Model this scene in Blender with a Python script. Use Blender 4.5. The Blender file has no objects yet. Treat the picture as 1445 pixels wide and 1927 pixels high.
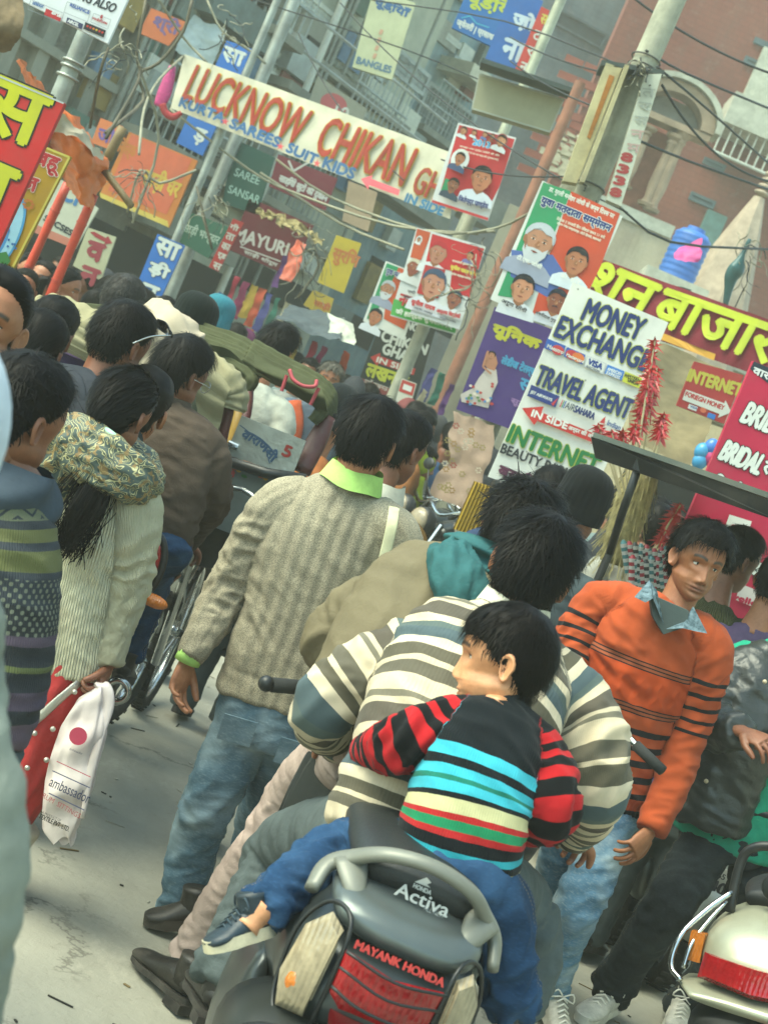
import bpy, bmesh, math, random
import numpy as np
from mathutils import Vector, Matrix
random.seed(7)
SC = bpy.context.scene
COL = SC.collection
# ---------------------------------------------------------------- camera
F = 3000.0; CX, CY = 722.5, 963.5; EYE = 1.65
ROLL = math.radians(23.5); PIT = math.atan(165 / F)
_f = Vector((0, math.cos(PIT), -math.sin(PIT))); _u = Vector((0, math.sin(PIT), math.cos(PIT))); _r = Vector((1, 0, 0))
CAMX = _r * math.cos(ROLL) + _u * math.sin(ROLL); CAMY = -_r * math.sin(ROLL) + _u * math.cos(ROLL)
CAMP = Vector((0, 0, EYE))
cd = bpy.data.cameras.new('camera'); cam = bpy.data.objects.new('camera', cd); COL.objects.link(cam); SC.camera = cam
cd.sensor_fit = 'VERTICAL'; cd.sensor_height = 36; cd.sensor_width = 27; cd.lens = 36 * F / 1927; cd.clip_end = 500; cd.clip_start = .1
m3 = Matrix((CAMX, CAMY, -_f)).transposed(); cam.matrix_world = Matrix.Translation(CAMP) @ m3.to_4x4()
cd.dof.use_dof = True; cd.dof.focus_distance = 4.6; cd.dof.aperture_fstop = 7.0
# ---------------------------------------------------------------- sky, sun, exposure
SUN_EL, SUN_AZ = math.radians(55), math.radians(-112)     # azimuth of the sun seen from above: from +Y towards +X
w = bpy.data.worlds.new('World'); SC.world = w; w.use_nodes = True
nt = w.node_tree; bg = nt.nodes['Background']; sky = nt.nodes.new('ShaderNodeTexSky'); sky.sky_type = 'NISHITA'; sky.sun_disc = False
sky.sun_elevation = SUN_EL; sky.sun_rotation = SUN_AZ; sky.air_density = 1.0; sky.dust_density = 1.6
mxs = nt.nodes.new('ShaderNodeMix'); mxs.data_type = 'RGBA'; mxs.blend_type = 'MULTIPLY'; mxs.inputs[0].default_value = 1; mxs.inputs[7].default_value = (.90, 1.0, .80, 1); nt.links.new(sky.outputs[0], mxs.inputs[6]); nt.links.new(mxs.outputs[2], bg.inputs[0]); bg.inputs[1].default_value = 0.13
sl = bpy.data.lights.new('sun', 'SUN'); so = bpy.data.objects.new('sun', sl); COL.objects.link(so)
sl.energy = 1.35; sl.angle = math.radians(40); sl.color = (.98, 1, .80)
sd = Vector((math.sin(SUN_AZ) * math.cos(SUN_EL), math.cos(SUN_AZ) * math.cos(SUN_EL), math.sin(SUN_EL)))
so.rotation_euler = sd.to_track_quat('Z', 'Y').to_euler(); so.location = (0, 0, 30)
vs = SC.view_settings; vs.view_transform = 'Standard'; vs.look = 'None'; vs.gamma = 1; vs.use_curve_mapping = False; vs.exposure = 2.15
SC.cycles.use_denoising = True; SC.cycles.max_bounces = 6; SC.cycles.diffuse_bounces = 3; SC.cycles.glossy_bounces = 2
SC.cycles.volume_bounces = 1; SC.cycles.transparent_max_bounces = 12; SC.cycles.caustics_reflective = False; SC.cycles.caustics_refractive = False
SC.cycles.sample_clamp_indirect = 4
# ---------------------------------------------------------------- pixel to place
def ray(px, py): return _f + CAMX * ((px - CX) / F) + CAMY * ((CY - py) / F)
RK = 1.0; DK = 1.0     # distance factor while one seated group is laid out
def at(px, py, d):
    r = ray(px, py); d = d * DK; return CAMP + r * (d / r.y)
def ground(px, py, z=0):
    r = ray(px, py); return CAMP + r * ((z - EYE) / r.z)
def lin(c):
    if isinstance(c, str): c = [int(c[i:i + 2], 16) / 255 for i in (0, 2, 4)]
    return tuple(((x + .055) / 1.055) ** 2.4 if x > .04045 else x / 12.92 for x in c[:3]) + (1,)
# ---------------------------------------------------------------- materials
class NG:
    def __init__(s, m): s.nt = m.node_tree; s.n = s.nt.nodes; s.l = s.nt.links; s.b = s.n['Principled BSDF']
    def new(s, t, **k):
        n = s.n.new(t)
        for a, v in k.items(): setattr(n, a, v)
        return n
    def set(s, n, i, v):
        if hasattr(v, 'is_linked') or hasattr(v, 'links'): s.l.new(v, n.inputs[i])
        else: n.inputs[i].default_value = v
    def math(s, op, a, b=0.0, c=0.0):
        n = s.new('ShaderNodeMath', operation=op)
        for i, v in enumerate((a, b, c)): s.set(n, i, v)
        return n.outputs[0]
    def attr(s, name): return s.new('ShaderNodeAttribute', attribute_name=name).outputs['Fac']
    def mix(s, f, a, b, bt='MIX'):
        n = s.new('ShaderNodeMix', data_type='RGBA', blend_type=bt); s.set(n, 0, f); s.set(n, 6, a); s.set(n, 7, b); return n.outputs[2]
    def noise(s, scale, detail=4, rough=.6, vec=None, out=0, dist=0):
        n = s.new('ShaderNodeTexNoise'); n.inputs['Scale'].default_value = scale; n.inputs['Detail'].default_value = detail
        n.inputs['Roughness'].default_value = rough; n.inputs['Distortion'].default_value = dist
        if vec is None: vec = s.coord()
        s.l.new(vec, n.inputs['Vector']); return n.outputs[out]
    def coord(s, sc=(1, 1, 1)):
        c = s.new('ShaderNodeTexCoord').outputs['Object']
        if sc != (1, 1, 1):
            mp = s.new('ShaderNodeMapping'); mp.inputs['Scale'].default_value = sc; s.l.new(c, mp.inputs['Vector']); c = mp.outputs[0]
        return c
    def ramp(s, f, stops, interp='LINEAR'):
        n = s.new('ShaderNodeValToRGB'); cr = n.color_ramp; cr.interpolation = interp
        cr.elements.remove(cr.elements[1]); first = 1
        for p, c in stops:
            c = c if not isinstance(c, (int, float)) else (c, c, c, 1)
            if first: cr.elements[0].position = p; cr.elements[0].color = c; first = 0
            else: e = cr.elements.new(p); e.color = c
        s.set(n, 0, f); return n.outputs[0]
    def bump(s, h, st=.3, dist=.01):
        n = s.new('ShaderNodeBump'); n.inputs['Strength'].default_value = st; n.inputs['Distance'].default_value = dist
        s.l.new(h, n.inputs['Height'])
        if s.b.inputs['Normal'].links: s.l.new(s.b.inputs['Normal'].links[0].from_socket, n.inputs['Normal'])
        s.l.new(n.outputs[0], s.b.inputs['Normal'])
MATS = {}
def mat(name, col='888888', rough=.7, metal=0, var=.25, vs_=6, bump=0, bs=60, alpha=1, emit=0, spec=.4, dirt=0, sheen=0, coord=None):
    if name in MATS: return MATS[name]
    m = bpy.data.materials.new(name); m.use_nodes = True; g = NG(m); c = lin(col) if isinstance(col, str) else tuple(col)
    b = g.b; b.inputs['Roughness'].default_value = rough; b.inputs['Metallic'].default_value = metal; b.inputs['Specular IOR Level'].default_value = spec
    out = None
    if var > 0:
        f = g.noise(vs_, 5, .65, g.coord(coord) if coord else None); lo = tuple(x * (1 - var) for x in c[:3]) + (1,); hi = tuple(min(1, x * (1 + var)) for x in c[:3]) + (1,)
        out = g.ramp(f, [(.3, lo), (.7, hi)])
        if dirt:
            f2 = g.ramp(g.noise(vs_ * .35, 8, .75), [(.48, 0.0), (.68, dirt)]); out = g.mix(f2, out, (.12, .105, .085, 1))
            g.set(b, 'Roughness', g.ramp(f2, [(0, rough), (1, min(1, rough + .35))]))
        g.set(b, 'Base Color', out)
    else: b.inputs['Base Color'].default_value = c
    if bump: g.bump(g.noise(bs, 4, .7), bump, .004)
    if alpha < 1: b.inputs['Alpha'].default_value = alpha
    if emit: b.inputs['Emission Color'].default_value = c; b.inputs['Emission Strength'].default_value = emit
    if sheen: b.inputs['Sheen Weight'].default_value = sheen; b.inputs['Sheen Roughness'].default_value = .5
    MATS[name] = m; return m
def fmat(col):  # flat print ink
    return mat('ink_' + col, col, .6, var=.12, vs_=4, spec=.25, dirt=.22)
# ---------------------------------------------------------------- tagging
def tag(o, label=None, cat=None, group=None, kind=None):
    for k, v in (('label', label), ('category', cat), ('group', group), ('kind', kind)):
        if v: o[k] = v
    return o
def thing(name, label, cat, loc, group=None, rz=0):
    o = bpy.data.objects.new(name, None); COL.objects.link(o); o.location = loc; o.rotation_euler = (0, 0, rz); o.empty_display_size = .1
    return tag(o, label, cat, group)
def wloc(p):
    v = Vector((0, 0, 0))
    while p is not None: v = v + p.location; p = p.parent
    return v
def mkobj(name, me, parent=None, mats=()):
    o = bpy.data.objects.new(name, me); COL.objects.link(o)
    if parent is not None: o.parent = parent
    for m in mats: me.materials.append(m)
    return o
def copy_tree(o, parent=None):
    c = o.copy(); COL.objects.link(c)
    if parent is not None: c.parent = parent
    for ch in o.children: copy_tree(ch, c)
    return c
# ---------------------------------------------------------------- mesh accumulator (world coordinates)
class MB:
    def __init__(s): s.v = []; s.f = []; s.m = []; s.mats = []; s.n = 0
    def mi(s, m):
        if m is None: return 0
        if m not in s.mats: s.mats.append(m)
        return s.mats.index(m)
    def add(s, V, Fc, m=None):
        i = s.mi(m); n = s.n
        for q in V: s.v.append((q[0], q[1], q[2]))
        for fc in Fc: s.f.append(tuple(a + n for a in fc)); s.m.append(i)
        s.n += len(V); return s
    def build(s, name, parent=None, smooth=False, mats=None, auto=None):
        me = bpy.data.meshes.new(name); off = wloc(parent) if parent is not None else Vector((0, 0, 0))
        R = None
        if parent is not None:
            rz = parent.rotation_euler.z if parent.parent is None else parent.parent.rotation_euler.z
            R = Matrix.Rotation(-rz, 3, 'Z') if rz else None
        vv = np.array(s.v, dtype=float).reshape(-1, 3) - np.array(off)
        if R is not None: vv = vv @ np.array(R).T
        me.from_pydata(vv.tolist(), [], s.f); me.update()
        for m in (mats or s.mats): me.materials.append(m)
        if len(me.materials) > 1: me.polygons.foreach_set('material_index', s.m)
        if smooth: me.shade_smooth()
        if auto is not None:
            me.shade_smooth()
            bm = bmesh.new(); bm.from_mesh(me)
            for e in bm.edges:
                if len(e.link_faces) == 2 and e.calc_face_angle(0) > auto: e.smooth = False
            bm.to_mesh(me); bm.free()
        return mkobj(name, me, parent)
    # boxes in an arbitrary frame: c centre, X,Y,Z half vectors
    def box(s, c, X, Y, Z, m=None):
        c, X, Y, Z = Vector(c), Vector(X), Vector(Y), Vector(Z)
        V = [c + X * i + Y * j + Z * k for i, j, k in ((-1, -1, -1), (1, -1, -1), (1, 1, -1), (-1, 1, -1), (-1, -1, 1), (1, -1, 1), (1, 1, 1), (-1, 1, 1))]
        return s.add(V, [(0, 3, 2, 1), (4, 5, 6, 7), (0, 1, 5, 4), (1, 2, 6, 5), (2, 3, 7, 6), (3, 0, 4, 7)], m)
    def bx(s, x0, x1, y0, y1, z0, z1, m=None):
        return s.box(((x0 + x1) / 2, (y0 + y1) / 2, (z0 + z1) / 2), ((x1 - x0) / 2, 0, 0), (0, (y1 - y0) / 2, 0), (0, 0, (z1 - z0) / 2), m)
    def tube(s, pts, r, m=None, n=8, side=None, smooth=1, cap=True, power=2.0):
        V, Fc = tube_geo(pts, r, n, side, smooth, cap, power); return s.add(V, Fc, m)
    def sphere(s, c, r, m=None, n=12, k=8, X=(1, 0, 0), Y=(0, 1, 0), Z=(0, 0, 1)):
        if not hasattr(r, '__len__'): r = (r, r, r)
        c, X, Y, Z = Vector(c), Vector(X) * r[0], Vector(Y) * r[1], Vector(Z) * r[2]
        V = [c - Z]
        for j in range(1, k):
            t = math.pi * j / k
            for i in range(n): a = 2 * math.pi * i / n; V.append(c - Z * math.cos(t) + (X * math.cos(a) + Y * math.sin(a)) * math.sin(t))
        V.append(c + Z); Fc = [(0, 1 + (i + 1) % n, 1 + i) for i in range(n)]
        for j in range(k - 2):
            for i in range(n): a = 1 + j * n; Fc.append((a + i, a + (i + 1) % n, a + n + (i + 1) % n, a + n + i))
        a = 1 + (k - 2) * n; Fc += [(a + i, a + (i + 1) % n, len(V) - 1) for i in range(n)]
        return s.add(V, Fc, m)
    def torus(s, c, ax, R, r, m=None, n=32, k=8):
        ax = Vector(ax).normalized(); c = Vector(c); t = ax.orthogonal().normalized(); b = ax.cross(t); V = []; Fc = []
        r = r if hasattr(r, '__len__') else (r, r)
        for i in range(n):
            a = 2 * math.pi * i / n; d = t * math.cos(a) + b * math.sin(a)
            for j in range(k): q = 2 * math.pi * j / k; V.append(c + d * (R + r[0] * math.cos(q)) + ax * r[1] * math.sin(q))
        for i in range(n):
            for j in range(k): Fc.append((i * k + j, ((i + 1) % n) * k + j, ((i + 1) % n) * k + (j + 1) % k, i * k + (j + 1) % k))
        return s.add(V, Fc, m)
    def prism(s, pts, N, m=None):   # polygon (world points) extruded by vector N
        N = Vector(N); n = len(pts); V = [Vector(p) for p in pts] + [Vector(p) + N for p in pts]
        return s.add(V, [tuple(range(n))[::-1], tuple(range(n, 2 * n))] + [(i, (i + 1) % n, n + (i + 1) % n, n + i) for i in range(n)], m)
    def grid(s, fn, nu, nv, m=None, close=False):
        V = [fn(i / (nu if close else nu - 1) if nu > 1 else 0, j / (nv - 1)) for j in range(nv) for i in range(nu)]
        Fc = [(j * nu + i, j * nu + (i + 1) % nu, (j + 1) * nu + (i + 1) % nu, (j + 1) * nu + i) for j in range(nv - 1) for i in range(nu if close else nu - 1)]
        return s.add(V, Fc, m)
def crom(P, k):  # catmull-rom through array of rows
    P = np.array(P, float); n = len(P)
    if n < 3 or k <= 1: 
        if n == 2 and k > 1: return np.array([P[0] + (P[1] - P[0]) * i / k for i in range(k)] + [P[1]])
        return P
    Q = np.vstack([2 * P[0] - P[1], P, 2 * P[-1] - P[-2]]); out = []
    for i in range(1, n):
        a, b, c, d = Q[i - 1], Q[i], Q[i + 1], Q[i + 2]
        for j in range(k):
            t = j / k; out.append(.5 * ((2 * b) + (c - a) * t + (2 * a - 5 * b + 4 * c - d) * t * t + (3 * b - a - 3 * c + d) * t ** 3))
    out.append(P[-1]); return np.array(out)
def frames(C, side=None):
    T = np.gradient(C, axis=0); T /= np.linalg.norm(T, axis=1)[:, None] + 1e-9
    if side is None:
        s0 = np.array(Vector(T[0]).orthogonal().normalized()); S = [s0]
        for i in range(1, len(C)):
            s = S[-1] - T[i] * np.dot(S[-1], T[i]); S.append(s / (np.linalg.norm(s) + 1e-9))
        S = np.array(S)
    else:
        sd_ = np.array(side, float)
        if sd_.ndim == 1: sd_ = np.tile(sd_, (len(C), 1))
        S = sd_ - T * (sd_ * T).sum(1)[:, None]; S /= np.linalg.norm(S, axis=1)[:, None] + 1e-9
    return T, S, np.cross(T, S)
def tube_geo(pts, r, n=8, side=None, smooth=1, cap=True, power=2.0, ret=False):
    P = np.array([tuple(p) for p in pts], float)
    if not hasattr(r, '__len__'): r = [r] * len(P)
    R = np.array([(x, x) if not hasattr(x, '__len__') else tuple(x) for x in r], float)
    A = crom(np.hstack([P, R]), smooth); C, R = A[:, :3], np.maximum(A[:, 3:], 1e-4)
    T, S, N = frames(C, side); a = np.arange(n) * 2 * math.pi / n
    ca, sa = np.cos(a), np.sin(a)
    if power != 2: e = 2 / power; ca = np.sign(ca) * np.abs(ca) ** e; sa = np.sign(sa) * np.abs(sa) ** e
    V = C[:, None, :] + S[:, None, :] * (R[:, 0][:, None] * ca)[:, :, None] + N[:, None, :] * (R[:, 1][:, None] * sa)[:, :, None]
    V = V.reshape(-1, 3); m = len(C)
    Fc = [(j * n + i, j * n + (i + 1) % n, (j + 1) * n + (i + 1) % n, (j + 1) * n + i) for j in range(m - 1) for i in range(n)]
    if cap: Fc += [tuple(range(n))[::-1], tuple(range((m - 1) * n, m * n))]
    if ret: return V, Fc, C, R, S, N
    return V, Fc
# ---------------------------------------------------------------- evaluation scene for remeshing and text
TMP = bpy.data.scenes.new('workbench')
def evaluated(ob):
    TMP.collection.objects.link(ob)
    with bpy.context.temp_override(scene=TMP, view_layer=TMP.view_layers[0]):
        dg = bpy.context.evaluated_depsgraph_get(); dg.update(); me = bpy.data.meshes.new_from_object(ob.evaluated_get(dg))
    TMP.collection.objects.unlink(ob); return me
def remesh(V, Fc, voxel, it=3, fac=.5):
    me = bpy.data.meshes.new('t'); me.from_pydata([tuple(v) for v in V], [], Fc); ob = bpy.data.objects.new('t', me)
    md = ob.modifiers.new('r', 'REMESH'); md.mode = 'VOXEL'; md.voxel_size = voxel
    if it: sm = ob.modifiers.new('s', 'SMOOTH'); sm.factor = fac; sm.iterations = it
    r = evaluated(ob); bpy.data.objects.remove(ob); bpy.data.meshes.remove(me); return r
def mverts(me): a = np.empty(len(me.vertices) * 3); me.vertices.foreach_get('co', a); return a.reshape(-1, 3)
def mnorm(me): a = np.empty(len(me.vertices) * 3); me.vertices.foreach_get('normal', a); return a.reshape(-1, 3)
def setv(me, V): me.vertices.foreach_set('co', V.ravel()); me.update()
def fattr(me, name, val):
    a = me.attributes.new(name, 'FLOAT', 'POINT'); a.data.foreach_set('value', np.asarray(val, dtype=np.float32))
_rg = np.random.default_rng(3); _PERM = _rg.permutation(256); _GR = _rg.normal(size=(256, 3)); _GR /= np.linalg.norm(_GR, axis=1)[:, None]
def pn(P):   # numpy gradient noise, about -0.7..0.7
    P = np.asarray(P, float); i = np.floor(P).astype(int); f = P - i; u = f * f * f * (f * (f * 6 - 15) + 10); out = 0
    for dx in (0, 1):
        for dy in (0, 1):
            for dz in (0, 1):
                h = _PERM[(_PERM[(_PERM[(i[:, 0] + dx) & 255] + i[:, 1] + dy) & 255] + i[:, 2] + dz) & 255]
                g = (_GR[h] * (f - (dx, dy, dz))).sum(1)
                out = out + g * (u[:, 0] if dx else 1 - u[:, 0]) * (u[:, 1] if dy else 1 - u[:, 1]) * (u[:, 2] if dz else 1 - u[:, 2])
    return out
# ---------------------------------------------------------------- text
_TX = {}
def text_mesh(s):
    s2 = ''; s = list(s); i = 0
    while i < len(s):       # the short i sign is written before its consonant
        j = i + 1
        while j + 1 < len(s) and s[j] == '\u094d': j += 2
        if j < len(s) and s[j] == '\u093f': s2 += '\u093f' + ''.join(s[i:j]); i = j + 1
        else: s2 += s[i]; i += 1
    if s2 in _TX: return _TX[s2]
    c = bpy.data.curves.new('t', 'FONT'); c.body = s2; c.size = 1; c.resolution_u = 3; c.fill_mode = 'FRONT'
    o = bpy.data.objects.new('t', c); me = evaluated(o); V = mverts(me).copy(); Fc = [tuple(p.vertices) for p in me.polygons]
    bpy.data.objects.remove(o); bpy.data.curves.remove(c); bpy.data.meshes.remove(me)
    lo, hi = V.min(0), V.max(0); V = (V - lo) / np.maximum(hi - lo, 1e-6); V[:, 2] = 0; asp = (hi[0] - lo[0]) / max(hi[1] - lo[1], 1e-6)
    _TX[s2] = (V, Fc, asp); return _TX[s2]
# ---------------------------------------------------------------- boards with flat print; everything given by photo position on the board's plane
class Board:
    def __init__(s, name, label, cat, TL, TR, BL, d, th=.02, col='ffffff', group=None, soft=0, nonemat=None, BR=None, cloth=False):
        if not hasattr(d, '__len__'): d = (d, d, d)
        s.O = at(*TL, d[0]); tr = at(*TR, d[1]); bl = at(*BL, d[2]); s.X = (tr - s.O).normalized(); Z = s.X.cross(s.O - bl).normalized()
        s.Zn = Z if Z.y < 0 else -Z; s.Y = s.Zn.cross(s.X).normalized()
        if s.Y.z < 0: s.Y = -s.Y
        s.soft = soft; s.th = th; s.pr = MB(); s.z = .002 + .9 * soft; s.step = .0003; s.corners = [s.l2(TL), s.l2(TR), s.l2(BR) if BR else s.l2((TR[0] + BL[0] - TL[0], TR[1] + BL[1] - TL[1])), s.l2(BL)]
        base = sum((s.w(c[0], c[1]) for c in s.corners), Vector()) / 4
        s.e = thing(name, label, cat, (base.x, base.y, min(s.w(*c).z for c in s.corners)), group)
        s.wd = max(c[0] for c in s.corners); mb = MB(); m = nonemat or fmat(col)
        if soft or cloth:
            nu, nv = 110, 26; c = s.corners
            def fn(u, v): 
                p = [(c[0][k] * (1 - u) + c[1][k] * u) * (1 - v) + (c[3][k] * (1 - u) + c[2][k] * u) * v for k in (0, 1)]
                return s.w(p[0], p[1])
            mb.grid(fn, nu, nv, m); s.board = mb.build('cloth', s.e, smooth=True)
        else:
            mb.prism([s.w(*c, -th) for c in s.corners], s.Zn * th, m); s.board = mb.build('board', s.e)
    def rip(s, x, y):
        if not s.soft: return 0
        return s.soft * (math.sin(x * 9 + y * 5) * .5 + math.sin(x * 23 + 1 - y * 14) * .28 + math.sin(y * 31 + x * 4) * .18)
    def w(s, x, y, z=0): return s.O + s.X * x + s.Y * y + s.Zn * (z + s.rip(x, y))
    def l2(s, p):
        r = ray(*p); t = (s.O - CAMP).dot(s.Zn) / r.dot(s.Zn); q = CAMP + r * t - s.O; return (q.dot(s.X), q.dot(s.Y))
    def up(s): s.z += .0035 if s.soft else s.step
    def poly(s, pts, col, loc=False, dz=True):
        if dz: s.up()
        P = pts if loc else [s.l2(p) for p in pts]
        ar = sum(P[i][0] * P[(i + 1) % len(P)][1] - P[(i + 1) % len(P)][0] * P[i][1] for i in range(len(P)))
        if ar < 0: P = P[::-1]
        if s.soft:     # subdivide so the print follows the cloth
            Q = []
            for i in range(len(P)):
                a, b = P[i], P[(i + 1) % len(P)]; n = max(1, int(math.dist(a, b) / .04))
                Q += [(a[0] + (b[0] - a[0]) * k / n, a[1] + (b[1] - a[1]) * k / n) for k in range(n)]
            P = Q
        s.pr.add([s.w(x, y, s.z) for x, y in P], [tuple(range(len(P)))], fmat(col) if isinstance(col, str) else col)
    def rect(s, TL, TR, BL, col): s.poly([TL, TR, (TR[0] + BL[0] - TL[0], TR[1] + BL[1] - TL[1]), BL], col)
    def ell(s, c, a, b, col, n=20, rot=0, a0=0, a1=360):
        # c centre pixel; a = half width px, b = half height px in the tilted picture frame
        P = []; cr, sr = math.cos(ROLL - math.radians(rot)), math.sin(ROLL - math.radians(rot))
        for i in range(n):
            t = math.radians(a0 + (a1 - a0) * i / (n if a1 - a0 == 360 else n - 1)); x, y = a * math.cos(t), -b * math.sin(t); P.append((c[0] + x * cr - y * sr, c[1] + x * sr + y * cr))
        s.poly(P, col)
    def line(s, pts, wpx, col):
        for a, b in zip(pts[:-1], pts[1:]):
            dx, dy = b[0] - a[0], b[1] - a[1]; L = math.hypot(dx, dy) or 1; nx, ny = -dy / L * wpx / 2, dx / L * wpx / 2
            s.poly([(a[0] + nx, a[1] + ny), (b[0] + nx, b[1] + ny), (b[0] - nx, b[1] - ny), (a[0] - nx, a[1] - ny)], col, dz=False)
        s.up()
    def text(s, t, p0, p1, h, col, bold=0, out=None, ow=1.2, shear=0, arc=0, updir=None):
        # p0,p1: foot of the first and last letter (photo pixels); h: height of the letters in photo pixels; bold/ow in pixels
        V, Fc, asp = text_mesh(t); a = s.l2(p0); b = s.l2(p1); dx, dy = b[0] - a[0], b[1] - a[1]; W = math.hypot(dx, dy); ex = (dx / W, dy / W)
        px = W / max(1e-6, math.hypot(p1[0] - p0[0], p1[1] - p0[1])); H = h * px
        if updir: q = s.l2((p0[0] + updir[0], p0[1] + updir[1])); L = math.hypot(q[0] - a[0], q[1] - a[1]); ey = ((q[0] - a[0]) / L, (q[1] - a[1]) / L)
        else: ey = (-ex[1], ex[0])
        X = V[:, 0] * W + shear * V[:, 1] * H; Y = V[:, 1] * H + arc * px * 4 * V[:, 0] * (1 - V[:, 0])
        def put(ox, oy, m):
            s.z += .0005 if s.soft else .0001
            x = X + ox * px; y = Y + oy * px; lx = a[0] + ex[0] * x + ey[0] * y; ly = a[1] + ex[1] * x + ey[1] * y
            if s.soft: s.pr.add([s.w(p, q, s.z + .002) for p, q in zip(lx, ly)], Fc, m)
            else:
                O = np.array(s.O); PP = O + np.outer(lx, s.X) + np.outer(ly, s.Y) + np.array(s.Zn) * s.z; s.pr.add(PP.tolist(), Fc, m)
        if out:
            m = fmat(out); R = ow + bold / 2
            for k in range(8): put(R * math.cos(k * math.pi / 4), R * math.sin(k * math.pi / 4), m)
        s.up(); m = fmat(col); put(0, 0, m)
        if bold:
            for ox, oy in ((bold / 2, 0), (-bold / 2, 0), (0, bold / 2), (0, -bold / 2)): put(ox, oy, m)
    def face(s, c, w, skin='a8744f', hair='17130f', shirt='d8dcda', beard=None, must=True, hairw=1.0, tilt=0, glow=None, old=False):
        # flat printed portrait: c = centre of face px, w = face width px
        al = ROLL - math.radians(tilt); cr, sr = math.cos(al), math.sin(al)
        def P(x, y): return (c[0] + (x * cr - y * sr) * w, c[1] + (x * sr + y * cr) * w)
        if glow: s.poly([P(1.0 * math.cos(t * .39), .2 + 1.25 * math.sin(t * .39)) for t in range(16)], glow)
        sh = [(-.95, 1.45), (-.9, 1.0), (-.62, .8), (-.28, .68), (.28, .68), (.62, .8), (.95, 1.02), (1.02, 1.45)]
        s.poly([P(*q) for q in sh], shirt)
        s.poly([P(-.24, .25), P(.24, .25), P(.27, .72), P(0, .92), P(-.27, .72)], '8a5c3e')
        s.poly([P(.57 * hairw * math.cos(t * .314), -.2 + .56 * math.sin(t * .314)) for t in range(20)], hair)
        for q in (-1, 1): s.poly([P(q * .5 + .09 * math.cos(t), .02 + .16 * math.sin(t)) for t in np.arange(0, 6.2, .8)], '8f6043')
        fc = [(-.5, -.2), (-.48, .2), (-.4, .45), (-.22, .64), (0, .7), (.22, .64), (.4, .45), (.48, .2), (.5, -.2), (.4, -.38), (.1, -.46), (-.2, -.44), (-.42, -.36)]
        s.poly([P(*q) for q in fc], skin)
        s.poly([P(x * .8 + .12, y * .8 + .02) for x, y in fc], 'b98560' if skin == 'a8744f' else skin)
        if beard: s.poly([P(-.47, .12), P(-.46, .45), P(-.25, .78), P(0, .86), P(.25, .78), P(.46, .45), P(.47, .12), P(.3, .3), P(.12, .26), P(-.12, .26), P(-.3, .3)], beard)
        for q in (-1, 1):
            s.poly([P(q * .22 - .13, -.15), P(q * .22, -.2), P(q * .22 + .13, -.15), P(q * .22, -.155)], hair if not old else '6b6257')
            s.poly([P(q * .22 - .1, -.05), P(q * .22, -.09), P(q * .22 + .1, -.05), P(q * .22, -.02)], 'd8c8b8')
            s.poly([P(q * .22 + .045 * math.cos(t), -.055 + .045 * math.sin(t)) for t in np.arange(0, 6.2, 1)], '181210')
        s.poly([P(-.02, -.05), P(.05, -.05), P(.11, .17), P(.0, .2), P(-.09, .17)], '8f5f40')
        s.poly([P(-.15, .38), P(0, .35), P(.15, .38), P(0, .44)], '7c4338')
        if must: s.poly([P(-.2, .34), P(-.1, .25), P(0, .27), P(.1, .25), P(.2, .34), P(0, .31)], hair if not beard else beard)
        if hair != 'none': s.poly([P(-.52, -.1), P(-.5, -.42), P(-.2, -.66), P(.2, -.68), P(.5, -.45), P(.54, -.1), P(.49, -.2), P(.42, -.38), P(.16, -.38), P(-.12, -.52), P(-.34, -.4), P(-.47, -.2)], hair)
        if hair == '17130f' or hair[0] == '1': s.poly([P(-.1, -.6), P(.2, -.66), P(.42, -.5), P(.2, -.58)], '3a3530'); s.poly([P(-.4, -.45), P(-.22, -.62), P(-.24, -.52)], '35302c')
        s.poly([P(-.5, -.12), P(-.47, .22), P(-.36, .46), P(-.38, .15)], '8a5d43'); s.poly([P(.02, .1), P(.09, .02), P(.05, .16)], 'c49370')
    def done(s, name='print'):
        if s.pr.n: return s.pr.build(name, s.e)
def road_mat():
    m = bpy.data.materials.new('road'); m.use_nodes = True; g = NG(m)
    a = g.ramp(g.noise(1.3, 8, .7), [(.35, (.25, .24, .19, 1)), (.65, (.34, .325, .26, 1))]); a = g.mix(g.ramp(g.noise(.45, 6, .7), [(.45, 0.0), (.62, .5)]), a, (.29, .28, .225, 1))
    a = g.mix(g.ramp(g.noise(60, 4, .8), [(.6, 0.0), (.75, .4)]), a, (.10, .095, .08, 1)); a = g.mix(g.ramp(g.noise(9, 8, .8, dist=1), [(.60, 0.0), (.68, .35)]), a, (.12, .10, .08, 1))
    v = g.new('ShaderNodeTexVoronoi', feature='DISTANCE_TO_EDGE'); v.inputs['Scale'].default_value = .9; dn = g.new('ShaderNodeMix', data_type='RGBA', blend_type='LINEAR_LIGHT'); dn.inputs[0].default_value = .25; g.l.new(g.coord(), dn.inputs[6]); g.l.new(g.noise(2.2, 6, .7, out=1), dn.inputs[7]); g.l.new(dn.outputs[2], v.inputs['Vector'])
    ck = g.math('MULTIPLY', g.ramp(v.outputs['Distance'], [(0, 1.0), (.012, 0.0)]), g.ramp(g.noise(1.1, 4, .6), [(.45, 0.0), (.55, .7)])); a = g.mix(ck, a, (.07, .065, .05, 1)); a = g.mix(g.ramp(g.noise(3.2, 10, .8, g.coord((1, .5, 1))), [(.56, 0.0), (.64, .45)]), a, (.40, .375, .30, 1)); a = g.mix(g.ramp(g.noise(26, 6, .8), [(.62, 0.0), (.70, .55)]), a, (.11, .095, .07, 1))
    g.set(g.b, 'Base Color', a); g.b.inputs['Roughness'].default_value = .85; g.bump(g.noise(6, 8, .75), .35, .03); g.bump(g.noise(120, 4, .8), .4, .004); return m
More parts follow.
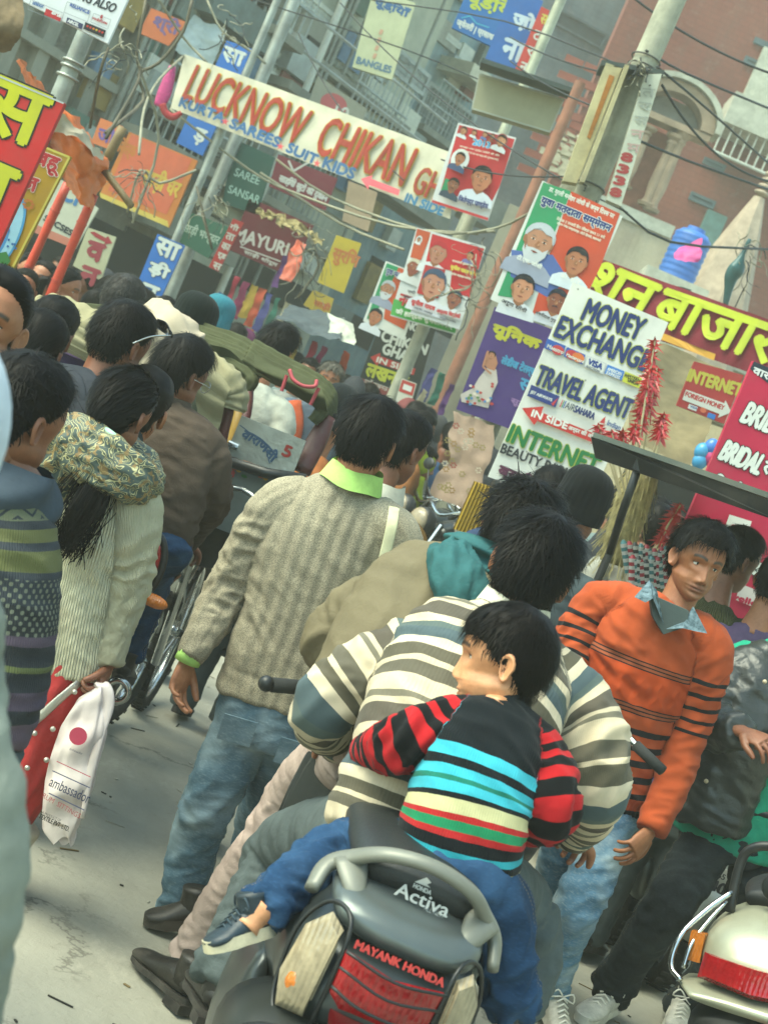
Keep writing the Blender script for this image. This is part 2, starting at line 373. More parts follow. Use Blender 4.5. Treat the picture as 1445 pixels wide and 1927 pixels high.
mb = MB(); mb.grid(lambda u, v: Vector((-150 + 300 * u, -20 + 220 * v, 0)), 2, 2); o = mb.build('ground', mats=[mat('dusty_earth', '7a6c55', .95, var=.2, bump=.4, bs=3)]); tag(o, kind='structure')
mb = MB(); rg = np.random.default_rng(2)
mb.grid(lambda u, v: Vector((-9 + 17 * u, -3 + 43 * v, .004 + .003 * math.sin(u * 7) * 0)), 40, 80); o = mb.build('road', mats=[road_mat()]); tag(o, kind='structure')
mb = MB(); mb.bx(.25, 6.0, 8.9, 19, -.05, .15); o = mb.build('pavement', mats=[mat('pavement_stone', '77705f', .9, var=.25, vs_=3, bump=.4, bs=20, dirt=.4)]); tag(o, kind='structure')
# ================================================================ buildings
class Fac:   # an upright facade between two plan points; features are placed by photo position on its plane
    def __init__(s, name, label, a, b, h, m, depth=6, cat='building', z0=0):
        A_, B_ = at(*a), at(*b); s.A = Vector((A_.x, A_.y, z0)); s.B = Vector((B_.x, B_.y, z0)); s.X = (s.B - s.A).normalized(); s.N = s.X.cross(Vector((0, 0, 1))).normalized()
        if s.N.y > 0: s.N = -s.N
        s.L = (s.B - s.A).length; s.e = thing(name, label, cat, tuple((s.A + s.B) / 2 - s.N * depth / 2)); s.m = m
        mb = MB(); mb.prism([s.A, s.B, s.B + Vector((0, 0, h - z0)), s.A + Vector((0, 0, h - z0))], -s.N * depth, m); s.wall = mb.build('wall', s.e); s.h = h
    def w(s, x, z, o=0): return s.A + s.X * x + Vector((0, 0, z - s.A.z)) + s.N * o
    def l2(s, p): r = ray(*p); t = (s.A - CAMP).dot(s.N) / r.dot(s.N); q = CAMP + r * t; return ((q - s.A).dot(s.X), q.z)
    def slab(s, name, x0, x1, z0, z1, o0, o1, m, par=None):
        mb = MB(); c = s.w((x0 + x1) / 2, (z0 + z1) / 2, (o0 + o1) / 2); mb.box(c, s.X * (x1 - x0) / 2, s.N * (o1 - o0) / 2, Vector((0, 0, (z1 - z0) / 2)), m); return mb.build(name, par or s.e)
    def rc(s, TL, BR): a, b = s.l2(TL), s.l2(BR); return min(a[0], b[0]), max(a[0], b[0]), min(a[1], b[1]), max(a[1], b[1])
    def band(s, name, TL, BR, o1, m, o0=.0): x0, x1, z0, z1 = s.rc(TL, BR); return s.slab(name, x0, x1, z0, z1, o0, o1, m)
    def win(s, TL, BR, fm, pm, bars=0, shutters=0, fw=.06, label=None, slats=0):
        x0, x1, z0, z1 = s.rc(TL, BR); mb = MB(); o = .06
        for a, b, c, d in ((x0, x1, z1 - fw, z1), (x0, x1, z0, z0 + fw), (x0, x0 + fw, z0 + fw, z1 - fw), (x1 - fw, x1, z0 + fw, z1 - fw)):
            mb.box(s.w((a + b) / 2, (c + d) / 2, o / 2), s.X * (b - a) / 2, s.N * o / 2, Vector((0, 0, (d - c) / 2)), fm)
        f = mb.build('window', s.e); s.slab('pane', x0 + fw, x1 - fw, z0 + fw, z1 - fw, .003, .02, pm, f)
        if bars:
            mb = MB()
            for k in range(bars): x = x0 + fw + (x1 - x0 - 2 * fw) * (k + .5) / bars; mb.tube([s.w(x, z0 + fw, .05), s.w(x, z1 - fw, .05)], .009, fm, 5)
            for k in range(3): z = z0 + (z1 - z0) * (k + 1) / 4; mb.tube([s.w(x0, z, .055), s.w(x1, z, .055)], .008, fm, 5)
            mb.build('grille', f)
        for k in range(slats):
            z = z0 + fw + (z1 - z0 - 2 * fw) * (k + .5) / slats; hh = (z1 - z0 - 2 * fw) / slats * .42; mb = MB(); mb.box(s.w((x0 + x1) / 2, z, .04), s.X * (x1 - x0 - 2 * fw) / 2, s.N * .012 + Vector((0, 0, -.006)), Vector((0, 0, hh)), fm); mb.build('shutter_panel', f)
        return f
BR_ = {}
def bricks(fac, x0, x1, z0, z1, bw, bh, m, maxn=290, o=.0, skip=.03, seed=1, name='brick', jit=.012, ragged=0):
    rg = random.Random(seed); n = 0; z = z0; row = 0; base = []
    for k in range(6):
        mb = MB(); q = lambda: rg.uniform(-jit, jit); P = [(sx * bw / 2 * .94 + q(), sy * .5, sz * bh / 2 * .88 + q()) for sx, sy, sz in ((-1, -1, -1), (1, -1, -1), (1, 1, -1), (-1, 1, -1), (-1, -1, 1), (1, -1, 1), (1, 1, 1), (-1, 1, 1))]
        me = bpy.data.meshes.new(name); V = [fac.X * a + fac.N * (b * .04) + Vector((0, 0, c)) for a, b, c in P]; me.from_pydata([tuple(v) for v in V], [], [(0, 3, 2, 1), (4, 5, 6, 7), (0, 1, 5, 4), (1, 2, 6, 5), (2, 3, 7, 6), (3, 0, 4, 7)]); me.materials.append(m); base.append(me)
    off = wloc(fac.e)
    while z + bh <= z1 and n < maxn:
        x = x0 + (bw / 2 if row % 2 else 0) + (rg.random() * ragged)
        while x + bw <= x1 - rg.random() * ragged and n < maxn:
            if rg.random() > skip:
                ob = bpy.data.objects.new(name, base[rg.randrange(6)]); COL.objects.link(ob); ob.parent = fac.e; ob.location = fac.w(x + bw / 2, z + bh / 2, o + rg.uniform(.0, .02)) - off; n += 1
            x += bw
        z += bh; row += 1
def wallmat(name, a, b, sc=.9, streak=.35, bump=.3, brick=None, bsc=9):
    if name in MATS: return MATS[name]
    m = bpy.data.materials.new(name); m.use_nodes = True; g = NG(m)
    col = g.ramp(g.noise(sc, 8, .68), [(.36, lin(a)), (.64, lin(b))])
    if brick:
        bt = g.new('ShaderNodeTexBrick'); bt.inputs['Scale'].default_value = bsc; bt.inputs['Color1'].default_value = (.8, .8, .8, 1); bt.inputs['Color2'].default_value = (1, 1, 1, 1); bt.inputs['Mortar'].default_value = (.55, .55, .55, 1); bt.inputs['Mortar Size'].default_value = .02
        mp = g.new('ShaderNodeMapping'); mp.inputs['Rotation'].default_value = (math.pi / 2, 0, 0); g.l.new(g.coord(), mp.inputs[0]); g.l.new(mp.outputs[0], bt.inputs[0]); col = g.mix(brick, col, bt.outputs[0], 'MULTIPLY'); g.bump(bt.outputs['Fac'], -.3, .02)
    st = g.ramp(g.noise(1.0, 7, .75, g.coord((2.2, 2.2, .22))), [(.46, 0.0), (.66, streak)]); col = g.mix(st, col, (.07, .072, .06, 1))
    st = g.ramp(g.noise(2.6, 9, .8), [(.55, 0.0), (.66, streak * .8)]); col = g.mix(st, col, (.35, .34, .29, 1))
    g.set(g.b, 'Base Color', col); g.b.inputs['Roughness'].default_value = .9; g.bump(g.noise(14, 7, .75), bump, .03); MATS[name] = m; return m
dk = mat('painted_interior_dark', '0e1313', .95, var=.3); gm_ = mat('steel_grille', '8b9490', .5, .3, var=.2, dirt=.4); shut = mat('grey_shutter', '6d7973', .7, var=.2, dirt=.4); pan = mat('dusty_glass', '8e9b98', .35, var=.2, vs_=2, dirt=.4)  # near-black colour stands in for the shade inside shops and windows
wfr = mat('white_frame', 'b9bdb0', .7, var=.15, dirt=.3); dglass = mat('dark_glass', '2a3a40', .2, var=.2)
# A: left row of shops
FA = Fac('shop_building', 'grey weathered building with dark open shops behind the tilted red poles', (-260, 500, 15), (330, 500, 18.5), 7.5, wallmat('wall_a', '57564a', '7d7a68', streak=.5))
FA.band('painted_shop_shade', (238, 425), (400, 640), .03, dk); FA.band('painted_shop_shade', (20, 330), (190, 560), .03, dk)  # flat slabs: the shops' inner shade is put into their near-black colour
FA.band('ledge', (240, 408), (410, 436), .45, wallmat('ledge', '6a6e63', '8a8b7d')); FA.band('ledge', (260, 205), (400, 232), .35, MATS['ledge'])
for q in ((250, 60, 300, 150), (330, 30, 372, 110), (180, 90, 232, 170)): FA.win(q[:2], q[2:], shut, dk, slats=5)
FA.band('tin_shutter', (262, 105), (318, 195), .05, mat('rusty_tin', '56625a', .6, .4, var=.35, dirt=.7)); FA.win((190, 205), (236, 245), mat('blue_trim', '2f5f9e', .5), mat('green_glass', '5e8c84', .3))
FA.band('air_conditioner', (333, 352), (379, 396), .35, mat('cream_case', 'b3ac8c', .6, dirt=.3)); FA.band('meter_box', (395, 395), (420, 420), .2, mat('grey_case', '8d9186', .6, dirt=.3))
FA.band('parapet', (330, 5), (470, 30), .5, mat('corrugated', '5c6a66', .6, .4, dirt=.5))
def balcony(fac, x0, x1, z, o=.8):
    fac.slab('balcony_slab', x0, x1, z, z + .1, .0, o, MATS['ledge']); mb = MB(); n = int((x1 - x0) / .12)
    for k in range(n + 1): x = x0 + .03 + (x1 - x0 - .06) * k / n; mb.tube([fac.w(x, z + .1, o - .04), fac.w(x, z + .85, o - .04)], .012, gm_, 4)
    for q in (.85, .45): mb.tube([fac.w(x0, z + q, o - .04), fac.w(x1, z + q, o - .04)], .02, gm_, 5)
    mb.build('railing', fac.e)
clut = lambda: [shut, gm_, wfr, dk, mat('brown_board', '5e4a38', .8, dirt=.4), mat('faded_blue', '4f6f8a', .7, dirt=.4), mat('faded_red', '7a3f38', .7, dirt=.4), mat('ochre_board', '8a7438', .7, dirt=.4), mat('rusty_tin', '56625a', .6), mat('faded_green', '46665a', .7, dirt=.4)]
rgA = random.Random(21); pipe = mat('old_pipe', '7b8077', .6, .3, dirt=.4)
for k in range(9): x = FA.L * (.12 + .095 * k); FA.slab('pilaster', x, x + .16, 2.7, 7.4, .0, .10 + .02 * (k % 3), MATS['ledge'])
for z in (3.6, 4.9, 6.1): FA.slab('string_course', .1, FA.L - .1, z, z + .09, .0, .16, MATS['ledge'])
for x0, x1, z in ((2.2, 4.4, 3.3), (4.9, 7.0, 3.2), (3.4, 5.6, 5.0), (7.2, 8.4, 4.6)): balcony(FA, x0, min(x1, FA.L - .1), z, .6)
for k in range(64):
    x, z = rgA.uniform(1.5, FA.L - .6), rgA.uniform(2.7, 6.2); w_, h_ = rgA.uniform(.15, .5), rgA.uniform(.15, .45); FA.slab(rgA.choice(['shutter_panel', 'meter_box', 'sign_panel', 'vent_cover']), x, x + w_, z, z + h_, .02, rgA.uniform(.06, .3), rgA.choice(clut()))
for k in range(7): x = rgA.uniform(2, FA.L - .3); mb = MB(); mb.tube([FA.w(x, 2.6, .2), FA.w(x, 7.2, .2)], rgA.uniform(.015, .035), pipe, 8); mb.build('pipe', FA.e)
# B: cream building
cream = wallmat('wall_cream', '8d9484', 'b3b6a2', bump=.5); FB = Fac('plastered_building', 'tall pale plastered building with barred windows and exposed grey brickwork above the long banner', (330, 500, 21), (640, 500, 24), 13, cream)
for q in ((488, 10, 540, 78), (495, 78, 520, 150), (560, -30, 620, 60)): FB.win(q[:2], q[2:], wfr, mat('pale_pane', 'b9c4c0', .4, var=.1), bars=6)
FB.win((736, 80), (790, 180), gm_, pan, bars=3); FB.win((750, 100), (760, 120), gm_, pan)
FB.band('ledge', (478, 180), (560, 196), .5, MATS['ledge']); FB.band('white_plaster', (690, 140), (742, 322), .07, wallmat('whitewash', 'a8ad9d', 'c6c8b6', brick=.25, bsc=4, streak=.2)); FB.band('pilaster', (566, 10), (600, 150), .12, MATS['ledge']); FB.band('painted_shop_shade', (440, 470), (690, 660), .03, dk)
FB.band('green_door', (610, 560), (640, 640), .05, shut); FB.band('balcony_slab', (640, 330), (800, 352), .7, MATS['ledge'])
x0, x1, z0, z1 = FB.rc((640, 20), (712, 190)); bricks(FB, x0, x1, z0, z1, .17, .085, mat('grey_brick', '767b6e', .9, var=.35, vs_=3, bump=.4, bs=20), 290, seed=3)
for k in range(7): FB.slab('shutter_slat', *(lambda r: (r[0], r[1], r[2] + (r[3] - r[2]) * k / 7, r[2] + (r[3] - r[2]) * (k + .8) / 7))(FB.rc((706, 185), (768, 330))), .0, .06 + .01 * (k % 2), shut)
FB.band('shutter_panel', (560, 330), (650, 420), .04, shut)
for x0, x1, z in ((.2, 1.6, 3.6), (1.2, 2.6, 5.2), (.3, 1.8, 7.2), (1.9, 3.0, 8.2)): balcony(FB, x0, min(x1, FB.L - .1), z, .7)
for k in range(46):
    x, z = rgA.uniform(.1, FB.L - .5), rgA.uniform(2.8, 9); w_, h_ = rgA.uniform(.2, .6), rgA.uniform(.2, .8); FB.slab(rgA.choice(['shutter_panel', 'patch', 'vent_cover']), x, min(x + w_, FB.L - .02), z, z + h_, .02, rgA.uniform(.05, .25), rgA.choice(clut() + [wfr, wfr, cream]))
for k in range(6): x = rgA.uniform(.2, FB.L - .2); mb = MB(); mb.tube([FB.w(x, 2.6, .18), FB.w(x, 12, .18)], rgA.uniform(.02, .04), pipe, 8); mb.build('pipe', FB.e)
for z in (3.4, 5.6, 8.0): FB.slab('string_course', 0, FB.L, z, z + .12, .0, .2, MATS['ledge'])
# C: blue-washed narrow building
FC = Fac('blue_washed_building', 'narrow building with blue-washed peeling wall and tall iron grilles', (618, 500, 25.5), (770, 500, 27), 15, wallmat('wall_blue', '61808a', '8ca3a2', streak=.45))
FC.win((805, 150), (862, 290), gm_, mat('shade_pane', '5a6664', .6), bars=14); FC.win((838, 60), (880, 110), wfr, pan); FC.band('sunshade', (820, 128), (890, 150), .7, mat('tin_sheet', 'b3b09a', .5, .3, dirt=.3)); FC.win((790, 240), (826, 320), gm_, dk, bars=6)
FC.band('peeling_plaster', (800, 5), (850, 100), .05, wallmat('peel', '8b9086', 'a3a392', brick=.3, bsc=5)); FC.band('ledge', (760, 345), (900, 370), .7, MATS['ledge'])
FC.band('painted_shop_shade', (700, 480), (850, 640), .03, dk)
for k in range(6): FC.band('grille_bar', (768 + k * 6, 300 - k * 2), (771 + k * 6, 360), .1, gm_)
for x0, x1, z in ((.1, 1.2, 6.0), (.2, 1.1, 9.0)): balcony(FC, x0, min(x1, FC.L - .05), z, .6)
for k in range(16):
    x, z = rgA.uniform(.05, FC.L - .4), rgA.uniform(2.8, 11); FC.slab(rgA.choice(['shutter_panel', 'patch']), x, x + rgA.uniform(.2, .4), z, z + rgA.uniform(.2, .7), .02, rgA.uniform(.05, .2), rgA.choice(clut()))
# D: far block, haze put into its blue-grey wall colours, E: red brick building
FD = Fac('far_building', 'far blue-grey block blurred by haze left of the red building', (740, 500, 37), (985, 500, 38), 22, wallmat('wall_far_haze', '57707a', '728890', brick=.3, bsc=2))
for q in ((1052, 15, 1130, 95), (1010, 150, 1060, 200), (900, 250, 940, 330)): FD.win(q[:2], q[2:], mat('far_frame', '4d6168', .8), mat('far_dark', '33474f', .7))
redb = wallmat('red_brickwork', '6c3025', '814536', sc=.5, streak=.22, brick=.45, bsc=2.2); FE = Fac('brick_building', 'large red brick building with white balcony railings at the right', (965, 500, 33), (1500, 500, 33), 26, redb, 10)
lb = mat('pale_concrete', 'a8aa9a', .85, var=.2, dirt=.4); shd = mat('blue_shutter', '41555c', .8, var=.2)
for q in ((1402, 105, 1445, 140), (1325, 295, 1360, 325), (1300, 360, 1340, 395), (1420, 70, 1460, 100)): FE.win(q[:2], q[2:], shd, mat('far_dark', '33474f'))
FE.band('drainpipe', (1330, 395), (1340, 470), .15, mat('pipe_green', '4f7570', .6)); FE.band('drainpipe', (1435, 90), (1443, 250), .15, lb); FE.band('balcony_slab', (1338, 250), (1600, 300), 1.3, lb)
x0, x1, z0, z1 = FE.rc((1378, 170), (1600, 285)); rl = MB()
for k in range(26): x = x0 + .02 + k * .17; rl.tube([FE.w(x, z1 - 1.55, 1.2), FE.w(x, z1 - .55, 1.2)], .018, wfr, 5)
for z in (1.55, .55): rl.tube([FE.w(x0, z1 - z, 1.2), FE.w(x0 + 4.6, z1 - z, 1.2)], .03, wfr, 6)
rl.build('railing', FE.e); FE.win((1440, 200), (1480, 290), wfr, pan)
x0, x1, z0, z1 = FE.rc((1105, 10), (1500, 480)); bricks(FE, x0, x1 - 3, z1 - 3.6, z1 - .9, .42, .17, mat('red_brick', '8d4637', .9, var=.3, vs_=1.5), 150, seed=8, skip=.35)
# arched stone kiosk
sandy = mat('sandstone', '94806a', .85, var=.25, vs_=3, dirt=.35, bump=.4, bs=15); KF = Fac('arched_kiosk', 'small arched sandstone kiosk with carved columns against the red building', (1108, 500, 26), (1196, 500, 26), 5.2, redb, .6)
kd = KF.e; x0, z1 = KF.l2((1215, 215)); x1, z2 = KF.l2((1300, 250)); xm = (x0 + x1) / 2; w_ = (x1 - x0) / 2
for q in ((1252, 260, 1205, 395), (1195, 240, 1165, 360), (1278, 262, 1215, 405)):
    t, b = KF.l2(q[:2]), KF.l2(q[2:]); mb = MB(); pf = [(0, 1.5), (.04, 1.7), (.06, 1), (.12, .8), (.3, 1.1), (.55, 1), (.85, .8), (.88, 1.1), (.92, .9), (.96, 1.6), (1, 1.7)]; mb.tube([KF.w(b[0], b[1] + (t[1] - b[1]) * p, .45) for p, r in pf], [.085 * r for p, r in pf], sandy, 14); mb.build('column', kd, auto=.7)
def arch(name, cx, cz, r0, r1, o0, o1, m):
    P = [KF.w(cx + r1 * math.cos(a), cz + r1 * .8 * math.sin(a), o0) for a in np.linspace(0, math.pi, 18)] + [KF.w(cx + r0 * math.cos(a), cz + r0 * .8 * math.sin(a), o0) for a in np.linspace(math.pi, 0, 18)]; V = P + [p + KF.N * (o1 - o0) for p in P]; n = len(P)
    mb = MB(); F_ = []
    for i in range(17): j = n - 1 - i; F_ += [(i, i + 1, j - 1, j), (n + i, n + j, n + j - 1, n + i + 1), (i, n + i, n + i + 1, i + 1), (j, j - 1, n + j - 1, n + j)]
    F_ += [(0, n - 1, 2 * n - 1, n), (17, 17 + n, 18 + n, 18)]; mb.add(V, F_, m); return mb.build(name, kd)
cz = KF.l2((1250, 235))[1]; cx = KF.l2((1250, 235))[0]; arch('arch', cx, cz, .5, .72, .2, .65, sandy); arch('cornice', cx, cz + .02, .72, .82, .1, .75, lb)
KF.slab('tympanum', cx - .5, cx + .5, cz - .05, cz + .38, .1, .16, mat('grey_stone', '7e807c', .85)); KF.slab('sill', cx - .75, cx + .75, cz - 1.75, cz - 1.55, .0, .75, lb); KF.slab('plinth', cx - .8, cx + .8, 0, cz - 1.75, .0, .7, wallmat('plinth', '9a8d78', 'b7ad92')); KF.slab('lintel', cx - .7, cx + .7, cz - .12, cz - .02, .2, .62, sandy)
KF.slab('niche', cx - .5, cx + .4, cz - 1.5, cz - .15, .02, .06, mat('niche_wall', '82503f', .9))
# rubble wall and the stone walls below
RW = Fac('rubble_wall', 'crumbling pale stone rubble wall behind the concrete pole', (908, 500, 22), (1010, 500, 22), 5.0, wallmat('rubble_core', '7d7867', '95907a'), .5, 'wall')
x0, x1, z0, z1 = RW.rc((1030, 250), (1085, 345)); bricks(RW, x0, x1, z0, z1 + .2, .15, .085, mat('rubble_stone', 'a39b82', .9, var=.35, vs_=4, bump=.5, bs=18), 140, skip=.08, seed=5, name='stone', jit=.025, ragged=.1)
LW = Fac('terrace_wall', 'low weathered stone terrace wall under the blue water tank', (1075, 500, 21), (1500, 500, 21), 3.3, wallmat('terrace', '7b7a6a', '9b9783', brick=.35, bsc=4), 5, 'wall')
LW.band('coping', (1100, 425), (1330, 520), .3, lb) if 0 else LW.slab('coping', 0, LW.L, 3.3, 3.42, -.3, .3, lb)
TW = Fac('grey_house', 'low grey plastered house with a sloping roof edge behind the blue tank', (1220, 500, 24), (1560, 500, 24), 4.3, wallmat('wall_g', '8d8f7e', 'aaa893'), 4)
TW.slab('eave', 0, TW.L, 4.3, 4.42, -.4, .6, lb)
# temple spire
b0 = at(1385, 470, 22.6); tp = thing('temple_spire', 'pale conical temple spire with a stacked finial at the right', 'temple', (b0.x, b0.y, 3.3)); t0 = at(1428, 372, 22.6); hz = t0.z - 3.3; tm = mat('spire_plaster', 'a0907c', .85, var=.25, dirt=.3)
MB().tube([Vector((b0.x, b0.y, 3.3 + hz * q)) for q in (0, .25, .5, .75, .92, 1)], [.72, .66, .52, .32, .16, .08], tm, 8, None, 2).build('spire', tp, auto=.5)
mb = MB()
for k in range(6): mb.sphere((b0.x, b0.y, 3.3 + hz + .07 + k * .095), (.11 - .014 * k, .11 - .014 * k, .04), tm, 12, 6)
mb.tube([(b0.x, b0.y, 3.3 + hz), (b0.x, b0.y, 4.1 + hz)], [.03, .008], tm); mb.build('finial', tp, smooth=True)
# water tank
b0 = at(1268, 528, 19.5); wt = thing('water_tank', 'ribbed blue plastic water tank on the terrace', 'water tank', (b0.x, b0.y, b0.z)); bl = mat('tank_blue', '2f62a8', .5, var=.12); hz = 0.62; pr = []
for k in range(25): q = k / 24; pr.append((q * hz, .23 + .008 * math.sin(k * 2.1) + (0 if q < .9 else -.06 * (q - .9) * 10)))
mb = MB(); mb.tube([(b0.x, b0.y, b0.z + z) for z, r in pr], [r for z, r in pr], bl, 28); mb.build('drum', wt, smooth=True); mb = MB(); mb.tube([(b0.x, b0.y, b0.z + hz), (b0.x, b0.y, b0.z + hz + .06)], [.12, .11], bl, 18); mb.build('lid', wt)
mb = MB(); mb.bx(b0.x - .4, b0.x + .4, b0.y - .35, b0.y + .35, 3.42, b0.z, lb); mb.build('stand', wt)
# right-hand side shops and cloth awnings
FR = Fac('corner_shop', 'pale shopfront with stained plaster behind the red toy windmills', (1100, 800, 13.5), (1520, 900, 11.5), 2.6, wallmat('wall_r', '9a9377', 'b7ad8c', sc=1.6), 3)
FR.band('painted_shop_shade', (1195, 850), (1330, 1100), .03, dk)
# behind the camera's view: the other side of the street keeps the light real
for nm, lb_, x, y0, y1, h in (('street_building', 'plain plastered building on the right side of the street, outside the frame', 8.5, -4, 12, 7),):
    e = thing(nm, lb_, 'building', (x, (y0 + y1) / 2, 0)); mb = MB(); mb.bx(min(x, x + math.copysign(4, x)), max(x, x + math.copysign(4, x)), y0, y1, 0, h, cream); mb.build('wall', e)
# haze
def haze_box(dens):
    hz = bpy.data.materials.new('haze_air'); hz.use_nodes = True; n = hz.node_tree; n.nodes.clear(); o = n.nodes.new('ShaderNodeOutputMaterial'); v = n.nodes.new('ShaderNodeVolumePrincipled'); v.inputs['Color'].default_value = (.93, .95, .82, 1); v.inputs['Density'].default_value = dens; v.inputs['Anisotropy'].default_value = .1; n.links.new(v.outputs[0], o.inputs['Volume'])
    mb = MB(); mb.bx(-60, 60, -15, 75, -1, 30); h = mb.build('haze', mats=[hz]); tag(h, kind='stuff')
haze_box(.0038)
# ================================================================ people
def gauss(x, s): return np.exp(-.5 * (x / s) ** 2)
def itp(z, T): T = sorted(T); return np.interp(z, [t[0] for t in T], [t[1] for t in T])
def smooth_tab(T, z):   # smoothed table lookup
    T = sorted(T); zz = np.linspace(T[0][0], T[-1][0], 400); vv = np.interp(zz, [t[0] for t in T], [t[1] for t in T])
    k = np.hanning(31); k /= k.sum(); pad = np.concatenate([np.full(15, vv[0]), vv, np.full(15, vv[-1])]); v2 = np.convolve(pad, k, 'valid')
    e = np.minimum((zz - zz[0]) / .014, (zz[-1] - zz) / .014).clip(0, 1); vv = vv * (1 - e) + v2 * e
    return np.interp(z, zz, vv)
FRONT = [(.122, 0), (.119, .022), (.11, .045), (.095, .066), (.07, .083), (.045, .091), (.03, .093), (.012, .087), (-.01, .088), (-.03, .089), (-.05, .090), (-.066, .090), (-.078, .086), (-.092, .088), (-.105, .083), (-.114, .070), (-.119, .045)]
BACK = [(.122, 0), (.119, -.03), (.11, -.052), (.095, -.074), (.07, -.092), (.04, -.101), (.01, -.102), (-.02, -.094), (-.05, -.072), (-.075, -.055), (-.095, -.045), (-.119, -.035)]
WIDTH = [(.122, 0), (.119, .022), (.11, .041), (.095, .058), (.07, .071), (.04, .0765), (.01, .0765), (-.02, .0580), (-.045, .0675), (-.065, .060), (-.085, .050), (-.1, .037), (-.112, .022), (-.119, .008)]
def head_grid(nu, nv, face=True, child=False, fem=False):
    s = np.linspace(0, 1, nv); z = .1219 * np.cos(math.pi * s); z = np.where(z < 0, z * .1185 / .1219, z)
    if face: z = np.interp(s, [0, .12, .2, .85, .93, 1], [.1219, .112, .09, -.095, -.112, -.1185])
    t = np.arange(nu) / nu * 2 * math.pi - math.pi
    if face: t = t - .55 * np.sin(t)      # denser towards the front
    Z, A = np.meshgrid(z, t, indexing='ij'); fr = smooth_tab(FRONT, Z); bk = smooth_tab(BACK, Z); wd = smooth_tab(WIDTH, Z)
    ca, sa = np.cos(A), np.sin(A); yc = np.where(Z > .0, -.008, -.008 + .02 * np.clip(-Z / .1, 0, 1)); 
    Y = yc + np.where(ca > 0, (fr - yc) * np.abs(ca) ** .92, -(yc - bk) * np.abs(ca) ** .95); X = wd * np.sign(sa) * np.abs(sa) ** .93
    if child: Z = Z * 1.0; X *= 1.02; Y = Y * np.where(Z < -.04, .97, 1)
    V = np.stack([X, Y, Z], -1).reshape(-1, 3); x, y, zz = V.T; fm = np.clip((y - .03) / .03, 0, 1)
    lip = np.zeros(len(V)); brow_and_shade = np.zeros(len(V)); stub = np.zeros(len(V))
    if face:
        ax = np.abs(x); k = .8 if child else 1
        dy = -.0125 * gauss(ax - .031, .0135) * gauss(zz - .010, .0095)
        dy += .0055 * gauss(ax - .026, .016) * gauss(zz - .031, .007) * k
        nz = np.interp(zz, [-.052, -.044, -.036, -.028, -.005, .014, .03], [0, .011, .0215, .022, .012, .0055, 0]) * k
        nw = np.interp(zz, [-.05, -.035, 0, .02], [.0105, .0085, .006, .0065])
        dy += nz * gauss(x, nw)
        dy += .008 * gauss(ax - .0145, .005) * gauss(zz + .0405, .006) * k
        dy -= .004 * gauss(ax - .008, .003) * gauss(zz + .047, .003)
        dy += .0042 * gauss(ax - .046, .014) * gauss(zz + .018, .014)
        dy += .0058 * gauss(x, .019) * gauss(zz + .0615, .0042) - .002 * gauss(x, .003) * gauss(zz + .056, .005)
        dy += .0068 * gauss(x, .016) * gauss(zz + .0735, .0045) - .0048 * gauss(x, .022) * gauss(zz + .0672, .0018)
        dy -= .003 * gauss(x, .018) * gauss(zz + .082, .004); dy += .004 * gauss(x, .016) * gauss(zz + .097, .009)
        dy -= .0025 * gauss(ax - .033, .008) * gauss(zz + .05, .02) 
        if child: dy += .007 * gauss(ax - .04, .018) * gauss(zz + .045, .02)
        V[:, 1] += dy * fm
        m = np.interp(ax, [0, .006, .024, .027], [1, 1, .75, 0]); lip = np.clip(1.3 - (np.abs(zz + .067) / (.0105 * m + 1e-4)) ** 2, 0, 1) * fm * (ax < .026)
        bz = .032 + .005 * np.sin((ax - .012) / .04 * math.pi) - .02 * np.clip(ax - .04, 0, 1); brow_and_shade = np.clip(1.7 - np.abs(zz - bz) / .0042, 0, 1) * (ax > .012) * (ax < .053) * fm
        brow_and_shade = np.clip(brow_and_shade + .6 * gauss(ax - .0085, .003) * gauss(zz + .048, .0022) * fm + .4 * gauss(zz + .0672, .0016) * np.clip((.021 - ax) / .006, 0, 1) * fm, 0, 1)  # shade in the nostrils and along the mouth is painted into this mask
        stub = np.clip(gauss(zz + .085, .028) + gauss(zz + .056, .006) * (ax < .028), 0, 1) * np.clip((y + .0) / .03, 0, 1) * (ax < .07)
    V = V.reshape(nv, nu, 3); Fc = [(j * nu + i, (j + 1) * nu + i, (j + 1) * nu + (i + 1) % nu, j * nu + (i + 1) % nu) for j in range(nv - 1) for i in range(nu)]
    n = nu * nv; Fc += [tuple(range(nu)), tuple(range(n - nu, n))[::-1]]
    return V.reshape(-1, 3), Fc, dict(lip=lip, brow_and_shade=brow_and_shade, stub=stub)
_HG = {}
def hg(nu, nv, face, child=False):
    k = (nu, nv, face, child)
    if k not in _HG: _HG[k] = head_grid(nu, nv, face, child)
    V, Fc, A = _HG[k]; return V.copy(), Fc, A
